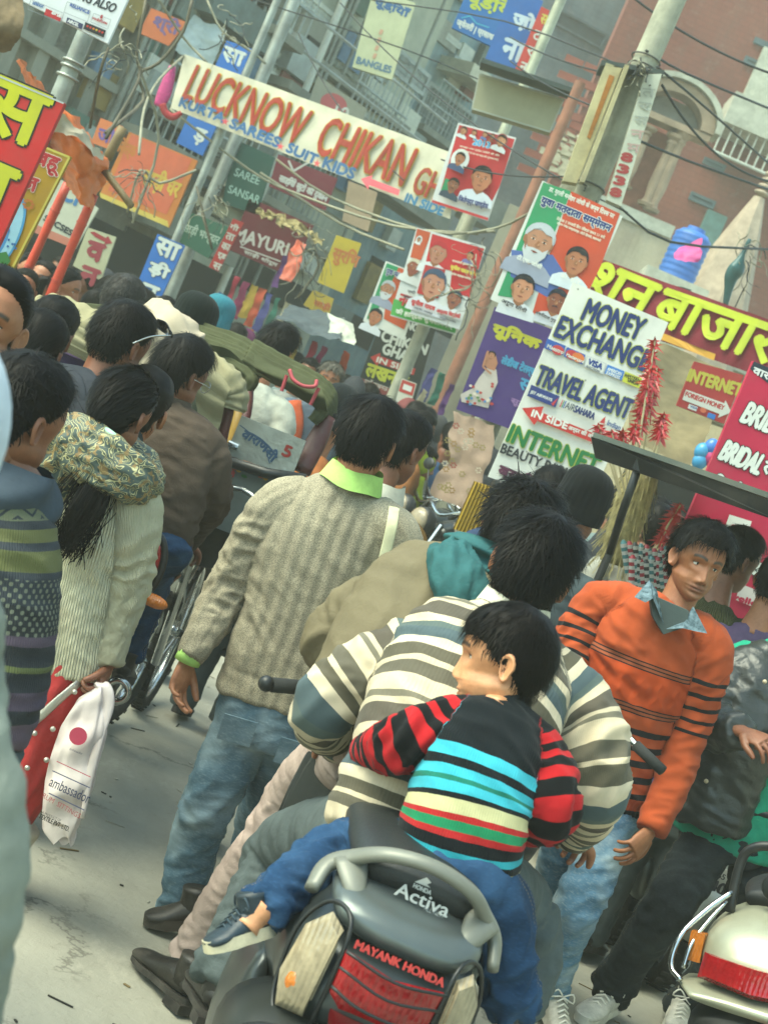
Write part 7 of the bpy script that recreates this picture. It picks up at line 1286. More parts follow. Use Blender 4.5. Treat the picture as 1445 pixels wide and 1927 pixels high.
b.poly([(981, 768), (1022, 765), (1018, 776), (1122, 818), (1112, 832), (1010, 792), (1004, 800)], 'b2302c'); b.text('IN SIDE', (998, 783), (1064, 808), 13, 'd0d0c8', 1.6); b.text('अन्दर की ओर', (1066, 810), (1116, 829), 12, 'd0d0c8', .8)
for x, y in ((1100, 716), (990, 850), (1086, 545)): b.ell((x, y), 2, 2, '8a8c80')
b.done('lettering')
# big voter poster
def voter(b):
    b.poly([(1022, 343), (1074, 360), (1030, 470), (962, 560), (936, 556)], '2c8557'); b.poly([(1074, 360), (1166, 402), (1130, 500), (1076, 612), (1000, 594), (1036, 470)], 'b5442a'); b.poly([(962, 470), (1040, 480), (1068, 525), (1030, 560), (960, 520)], '4a5f96')
    b.text('डा. मुरली मनोहर जोशी के जन्म दिवस पर', (1030, 362), (1152, 414), 14, 'd0d4c8', .6); b.text('युवा मतदाता सम्मेलन', (1014, 386), (1144, 441), 22, '2a3a6e', 2, 'd0d2c4', 1.2)
    b.text('दिनांक 3 जनवरी दिन रविवार समय 11 बजे', (1046, 414), (1136, 450), 7, 'd0cdb8', .4); b.text('स्थान नगेश कम्पाउण्ड, लोटी हिमली, वाराणसी', (1046, 423), (1128, 457), 7, 'd0cdb8', .4)
    b.face((1012, 456), 50, 'a5755a', 'a9aeb2', '8a90a0', 'b5b9ba', False, 1.05, old=True); b.face((1083, 492), 38, 'a3694a', '1a1a20', 'c0c8cc', None, False, tilt=4); b.face((982, 544), 38, 'b07a5c', '1a1c24', 'c0c4c6', None, False, tilt=6); b.face((1046, 568), 33, '7a4634', '1c2230', 'b5b8bc', tilt=4)
    b.text('टी.एस. जोशी', (970, 489), (1016, 509), 11, 'd0d2c8', .8); b.text('अरूण सोनी', (941, 571), (987, 592), 11, '2a2c30', .8); b.text('डा. हरि', (1052, 522), (1088, 538), 10, 'd0d2c8', .8); b.text('अवनीराज गुप्ता', (1004, 592), (1048, 612), 9, '2a2c30', .5)
b = B_('poster', 'large green and orange election poster with four portraits beside the concrete pole', (1020, 340), (1171, 407), (922, 563), 9.6, th=.006, col='c6c8bf', BR=(1072, 628), cat='poster'); voter(b); b.done()
# poster with one large portrait
b = B_('poster', 'red election poster dated 2013 with one large portrait, above the banner\'s end', (862, 231), (971, 259), (811, 380), 12.2, th=.006, col='c6c8c4', BR=(918, 416), cat='poster')
b.poly([(864, 235), (968, 262), (940, 350), (922, 385), (828, 362)], 'b02c30'); b.poly([(838, 335), (862, 345), (850, 368), (828, 362)], '2c8557'); b.poly([(826, 362), (922, 388), (916, 412), (814, 382)], 'c9cbc8'); b.text('2013', (889, 272), (920, 279), 11, '3f9ac8', 1.4, 'd0d0c8', .8)
for x, y, w_, s in ((872, 246, 10, 'c0c4c4'), (892, 250, 7, 'c0c4c4'), (912, 254, 7, '5a6a9a'), (926, 258, 7, '8a4a3a'), (943, 266, 15, 'c0c4c4')): b.ell((x, y), w_ * .8, w_ * .9, '8a4440'); b.face((x, y), w_, shirt=s)
b.ell((865, 302), 17, 21, 'c6c8c4'); b.face((865, 300), 17, 'a3694a', shirt='3a4a6a'); b.face((905, 338), 34, 'a86d4e', '141216', 'c2c9d0', None, False, tilt=6); b.face((852, 350), 19, '7d4f3a', shirt='33404e')
b.text('जितेन्द्र पाण्डेय', (860, 383), (915, 398), 15, '23306a', 1); b.text('समस्त नगर प्रदेश कमेटी की ओर', (864, 280), (938, 298), 5, 'd0cdb8', .2); b.text('से सभी साथियों को नव वर्ष की शुभकामनाएं', (860, 287), (936, 306), 5, 'd0cdb8', .2); b.rect((813, 378), (918, 412), (812, 383), 'b02c30'); b.done()
# cluster of posters on the middle pole
b = B_('poster', 'small green and orange voter poster tucked behind the red and white poster', (726, 491), (800, 520), (683, 604), 12.5, th=.006, col='c6c8bf', BR=(760, 640), cat='poster')
b.poly([(728, 495), (750, 503), (725, 560), (700, 600), (690, 600)], '2c8557'); b.poly([(750, 503), (796, 522), (760, 620), (722, 600), (728, 550)], 'b5502f'); b.face((729, 545), 24, 'a5755a', 'a9aeb2', '8a90a0', 'b5b9ba', False, old=True); b.face((706, 596), 22, 'a3694a', '1a1c24', 'c0c4c6', None, False); b.text('युवा मतदाता', (724, 517), (764, 532), 12, '2a3a6e', 1, 'c6c8bf', .8); b.done()
b = B_('poster', 'white poster with orange top and green foot partly covered by the red and white one', (784, 428), (860, 450), (734, 594), 12.35, th=.006, col='c4c6c2', BR=(857, 630), cat='poster')
b.poly([(785, 430), (812, 438), (792, 490), (772, 484)], 'b5502f'); b.poly([(741, 562), (862, 600), (856, 627), (735, 592)], '4a9a4a'); b.ell((788, 452), 6, 9, 'c9cbc8'); b.face((788, 451), 6); b.face((778, 503), 22, '8a4a3a', 'c0b8a0', 'c6c8c4', None, False); b.text('की हार्दिक शुभकामनाएं', (743, 592), (850, 622), 13, 'd0d4c8', 1); b.text('नव', (748, 572), (772, 580), 20, 'b02c30', 2); b.text('प्रदीप', (766, 552), (784, 557), 8, '3a3a44', .5); b.text('कार्यकर्ता', (758, 562), (778, 568), 7, '3a3a44', .4); b.done()
b = B_('poster', 'red and white election poster with a large portrait and a red cap portrait above', (811, 435), (914, 464), (772, 590), 12.2, th=.006, col='c6c8c4', BR=(864, 620), cat='poster')
b.poly([(813, 440), (911, 468), (884, 560), (846, 548), (850, 510), (800, 498)], 'b3242c'); b.face((824, 476), 30, 'a3705a', 'a8242c', 'c6c8c8', None, False, tilt=4); b.poly([(800, 498), (838, 508), (824, 562), (784, 552)], 'a83030'); b.face((815, 535), 40, 'b07a62', '3a4a64', 'c9ccd0', None, False, tilt=6); b.face((854, 563), 24, '8a5340', '1f2e44', 'c6cacc', tilt=4)
b.face((884, 482), 11, shirt='6a6a9a'); b.text('सुनील यादव जी के', (846, 508), (898, 524), 11, 'c8b84a', 1.2); b.text('समाजवादी युवजन सभा का', (850, 494), (896, 506), 6, 'd0cdb8', .4); b.text('प्रदेश अध्यक्ष मनोनीत किये', (848, 518), (892, 531), 6, 'd0cdb8', .4); b.text('सुनील यादव', (772, 574), (816, 588), 13, 'b02c30', 1.4); b.text('अल्ताफ सिद्दीकी', (820, 590), (864, 602), 11, 'b02c30', 1.0); b.text('राष्ट्रीय अध्यक्ष', (778, 582), (812, 594), 6, '5a5a60', .4); b.text('राष्ट्रीय सचिव', (826, 600), (856, 610), 6, '5a5a60', .4); b.done()
# black chikan ghar board
b = B_('signboard', 'black CHIKAN GHAR signboard with red arrow behind the middle pole', (727, 578), (820, 618), (668, 735), 13, th=.03, col='2c302e', BR=(772, 786))
b.text('LUCKNOW', (728, 607), (800, 630), 15, 'b9bdb4', 2); b.text('CHIKAN', (716, 640), (800, 668), 20, 'b9bdb4', 2.6); b.text('GHAR', (718, 664), (776, 686), 20, 'b9bdb4', 2.6); b.poly([(697, 672), (716, 664), (715, 670), (782, 694), (778, 706), (712, 684), (710, 690)], 'a83a36'); b.text('IN SIDE', (708, 681), (774, 703), 10, 'c9cbc0', 1.2); b.text('लखनऊ', (686, 706), (762, 732), 23, 'a9ad3a', 3); b.poly([(682, 712), (776, 748), (768, 768), (674, 732)], '7d3a38'); b.text('यहाँ लखनऊ', (684, 722), (728, 738), 12, 'b0a89c', .6); b.done('lettering')
b = B_('notice', 'white paper notice with red top pasted on the middle pole', (756, 712), (784, 722), (742, 762), 12.1, th=.004, col='b9b9a8'); b.poly([(757, 714), (782, 723), (776, 745), (750, 736)], 'a33a34'); b.rect((760, 722), (776, 728), (757, 732), 'c4c6be'); b.done()
# purple parlour sign with woman in a floral gown
b = B_('signboard', 'purple signboard with yellow Hindi letters and a woman in a floral gown', (931, 577), (1044, 622), (858, 770), 10.4, th=.03, col='43306a', BR=(972, 812))
b.text('यूनिक', (922, 632), (1010, 664), 30, 'a9a832', 4); b.text('लेडीज टेलर्स', (940, 688), (1004, 712), 22, '3f8ab0', 2.2); b.text('स', (974, 730), (994, 738), 20, '3f8ab0', 2); b.text('सूट', (958, 760), (984, 770), 12, '8a6a9a', 1)
b.poly([(918, 690), (934, 696), (936, 720), (926, 742), (918, 768), (868, 756), (866, 742), (890, 730), (900, 712)], 'b5aca4'); b.poly([(916, 660), (932, 664), (936, 684), (930, 698), (918, 694), (908, 684)], 'a8745a'); b.face((925, 668), 10, 'b07a5c', '1a1414', 'a8745a', None, False, 1.3)
for k in range(26): rr = random.Random(k); b.ell((872 + rr.random() * 56, 722 + rr.random() * 40), 3.2, 2.6, rr.choice(['a33a3a', '4a7aa8', '5a7a4a', 'c9bfb0']), 7)
b.line([(916, 664), (908, 690), (924, 704)], 3.5, 'a8745a'); b.done()
# maroon bazaar banner
b = B_('cloth_banner', 'maroon cloth banner with big yellow Hindi bazaar lettering', (1116, 482), (1475, 612), (1076, 582), (12.5, 11.5, 12.5), soft=.013, nonemat=cloth_mat('maroon_cloth', '6e2430', weave=300, var=.15), BR=(1440, 712), cat='banner')
b.text('शन', (1098, 552), (1210, 600), 58, 'a9b52c', 5.5, shear=.1); b.text('बाजार', (1222, 606), (1445, 688), 62, 'a9b52c', 6, shear=.1); b.poly([(1248, 628), (1348, 668), (1345, 680), (1244, 640)], 'b5862c'); b.done('lettering')
b = B_('signboard', 'red INTERNET and FORIEGN MONEY hanging sign with a white arrow', (1306, 680), (1399, 706), (1272, 763), 9.7, th=.03, col='8f2c2c', BR=(1362, 798))
b.text('INTERNET', (1291, 716), (1390, 746), 23, 'a39a3c', 3, shear=.05); b.poly([(1290, 733), (1362, 759), (1364, 753), (1375, 776), (1350, 786), (1353, 779), (1283, 752)], 'b5b5ac'); b.text('FORIEGN MONEY', (1288, 745), (1360, 772), 9, '9c2c2c', 1.2); b.rect((1296, 760), (1312, 766), (1293, 768), 'b9bcb8'); b.rect((1332, 776), (1346, 781), (1329, 785), '2f66a8'); b.text('VISA', (1297, 766), (1310, 771), 4, '223a7a', .5); b.ell((1322, 772), 6, 5, 'b05a40'); b.done()
# bridal board
b = B_('signboard', 'crimson BRIDAL hire signboard with white lettering at the right edge', (1417, 679), (1600, 755), (1222, 1140), 7.6, th=.05, col='a81c3e', BR=(1405, 1220))
b.poly([(1418, 680), (1598, 755), (1586, 782), (1445, 722), (1410, 694)], '1f2836'); b.text('वाराणसी', (1414, 702), (1490, 734), 17, 'c9ccc8', 1.4); b.text('BRIDAL', (1391, 792), (1486, 832), 40, 'c9ccc4', 4, '2a1a20', 1.6, shear=.12); b.text('BRIDAL', (1350, 862), (1424, 893), 38, 'c9ccc4', 4, '2a1a20', 1.6, shear=.12); b.text('लहँगा', (1430, 892), (1500, 922), 36, 'c9ccc4', 3, '2a1a20', 1.4); b.text('किराये पर उपलब्ध', (1338, 918), (1486, 978), 30, 'c9ccc4', 2.4, '2a1a20', 1.4)
P = [(1371, 968), (1413, 981), (1399, 1022), (1357, 1008)]; b.poly(P, 'c9c9c0'); b.text('M', (1370, 1006), (1396, 1015), 20, 'a81c3e', 3); b.text('ज़री', (1400, 1084), (1470, 1112), 42, 'c9ccc4', 5, '1a2a30', 1.6); b.poly([(1392, 1098), (1470, 1130), (1460, 1160), (1382, 1128)], 'c0b9b4'); b.text('jewellery', (1350, 1120), (1440, 1152), 14, 'a81c3e', 2.6); b.done('lettering')
# left: red and yellow boards
b = B_('signboard', 'red signboard with huge yellow black-edged Hindi letters at the left edge', (-130, 88), (122, 194), (-300, 420), 6.6, th=.04, col='a81a1c', BR=(-20, 500))
b.text('स', (-42, 236), (62, 280), 100, 'a8a818', 9, '15160f', 3.5); b.text('न', (-90, 372), (4, 412), 92, 'a8a818', 9, '15160f', 3.5); b.line([(-130, 90), (121, 195)], 3, '9aa0a0'); b.done('lettering')
b = B_('signboard', 'mustard signboard with red Hindi letters and a blue oval picture', (-40, 226), (133, 294), (-140, 470), 7.4, th=.04, col='9c7a1c', BR=(18, 520))
b.line([(-38, 228), (131, 296), (18, 516)], 4, 'b5a94c'); b.text('बहू', (62, 316), (108, 334), 34, 'a3282c', 3, 'c9bfb0', 1.2); b.text('ज', (38, 352), (68, 362), 24, 'a3282c', 3, 'c9bfb0', 1.2); b.ell((12, 440), 27, 75, '3f86b0', 28); b.ell((10, 442), 24, 70, '86b3c4', 28); b.ell((4, 452), 10, 34, '3a78a8', 20)
for k in range(8): a = k * .785; b.ell((55 + 8 * math.cos(a), 385 + 8 * math.sin(a)), 4, 2.5, 'a8622a', 8)
for k in range(6): rr = random.Random(k); b.ell((14 + rr.random() * 18, 430 + rr.random() * 40), 2.5, 2.5, '2a5a90', 7)
b.poly([(-20, 480), (14, 474), (22, 492), (0, 515), (-30, 505)], '2f6a34'); b.done()
b = B_('telecom_sign', 'white mobile recharge sign with telecom logos at the top left corner', (84, -80), (246, -12), (44, 2), 8.2, th=.03, col='c3c7c8', BR=(203, 82))
b.text('RECHARGING ALSO', (70, -30), (214, 24), 17, '33383e', 1.6, shear=.2); b.text('uninor', (62, 8), (82, 16), 8, '4a6a9a', .8); b.text('RELIANCE', (132, 12), (168, 27), 7, '3a5a9a', .8); b.rect((88, 16), (118, 29), (84, 28), 'a3242c'); b.text('airtel', (98, 26), (116, 34), 8, 'c9cac8', .9); b.ell((192, 32), 2.5, 4, 'a3242c'); b.text('vodafone', (174, 36), (202, 47), 6, 'a3242c', .5); b.rect((128, 33), (158, 46), (125, 43), '2a3050'); b.text('AIRCEL', (128, 42), (148, 51), 6, 'c9cac8', .8)
b.poly([(162, 42), (201, 58), (196, 71), (158, 55)], '1e2026')
for k, c in enumerate(('a8322c', 'a8322c', 'b5662a', 'b5962a', 'a8322c', 'a8322c')): b.ell((166 + 5.6 * k, 50 + 2.4 * k), 2.2, 2.2, c, 8)
for q in (((60, 0), (122, 26), (116, 44), (54, 18)), ((128, 4), (172, 22), (166, 42), (122, 24)), ((178, 26), (210, 38), (204, 56), (172, 42))): b.line(list(q) + [q[0]], .8, '7a8084')
b.done()
# mid-left signs
b = B_('signboard', 'tall blue signboard with three white Hindi letters in front of the dark shops', (297, 440), (348, 462), (254, 545), 13.5, th=.04, col='2460a8', BR=(297, 573)); b.text('सा', (289, 474), (330, 492), 30, 'b9bfb8', 3.4, '1c2a30', .8); b.text('ड़ी', (276, 514), (312, 530), 30, 'b9bfb8', 3.4, '1c2a30', .8); b.text('न', (262, 556), (292, 568), 26, 'b9bfb8', 3.4, '1c2a30', .8); b.done('lettering')
b = B_('signboard', 'small blue panel with white Hindi letter above the long banner\'s left end', (427, 76), (474, 92), (404, 127), 15, th=.04, col='2460a8', BR=(450, 146)); b.text('सा', (416, 112), (454, 126), 26, 'b9bfb8', 3.4); b.done('lettering')
b = B_('signboard', 'blue square panel with one white Hindi letter below the long banner\'s left end', (355, 217), (407, 238), (332, 268), 15, th=.04, col='2460a8', BR=(381, 293)); b.text('ड़', (360, 268), (380, 276), 30, 'b9bfb8', 3); b.done('lettering')
b = B_('signboard', 'faded orange signboard with yellow frame and gold Hindi letters behind the wires', (244, 248), (372, 302), (188, 366), 14.5, th=.05, col='b06a30', BR=(318, 428)); b.poly([(248, 252), (362, 300), (314, 404), (204, 358)], 'b55a3e'); b.poly([(188, 362), (316, 416), (318, 428), (190, 372)], 'b5a04a'); b.text('सिल्क', (218, 292), (250, 304), 36, 'a8662a', 2); b.text('साड़ी घर', (262, 352), (330, 380), 46, 'b89a3c', 2.6); b.done()
b = B_('signboard', 'purple-lettered orange sign hanging beneath a blue-trimmed window', (190, 222), (232, 238), (172, 268), 14, th=.03, col='b5663c', BR=(214, 284)); b.text('जी', (182, 262), (212, 272), 30, '5a4a86', 2.5); b.done()
b = B_('signboard', 'orange sign with purple scrawled letters high at the upper left', (285, 15), (352, 42), (262, 62), 15, th=.03, col='a85a34', BR=(318, 86)); b.text('श्री', (284, 56), (330, 74), 36, '5a4a76', 2.5); b.done()
b = B_('signboard', 'dark green SAREE SANSAR board under the long banner', (443, 262), (517, 296), (418, 382), 15.5, th=.05, col='1f463c', BR=(484, 404)); b.text('SAREE', (440, 330), (486, 348), 15, '8ba89c', .7); b.text('SANSAR', (428, 362), (486, 384), 15, '8ba89c', .7); b.done('lettering')
b = B_('signboard', 'green board with chalk-white Hindi letters beside the red vertical sign', (355, 398), (432, 428), (333, 452), 15, th=.04, col='2c5a48', BR=(392, 486)); b.text('साड़ी भण्डार', (342, 440), (408, 466), 26, '9cb0a0', .8); b.done('lettering')
b = B_('signboard', 'narrow red vertical sign with white Hindi letters', (439, 411), (459, 419), (393, 502), 14.5, th=.03, col='9c2a28', BR=(411, 511))
for k, t in enumerate('गीताकार्ड'[:1] and ['गी', 'ता', 'का', 'र्ड', 'स']): b.text(t, (432 - 8.2 * k, 430 + 18.5 * k), (447 - 8.2 * k, 436 + 18.5 * k), 12, 'b9b5a8', 1.2)
b.done('lettering')
b = B_('signboard', 'dark maroon shop sign with a white tick and lettering MAYURI', (470, 372), (590, 424), (432, 470), 15.5, th=.05, col='5a1a24', BR=(545, 520)); b.text('MAYURI', (440, 450), (538, 482), 24, 'b0aca4', 2.2); b.line([(452, 464), (528, 492)], 2.5, 'b0aca4'); b.line([(452, 452), (456, 462), (476, 448)], 2.5, 'b0aca4'); b.text('साड़ी शोरूम', (458, 478), (520, 504), 10, 'b0aca4', 1); b.done('lettering')
b = B_('signboard', 'maroon sign with white tick and a row of white Hindi words just below the banner', (524, 290), (635, 336), (506, 350), 16.5, th=.05, col='6a2430', BR=(612, 396)); b.line([(543, 302), (552, 322), (580, 306)], 4, 'b5b5ac'); b.text('साड़ियों सूटों की दुकान', (522, 344), (612, 384), 20, 'b5b5ac', 1.8); b.done('lettering')
b = B_('signboard', 'yellow cloth sign with orange Hindi letters hanging under a bamboo', (633, 442), (680, 458), (597, 531), 15.5, th=.02, col='b09c34', BR=(647, 552)); b.text('सुरभि', (620, 494), (668, 512), 38, 'b06a38', 2.2); b.done('lettering')
b = B_('signboard', 'yellow and orange board lying tilted on the shop awnings', (590, 545), (628, 562), (570, 575), 15, th=.02, col='a8923a', BR=(618, 598)); b.text('साड़ी', (588, 576), (618, 588), 16, 'a85a34', 1.5); b.done('lettering')
b = B_('blank_board', 'blank peach board fixed to the shutters under the banner', (656, 340), (710, 362), (644, 415), 19, th=.04, col='b59a7c', BR=(692, 436)); b.done()
b = B_('signboard', 'cream BANGLES signboard hanging on the pale building', (704, -25), (782, 6), (663, 126), 17, th=.06, col='a9ad8c', BR=(737, 150)); b.text('चूड़ियाँ', (700, 12), (766, 38), 22, '2f5a86', 2.2); b.text('BANGLES', (670, 119), (734, 138), 13, '4a6a80', 1.6)
for k in range(4): b.rect((716 - 4 * k, 55 + 15 * k), (722 - 4 * k, 57 + 15 * k), (712 - 4 * k, 64 + 15 * k), 'b08a72')
b.done('lettering')
b = B_('signboard', 'grey board with a red smudge and white numerals above the banner', (598, 142), (690, 205), (580, 195), 18, th=.05, col='7c8074', BR=(676, 246)); b.ell((628, 196), 26, 20, '9c4a50'); b.text('10', (626, 218), (650, 228), 24, 'b5b8b0', 1.6); b.done()
b = B_('signboard', 'blue bangles and jewellery signboard with yellow and white Hindi letters', (880, -20), (985, 20), (850, 52), 16, th=.05, col='215a94', BR=(934, 92)); b.text('चूड़ियाँ', (872, 10), (968, 44), 36, 'a3ae3c', 2.8); b.text('ज्वेलरी | प्रसाधन', (856, 50), (930, 82), 18, 'b5bcb8', 1.4); b.line([(868, 34), (884, 30), (896, 44), (920, 52)], 2, '3f9ab0'); b.done('lettering')
b = B_('signboard', 'tall blue sign with white Hindi letters beside its red strip', (962, -20), (1022, 2), (906, 128), 15, th=.05, col='2a5896', BR=(962, 150)); b.text('ज़ो', (960, 50), (1000, 64), 34, 'a9b8c0', 4); b.text('ना', (940, 104), (978, 118), 34, 'a9b8c0', 4); b.done('lettering')
b = B_('signboard', 'narrow red strip sign with white and yellow vertical letters', (1018, 12), (1034, 20), (962, 146), 14.9, th=.04, col='a83a34', BR=(978, 154))
for k, (t, c) in enumerate((('स', 'b5a94c'), ('ट', 'b5b5ac'), ('र', 'b5b5ac'), ('न', 'b5b5ac'))): b.text(t, (1014 - 13 * k, 42 + 30 * k), (1026 - 13 * k, 47 + 30 * k), 17, c, 1.2)
b.done('lettering')
b = B_('light_box', 'blank cream sign box with a dark hood standing on two posts', (904, 138), (1062, 186), (888, 206), 12.8, th=.14, col='8e8c72', BR=(1035, 250)); b.line([(902, 140), (1060, 188), (1034, 248), (888, 204), (902, 140)], 3, '9a9c8e'); b.done('frame')
mb = MB(); c = at(983, 160, 12.7); X = (at(1064, 188, 12.7) - at(902, 134, 12.7)) / 2 * 1.03; mb.box(c + Vector((0, -.02, .05)), X, (0, .13, 0), (0, 0, .018), mat('dark_tin', '39423f', .6, .4, dirt=.4)); mb.build('hood', b.e)
b = B_('signboard', 'white SPICSES signboard behind the red poles', (112, 335), (186, 392), (68, 425), 10.6, th=.03, col='a9aa98', BR=(142, 468)); b.text('CH', (112, 372), (160, 396), 34, '3a6a94', 3); b.text('SPICSES', (82, 414), (134, 444), 11, '33383a', 1.8); b.poly([(72, 424), (140, 452), (136, 466), (66, 438)], 'a86a58'); b.done('lettering')
b = B_('signboard', 'cream sign with a red arrow and red Hindi letters', (166, 428), (219, 446), (138, 500), 11, th=.03, col='a9a98c', BR=(190, 528)); b.poly([(170, 437), (178, 436), (200, 448), (204, 444), (212, 458), (196, 460), (199, 456), (180, 446)], '94343c'); b.text('व', (160, 484), (190, 494), 32, '8c3a44', 5); b.text('न', (148, 528), (180, 540), 30, '8c3a44', 5); b.done('lettering')
# vertical numbered plate and rusty plates on the concrete pole
b = B_('number_plate_board', 'narrow white painted tin board with worn red figures fixed to the concrete pole', (1214, 139), (1245, 139), (1141, 376), 10.3, th=.1, col='a9ac9c', BR=(1168, 388))
for k, t in enumerate(('8', '3', '3', '8')): b.text(t, (1146 + 7 * (3 - k), 367 - 22 * (3 - k)), (1166 + 7 * (3 - k), 372 - 22 * (3 - k)), 15, '8c3434', 3.4)
for k in range(5): b.text(('म', 'न', 'स', 'र', 'त')[k], (1178 + 7 * k, 285 - 26 * k), (1202 + 7 * k, 288 - 26 * k), 15, 'a38a84' if k < 2 else '8e9288', 1)
b.done('lettering')
rp = thing('tin_box', 'open rusty cream tin trough fixed to the left side of the concrete pole', 'tin box', at(1085, 340, 10.5)); rm = mat('rusty_cream', 'a39a74', .7, var=.3, vs_=4, dirt=.6); ru = mat('rust', '8a5a24', .85, var=.4, vs_=8)
mb = MB(); mb.prism(A((1140, 118, 10.4), (1170, 128, 10.4), (1085, 345, 10.4), (1058, 340, 10.4)), (0, .12, 0), rm); mb.build('plate', rp); MB().prism(A((1146, 140, 10.395), (1156, 144, 10.395), (1110, 262, 10.395), (1104, 258, 10.395)), (0, .004, 0), ru).build('rust_streak', rp); MB().prism(A((1172, 128, 10.42), (1180, 130, 10.42), (1096, 348, 10.42), (1088, 346, 10.42)), (0, -.1, 0), rm).build('side', rp)
MB().prism(A((1132, 112, 10.4), (1250, 132, 10.4), (1248, 140, 10.4), (1130, 122, 10.4)), (0, .3, 0), mat('dark_tin', '39423f')).build('lid', rp)
# poles
def vpole(name, label, px, py, d, r, m, ztop=None, pytop=None, taper=.85, group=None, cat='pole'):
    p = at(px, py, d); zt = ztop if ztop else at(px + (py - pytop) * .435, pytop, d).z; e = thing(name, label, cat, (p.x, p.y, 0), group); MB().tube([(p.x, p.y, -.1), (p.x, p.y, zt * .5), (p.x, p.y, zt)], [r, r * (1 + taper) / 2, r * taper], m, 16).build('shaft', e, auto=.9); return e
e = vpole('utility_pole', 'stout stained concrete utility pole carrying the money exchange board', 1000, 606, 10.6, .098, conc, pytop=-60); 
MB().bx(*(lambda c: (c.x - .11, c.x + .13, c.y - .1, c.y + .12, c.z - 1.0, c.z - .02))(at(1180, 140, 10.72)), conc).build('concrete_block', e)
for y in (112, 128, 690, 700, 352): c = at(1000 + (606 - y) * .435, y, 10.6); MB().torus(c, (0, .1, 1), .098, .006, mat('wire_tie', '4a4a44', .6), 24, 5).build('wire_tie', e)
vpole('utility_pole', 'slim concrete pole behind the poster cluster', 760, 700, 12.6, .058, conc, pytop=300, taper=.8)
e = vpole('utility_pole', 'grey steel pole with clamps at the upper left', 118, 168, 9, .056, gal, pytop=-60)
for y in (118, 128, 145): c = at(118 + (168 - y) * .435, y, 9); MB().torus(c, (0, 0, 1), .06, .008, gal, 24, 6).build('clamp', e)
vpole('lamp_post', 'thin painted steel post behind the blank light box', 990, 150, 14.2, .052, mat('cream_steel', '9a9c88', .5, .3, dirt=.4), pytop=-60)
vpole('utility_pole', 'thick grey pole crossed by cables in front of the pale building', 500, 130, 15.5, .07, gal, pytop=-80); vpole('drain_pipe', 'pale drain pipe rising beside the barred windows', 600, 110, 19, .05, wfr, pytop=-60); vpole('utility_pole', 'thin post rising by the left shops', 395, 300, 14, .04, gal, pytop=-50)
vpole('bamboo_post', 'weathered brick-red post with knots left of the concrete pole', 1020, 320, 17, .07, mat('red_post', '8a5c48', .8, dirt=.3), pytop=155)
rp_ = mat('red_pole_paint', 'b0341a', .45, var=.2, vs_=12, dirt=.25)
for l, p0, p1 in (('slimmer left one of two red painted bamboo poles under the orange tarp', (52, 510, 9.6), (128, 345, 9.6)), ('right one of two red painted bamboo poles under the orange tarp', (100, 545, 9.2), (178, 366, 9.2))):
    a, b_ = at(*p0), at(*p1); a = a + (a - b_).normalized() * (a.z / max(.1, (b_ - a).normalized().z)); e = thing('bamboo_pole', l, 'pole', a); pts = [a.lerp(b_, k / 12) for k in range(13)]; MB().tube(pts, [.026 + .003 * (k % 2) for k in range(13)], rp_, 12, None, 2).build('pole', e, smooth=True)
    for k in (9, 11): MB().torus(pts[k], b_ - a, .030, .004, rp_, 20, 6).build('knot', e)
for l, pts, r in (('straight upright bamboo with a cut end above the orange sign', ((202, 300, 9.6), (232, 240, 9.6)), .03), ('short horizontal bamboo poking from the orange tarp', ((196, 320, 9.2), (248, 388, 9.1)), .02)):
    P = A(*pts); e = thing('bamboo_cane', l, 'bamboo', P[-1]); MB().tube(P, r, bam, 10, None, 3).build('cane', e, smooth=True)
# orange tarp and tan cloth
tr = mat('orange_tarp', 'c4601c', .45, var=.2, vs_=3, spec=.4, bump=.25, bs=18); tn = mat('faded_tarp', 'a89c84', .6, var=.25, vs_=5)
def sheet(name, label, cat, P, m, amp=.05, nu=28, nv=22, seed=0, part='cloth', sc=5, th=0):
    # bilinear crumpled sheet through a grid of (px,py,d) rows
    G = np.array([[tuple(at(*q)) for q in r] for r in P]); R = np.array([crom(r, nu // max(1, len(r) - 1)) for r in G]); R = np.array([crom(R[:, i], nv // max(1, len(G) - 1)) for i in range(R.shape[1])]); h, w_ = R.shape[:2]
    V = R.reshape(-1, 3); q = V * sc + seed * 5.1; V = V + np.stack([pn(q), pn(q + 9), pn(q + 21)], 1) * amp + np.stack([pn(q * 2.7), pn(q * 2.7 + 9), pn(q * 2.7 + 21)], 1) * amp * .45
    F_ = [(j * w_ + i, j * w_ + i + 1, (j + 1) * w_ + i + 1, (j + 1) * w_ + i) for j in range(h - 1) for i in range(w_ - 1)]; e = thing(name, label, cat, tuple(V[V[:, 2].argmin()])); MB().add(V.tolist(), F_, m).build(part, e, smooth=True); return e
sheet('orange_tarp', 'crumpled orange plastic tarp slung from bamboo over the red poles', 'tarp', [[(28, 100, 7.6), (80, 160, 8.4), (132, 215, 9), (196, 290, 9.2)], [(70, 190, 8), (95, 225, 8.6), (150, 270, 8.7), (206, 318, 9.2)], [(96, 268, 9), (112, 300, 9.3), (148, 334, 8.9), (196, 345, 9.3)], [(114, 328, 9.4), (125, 350, 9.4), (158, 382, 9), (176, 386, 9.2)]], tr, .05, 40, 36, sc=10)
sheet('faded_tarp', 'sun-bleached tan layer folded over the orange tarp', 'tarp', [[(98, 205, 8.5), (150, 240, 8.7), (197, 288, 9.0)], [(95, 250, 8.6), (140, 262, 8.6), (192, 300, 9.0)]], tn, .05, seed=3, sc=7)
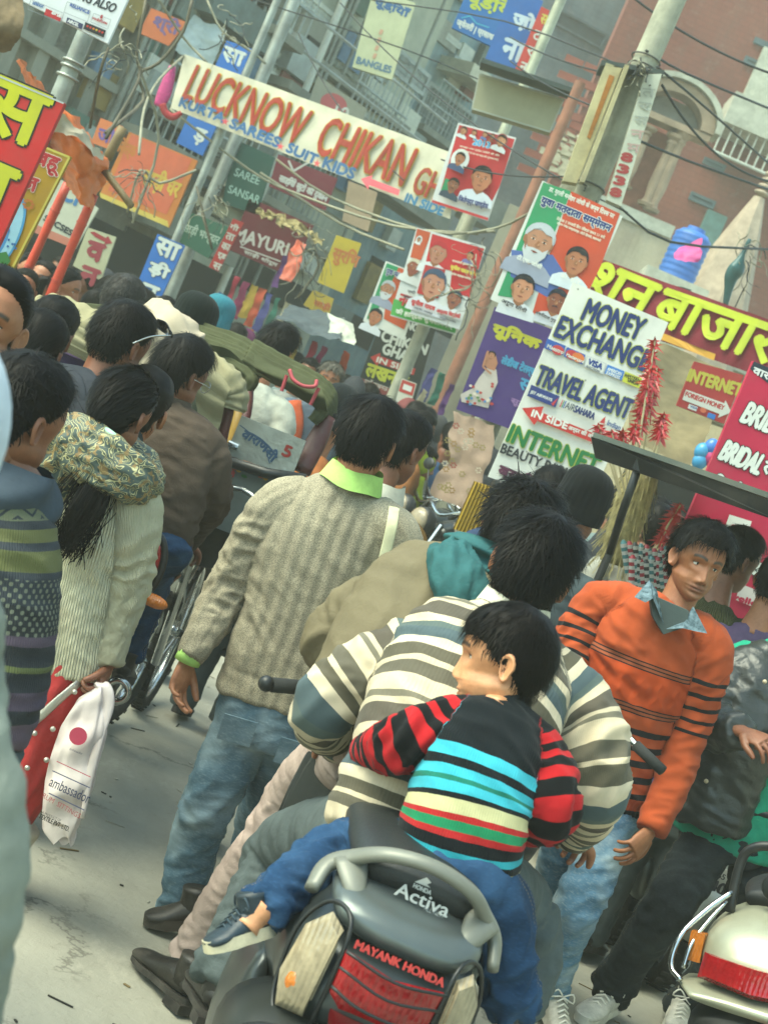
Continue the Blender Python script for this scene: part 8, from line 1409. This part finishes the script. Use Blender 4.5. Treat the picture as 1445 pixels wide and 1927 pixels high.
sheet('tan_sacking', 'tan cloth hanging from a bamboo at the top left edge', 'cloth', [[(-20, -30, 7.2), (45, 0, 7.3)], [(-20, 40, 7.1), (44, 55, 7.2)], [(-30, 100, 7.2), (24, 96, 7.3)]], mat('sacking', '6b5a40', .85, var=.35, vs_=9), .018, seed=5, sc=14)
sheet('white_tarpaulin', 'pale blue-white tarpaulin hung behind the upper blue panel', 'tarp', [[(362, 25, 17), (430, 60, 17)], [(330, 95, 16.8), (400, 125, 17)]], mat('white_tarp', 'a3b0ae', .6, var=.15), .06, seed=8)
sheet('shop_awning', 'dark blue-black awning over the stalls left of the yellow sign', 'awning', [[(540, 575, 13.5), (600, 585, 13.5), (650, 600, 13.2)], [(520, 600, 12.6), (580, 625, 12.6), (640, 640, 12.4)]], mat('dark_awning', '3a4448', .8), .06, seed=9)
sheet('awning_flap', 'pale cloth flap hanging off the dark awning', 'awning', [[(620, 590, 12.9), (668, 612, 12.9)], [(618, 630, 12.6), (666, 652, 12.6)]], cloth_mat('pale_flap', 'a3a698'), .05, seed=10)
sheet('thatch_awning', 'ragged straw fringe over the maroon shop front', 'awning', [[(488, 392, 15.3), (545, 415, 15), (612, 452, 15)], [(486, 402, 15.2), (545, 428, 14.9), (606, 462, 14.9)]], mat('straw', '8c8058', .9, var=.4, vs_=30, bump=.8, bs=60), .09, seed=11, sc=16)
sheet('cloth_awning', 'large cream patched cloth awning over the right-hand stalls', 'awning', [[(1230, 640, 11.4), (1300, 668, 11.4), (1372, 700, 11.2)], [(1190, 740, 10.6), (1262, 770, 10.6), (1340, 800, 10.4)], [(1180, 830, 10.0), (1230, 850, 10), (1300, 876, 10)]], cloth_mat('awning_cream', '6c6249', var=.35, sc=4), .035, seed=12, sc=5)
sheet('hung_fabric', 'pink-beige flowered net fabric hanging by the motorcycles', 'fabric', [[(852, 770, 9.4), (930, 800, 9.4)], [(838, 860, 9.3), (912, 900, 9.3)], [(812, 930, 9.2), (872, 960, 9.2)]], mat('net_fabric', '85705f', .8, var=.15, bump=.4, bs=80), .05, seed=13)
rg = random.Random(4); b = Board('tmp', 'x', 'x', (845, 775), (935, 810), (812, 940), 9.17)
bpy.data.objects.remove(b.board); ev = b.e
for k in range(26):
    u, v = rg.random(), rg.random(); x, y = 852 + 78 * u - 36 * v, 790 + 34 * u + 130 * v; c = rg.choice(['8a6a34', '8a3a34', '8a7a4a', 'b5a894'])
    for j in range(6): b.ell((x + 4.5 * math.cos(j * 1.047), y + 4.5 * math.sin(j * 1.047)), 2.4, 1.6, c, 6)
fl = [o for o in COL.objects if o.get('label', '').startswith('pink-beige')][0]; b.pr.build('flower_print', fl); bpy.data.objects.remove(ev)
# hanging garments of the shops, each its own thing
cols = ['8a2a3a', 'a34a34', '5a3a6a', '2f5a8a', 'a3863a', '3a6a5a', 'a8623c', '7a2a4a', '4a4a7a', 'a39a80']
for i, (x, y, dd, L_) in enumerate([(444, 520, 14.5, 60), (458, 528, 14.5, 66), (474, 534, 14.5, 60), (490, 540, 14.5, 72), (505, 550, 14.4, 70), (520, 560, 14.4, 80), (535, 480, 14.6, 60), (536, 566, 14.2, 70), (300, 520, 14.5, 50), (414, 548, 14.5, 40), (590, 640, 12.8, 50), (605, 650, 12.8, 60), (560, 632, 12.8, 60), (648, 660, 13, 50), (812, 690, 13, 60), (830, 700, 13, 60), (846, 720, 13, 60), (796, 730, 13, 50), (470, 620, 14, 40), (486, 630, 14, 40), (452, 612, 14, 40), (1120, 800, 11, 60), (1090, 820, 11, 50)]):
    c = cols[(i * 7) % 10]; w_ = 8 + (i * 5) % 6; sheet('hanging_garment', ('%s cloth garment hanging among the shop wares' % {'8a2a3a': 'dark crimson', 'a34a34': 'brick red', '5a3a6a': 'purple', '2f5a8a': 'blue', 'a3863a': 'mustard', '3a6a5a': 'sea green', 'a8623c': 'rust orange', '7a2a4a': 'plum', '4a4a7a': 'slate violet', 'a39a80': 'oatmeal'}[c]), 'garment', [[(x, y, dd), (x + w_, y + w_ * .43, dd)], [(x - .43 * L_, y + L_, dd), (x - .43 * L_ + w_ * 1.3, y + L_ + w_ * .5, dd)]], cloth_mat('g_' + c, c), .03, 10, 14, seed=i, sc=9)['group'] = 'garments hanging outside the shops'
sheet('orange_drape', 'orange and red sequinned drape hanging by the maroon shop', 'fabric', [[(558, 452, 14.6), (576, 460, 14.6)], [(522, 520, 14.4), (546, 532, 14.4)]], mat('sequin', 'b04a2c', .5, var=.4, vs_=20, bump=.5, bs=70), .05, seed=31)
# pink kite-like flag and the teal bag, cables
sheet('pink_flag', 'bright pink cloth flag caught on the cables beside the blue tank', 'flag', [[(1282, 465, 13.2), (1318, 446, 13.1)], [(1266, 485, 13.1), (1318, 482, 13)], [(1286, 494, 13), (1312, 496, 13)]], mat('pink_cloth', 'a83a78', .6), .05, seed=32)
sheet('black_flag', 'small dark cloth tied on the cable above the maroon banner', 'flag', [[(1278, 540, 12.4), (1300, 544, 12.4)], [(1268, 560, 12.4), (1294, 562, 12.4)]], mat('dark_cloth', '33403e', .8), .03, seed=33)
e = thing('hanging_bag', 'twisted dark teal plastic bag caught on the cables at the right', 'bag', at(1364, 580, 12)); MB().tube(A((1410, 450, 12), (1396, 480, 12), (1386, 505, 12), (1376, 520, 12), (1370, 545, 12), (1364, 575, 12)), [(.015, .015), (.02, .02), (.075, .05), (.06, .05), (.035, .03), (.02, .02)], mat('teal_plastic', '2c5252', .4, bump=.5, bs=30), 14, None, 5).build('sack', e, smooth=True)
e = thing('pink_garment', 'glossy pink sequinned garment in plastic hanging at the upper left', 'garment', at(300, 205, 13.6)); MB().tube(A((325, 125, 13.6), (318, 150, 13.6), (308, 180, 13.6), (298, 200, 13.6)), [(.03, .02), (.05, .03), (.06, .03), (.04, .02)], mat('pink_sequin', 'a82a6a', .35, var=.3, vs_=40, bump=.5, bs=90), 16, (1, 0, 0), 4).build('dress', e, smooth=True)
e = thing('red_boot', 'red festive stocking shape hanging below the pink garment', 'decoration', at(335, 222, 13.5)); MB().tube(A((306, 196, 13.5), (312, 212, 13.5), (326, 220, 13.5), (342, 212, 13.5)), [.03, .03, .03, .02], mat('red_felt', '94242c', .8), 14, None, 4).build('stocking', e, smooth=True)
cab = mat('black_cable', '23282a', .6, var=.2); cab2 = mat('grey_cable', '7d7b68', .7, var=.3); 
def wire(P, r, m, label, sag=0, group='overhead cables', name='cable'):
    P = A(*P)
    if len(P) == 2 and sag: P = [P[0].lerp(P[1], k / 8) - Vector((0, 0, sag * 4 * (k / 8) * (1 - k / 8))) for k in range(9)]
    o = MB().tube(P, r, m, 6, None, 3).build(name, smooth=True); c = sum((Vector(p) for p in P), Vector()) / len(P); return tag(o, label, 'cable', group)
L1 = iter(['dark cable crossing the upper right corner above the pole\'s tin lid', 'dark cable leaving the concrete pole above its tin lid', 'dark cable sloping from the tin lid past the arched kiosk', 'dark cable crossing the kiosk columns below the arch', 'upper of two short cables between the blank light box and concrete pole', 'lower of two short cables between the blank light box and concrete pole', 'long cable dropping from the top edge past the red portrait poster', 'cable passing over the BANGLES board to the light box', 'cable descending across the whitewashed wall to the long banner', 'cable running from the BANGLES board to the concrete pole', 'cable sagging past the pink flag above the maroon banner', 'sagging cable just below the white balcony railing', 'short cable from the red portrait poster to the concrete pole', 'short cable behind the MONEY EXCHANGE board'])
L2 = iter(['pale cord tied to the left corner of the long banner', 'pale cable curving over the white tarpaulin', 'pale cable hanging over the upper blue letter panel', 'longest pale twisted cable drooping under the banner', 'short pale twisted cable ending at the yellow cloth sign', 'pale twisted cable from the SAREE board to the poster cluster', 'looped pale cable in front of the faded orange sign', 'pale cable hanging straight down past the pink garment', 'pale cable from the poster cluster to the concrete pole'])
L3 = iter(['thickest tan cable swinging down from the top left', 'thick tan cable falling beside the telecom sign pole', 'thick cable stub hanging behind the grey steel pole', 'thick dark cable by the cream meter box', 'thick dark cable by the yellow cloth sign'])
for P, s in (([(1190, -5, 12), (1460, 142, 12)], .05), ([(1215, 95, 10.5), (1290, 138, 11), (1460, 210, 12)], 0), ([(1235, 125, 10.4), (1330, 205, 11), (1450, 312, 12)], 0), ([(1195, 262, 10.4), (1300, 305, 11), (1460, 362, 12)], 0), ([(960, 70, 13), (1150, 140, 10.6)], .03), ([(960, 115, 13), (1130, 205, 10.6)], .03), ([(640, 5, 14), (1180, 400, 11)], .15), ([(480, 0, 14), (760, 92, 14), (960, 175, 14)], 0), ([(560, 60, 15), (760, 340, 13)], .1), ([(700, 0, 14), (950, 40, 13), (1210, 140, 11)], 0), ([(1160, 385, 10.5), (1260, 455, 11), (1460, 470, 12)], 0), ([(1245, 160, 10.5), (1460, 345, 12)], .12), ([(830, 300, 12.5), (1090, 330, 10.8)], .06), ([(1040, 640, 11), (1240, 640, 11)], .05)):
    wire(P, .009 if P[0][0] > 1100 else .006, cab, next(L1), s)
for P in ([(346, 105, 14), (300, 150, 13), (272, 205, 12), (262, 290, 11)], [(300, 0, 13), (345, 70, 14), (390, 118, 14)], [(390, 0, 14), (420, 60, 14), (478, 100, 14), (500, 120, 14)], [(320, 205, 14), (470, 320, 14), (560, 365, 13.5), (740, 425, 12.8), (900, 440, 12.4)], [(490, 325, 14), (640, 420, 13.5), (760, 470, 12.6)], [(520, 300, 14), (620, 370, 13.5), (800, 435, 12.6), (930, 435, 12)], [(240, 400, 13), (265, 320, 12.8), (300, 345, 13), (370, 320, 13)], [(260, 120, 12), (300, 260, 12.6), (250, 420, 12.6)], [(880, 440, 12), (960, 420, 12), (1080, 350, 10.8)]): wire(P, .011, cab2, next(L2))
for P, r in (([(362, 0, 11), (345, 60, 11), (300, 118, 11), (262, 140, 11), (270, 190, 11), (200, 250, 10)], .013), ([(275, 0, 10), (258, 100, 10), (262, 150, 10), (200, 260, 9.6)], .011), ([(205, 90, 9), (188, 140, 9), (170, 240, 9.4)], .010), ([(380, 400, 13), (400, 470, 13), (370, 350, 13)], .01), ([(580, 440, 14), (600, 500, 14), (560, 560, 14)], .014)): wire(P, r, mat('thick_cable', '4e4836', .6, var=.3), next(L3), group='thick drooping cables')
rg = random.Random(9)   # tangles
for (x, y, d, n, sp) in ((262, 330, 12.6, 16, 46), (395, 380, 12.8, 12, 40), (585, 470, 13.6, 18, 55), (1410, 470, 12, 12, 50), (900, 480, 11.8, 14, 50), (1205, 130, 10.3, 12, 26), (1100, 380, 10.4, 10, 24), (230, 95, 9.8, 14, 50), (425, 60, 13.6, 10, 50), (890, 560, 11.8, 10, 45)):
    mb = MB()
    for k in range(n):
        q = [x + rg.gauss(0, sp * .25), y + rg.gauss(0, sp * .4)]; a = rg.random() * 6.3; Q = []
        for _ in range(7): Q.append((q[0], q[1], d + rg.uniform(-.1, .1))); a += rg.uniform(-1.1, 1.1); q[0] += sp * .22 * math.cos(a) - sp * .05; q[1] += sp * .22 * math.sin(a) + sp * .10
        mb.tube(A(*Q), rg.choice([.002, .003, .005]), rg.choice([cab, cab2, cab2]), 5, None, 4)
    tag(mb.build('cable_tangle', smooth=True), 'knotted tangle of loose wires hanging beside a pole or shop front', 'cable tangle', 'wire tangles', 'stuff')
# ================================================================ far crowd: simple figures sharing a few meshes
cr_cols = ['3a4450', '6a3a3a', '2f4a6a', '7a6a4a', '4a4a4a', '6a7a7a', '8a8a80', '5a2a4a', '2a5a5a', '8a5a34', '33363a', '7a7440']; cr_names = ['slate', 'brick red', 'blue', 'khaki', 'charcoal', 'grey-green', 'off-white', 'plum', 'teal', 'tan', 'black', 'olive']
proto = []
for v in range(3):
    H = Hd((0, 0, 1.52), 0, 3, 0); hd_, hf, _ = hg(40, 30, False); h1_ = thing('person', 'x', 'person', (0, 0, 0)); body_mesh('body', h1_, [(H.w(hd_), hf), skin_tube([Vector((0, -.02, 1.46)), Vector((0, -.01, 1.33))], [.055, .06]), skin_tube([Vector((-.24, 0, .95)), Vector((-.24, .03, .78))], [.03, .03]), skin_tube([Vector((.24, 0, .95)), Vector((.24, .03, .78))], [.03, .03])], [skin_mat('7d5038')])
    if v == 2: 
        mb = MB(); mb.sphere((0, -.02, 1.52), (.10, .125, .14), None, 20, 14); mb.tube([(0, -.03, 1.45), (0, -.03, 1.3), (0, -.02, 1.1)], [(.12, .12), (.17, .14), (.2, .14)], None, 20, (1, 0, 0), 3); mb.build('shawl', h1_, smooth=True, mats=[cloth_mat('cc_0', cr_cols[0])])
    else: hair(H, h1_, 'male', .018, 350, .04, .4, seed=90 + v, clump=.003)
    t_ = [T([(0, 0, .80), (0, 0, 1.05), (0, 0, 1.25), (0, -.01, 1.36)], [(.17, .12), (.17, .12), (.18, .12), (.07, .07)], (1, 0, 0), 0)]
    for q in (-1, 1): t_.append(T([(q * .06, 0, 1.3), (q * .18, 0, 1.27), (q * .23, 0, 1.05), (q * .24, .04, .85)], [.06, .065, .055, .042], (1, 0, 0), 1))
    cloth('top', h1_, t_, cloth_mat('cc_0', cr_cols[0]), .02, wr=.01, seed=v); t_ = [T([(0, 0, .88), (0, 0, .72)], [(.15, .11), (.14, .11)], (1, 0, 0), 0)] + [T([(q * .08, 0, .78), (q * .09, .01, .42), (q * .09, -.02, .03)], [.085, .065, .06], (1, 0, 0), 1) for q in (-1, 1)]; cloth('trousers', h1_, t_, mg, .02, wr=.008, seed=v); proto.append(h1_)
spots = [(150, 545, 11.5), (170, 560, 12), (188, 535, 13), (140, 520, 13.5), (205, 560, 11), (165, 525, 14.5), (182, 585, 10.2), (262, 580, 11.5), (285, 590, 12.5), (305, 595, 11.8), (440, 640, 12), (460, 650, 12.5), (430, 625, 13.5), (550, 690, 13.5), (662, 735, 12.5), (648, 728, 14), (690, 750, 13), (760, 780, 12), (775, 795, 11.2), (800, 790, 12.6), (822, 802, 13.4), (788, 815, 10.4), (845, 830, 12.4), (868, 815, 14), (1005, 905, 9.5), (1160, 960, 9.4), (1175, 985, 8.6), (1265, 930, 10), (1240, 960, 9), (1290, 920, 11), (1225, 1000, 8), (110, 512, 15), (730, 770, 15), (715, 742, 16), (590, 690, 17), (630, 700, 18), (1310, 935, 9.6), (905, 860, 14), (925, 880, 12.6), (480, 650, 15), (402, 612, 15)]
rg = random.Random(5)
for i, (x, y, d) in enumerate(spots):
    src = proto[i % 3]; e = copy_tree(src); p = at(x, y, d); k = p.z / 1.52; e.location = (p.x, p.y, 0); e.scale = (1, 1, max(.8, min(1.12, k))); e.rotation_euler.z = rg.choice([0, .4, -.5, 3.0, 2.7, 1.4, -1.3]); c = (i * 5) % 12; e['group'] = 'distant crowd'; e['label'] = 'distant pedestrian in %s clothing %s%s' % (cr_names[c], 'by the red poles' if x < 250 else 'by the blue letter sign' if x < 380 else 'below the maroon shop signs' if x < 520 else 'beyond the grey-haired man' if x < 740 else 'among the parked motorcycles' if x < 950 else 'around the toy cart', ', head covered by a shawl' if i % 3 == 2 else '')
    for ch in e.children:
        if ch.name.startswith(('top', 'shawl')): ch.material_slots[0].link = 'OBJECT'; ch.material_slots[0].material = cloth_mat('cc_%d' % c, cr_cols[c])
for q in proto:
    for ch in list(q.children): bpy.data.objects.remove(ch)
    bpy.data.objects.remove(q)
# child in a lime hood
p, H, n_ = back_person('small child in a lime hooded top by the parked motorcycles', 796, 872, 10.5, 100, 8, 'a3a83a', n=200, seed=77, width=.13, L=.5, face=True, skin='8a5a40', size=.85)
MB().tube([n_ + Vector((0, 0, .09)), n_ + Vector((0, 0, 0)), n_ + Vector((0, 0, -.08))], [.07, .09, .13], cloth_mat('lime_cloth', '9aa834'), 16, None, 3).build('cowl', p, smooth=True)
MB().sphere(H.p(0, -.02, .01), (.086, .098, .11), cloth_mat('lime_cloth', '9aa834'), 20, 14, H.r, H.f, H.u).build('hood', p, smooth=True)
# street litter
rg = random.Random(11); mb = MB(); lm = [mat('litter_straw', '6a5a3c', .9), mat('litter_dark', '2c2a26', .9), mat('litter_pale', 'a39f90', .8)]
for k in range(420):
    x, y = rg.uniform(-3, 3), rg.uniform(2.4, 9); a = rg.random() * 3.14; L_ = rg.choice([.004, .006, .01, .02, .035]); w_ = rg.uniform(.0015, .005); mb.box((x, y, .007), (math.cos(a) * L_, math.sin(a) * L_, 0), (-math.sin(a) * w_, math.cos(a) * w_, 0), (0, 0, .0015), rg.choice(lm))
tag(mb.build('litter'), 'scattered straw and grit on the road surface', 'litter', kind='stuff')
bpy.data.scenes.remove(TMP)
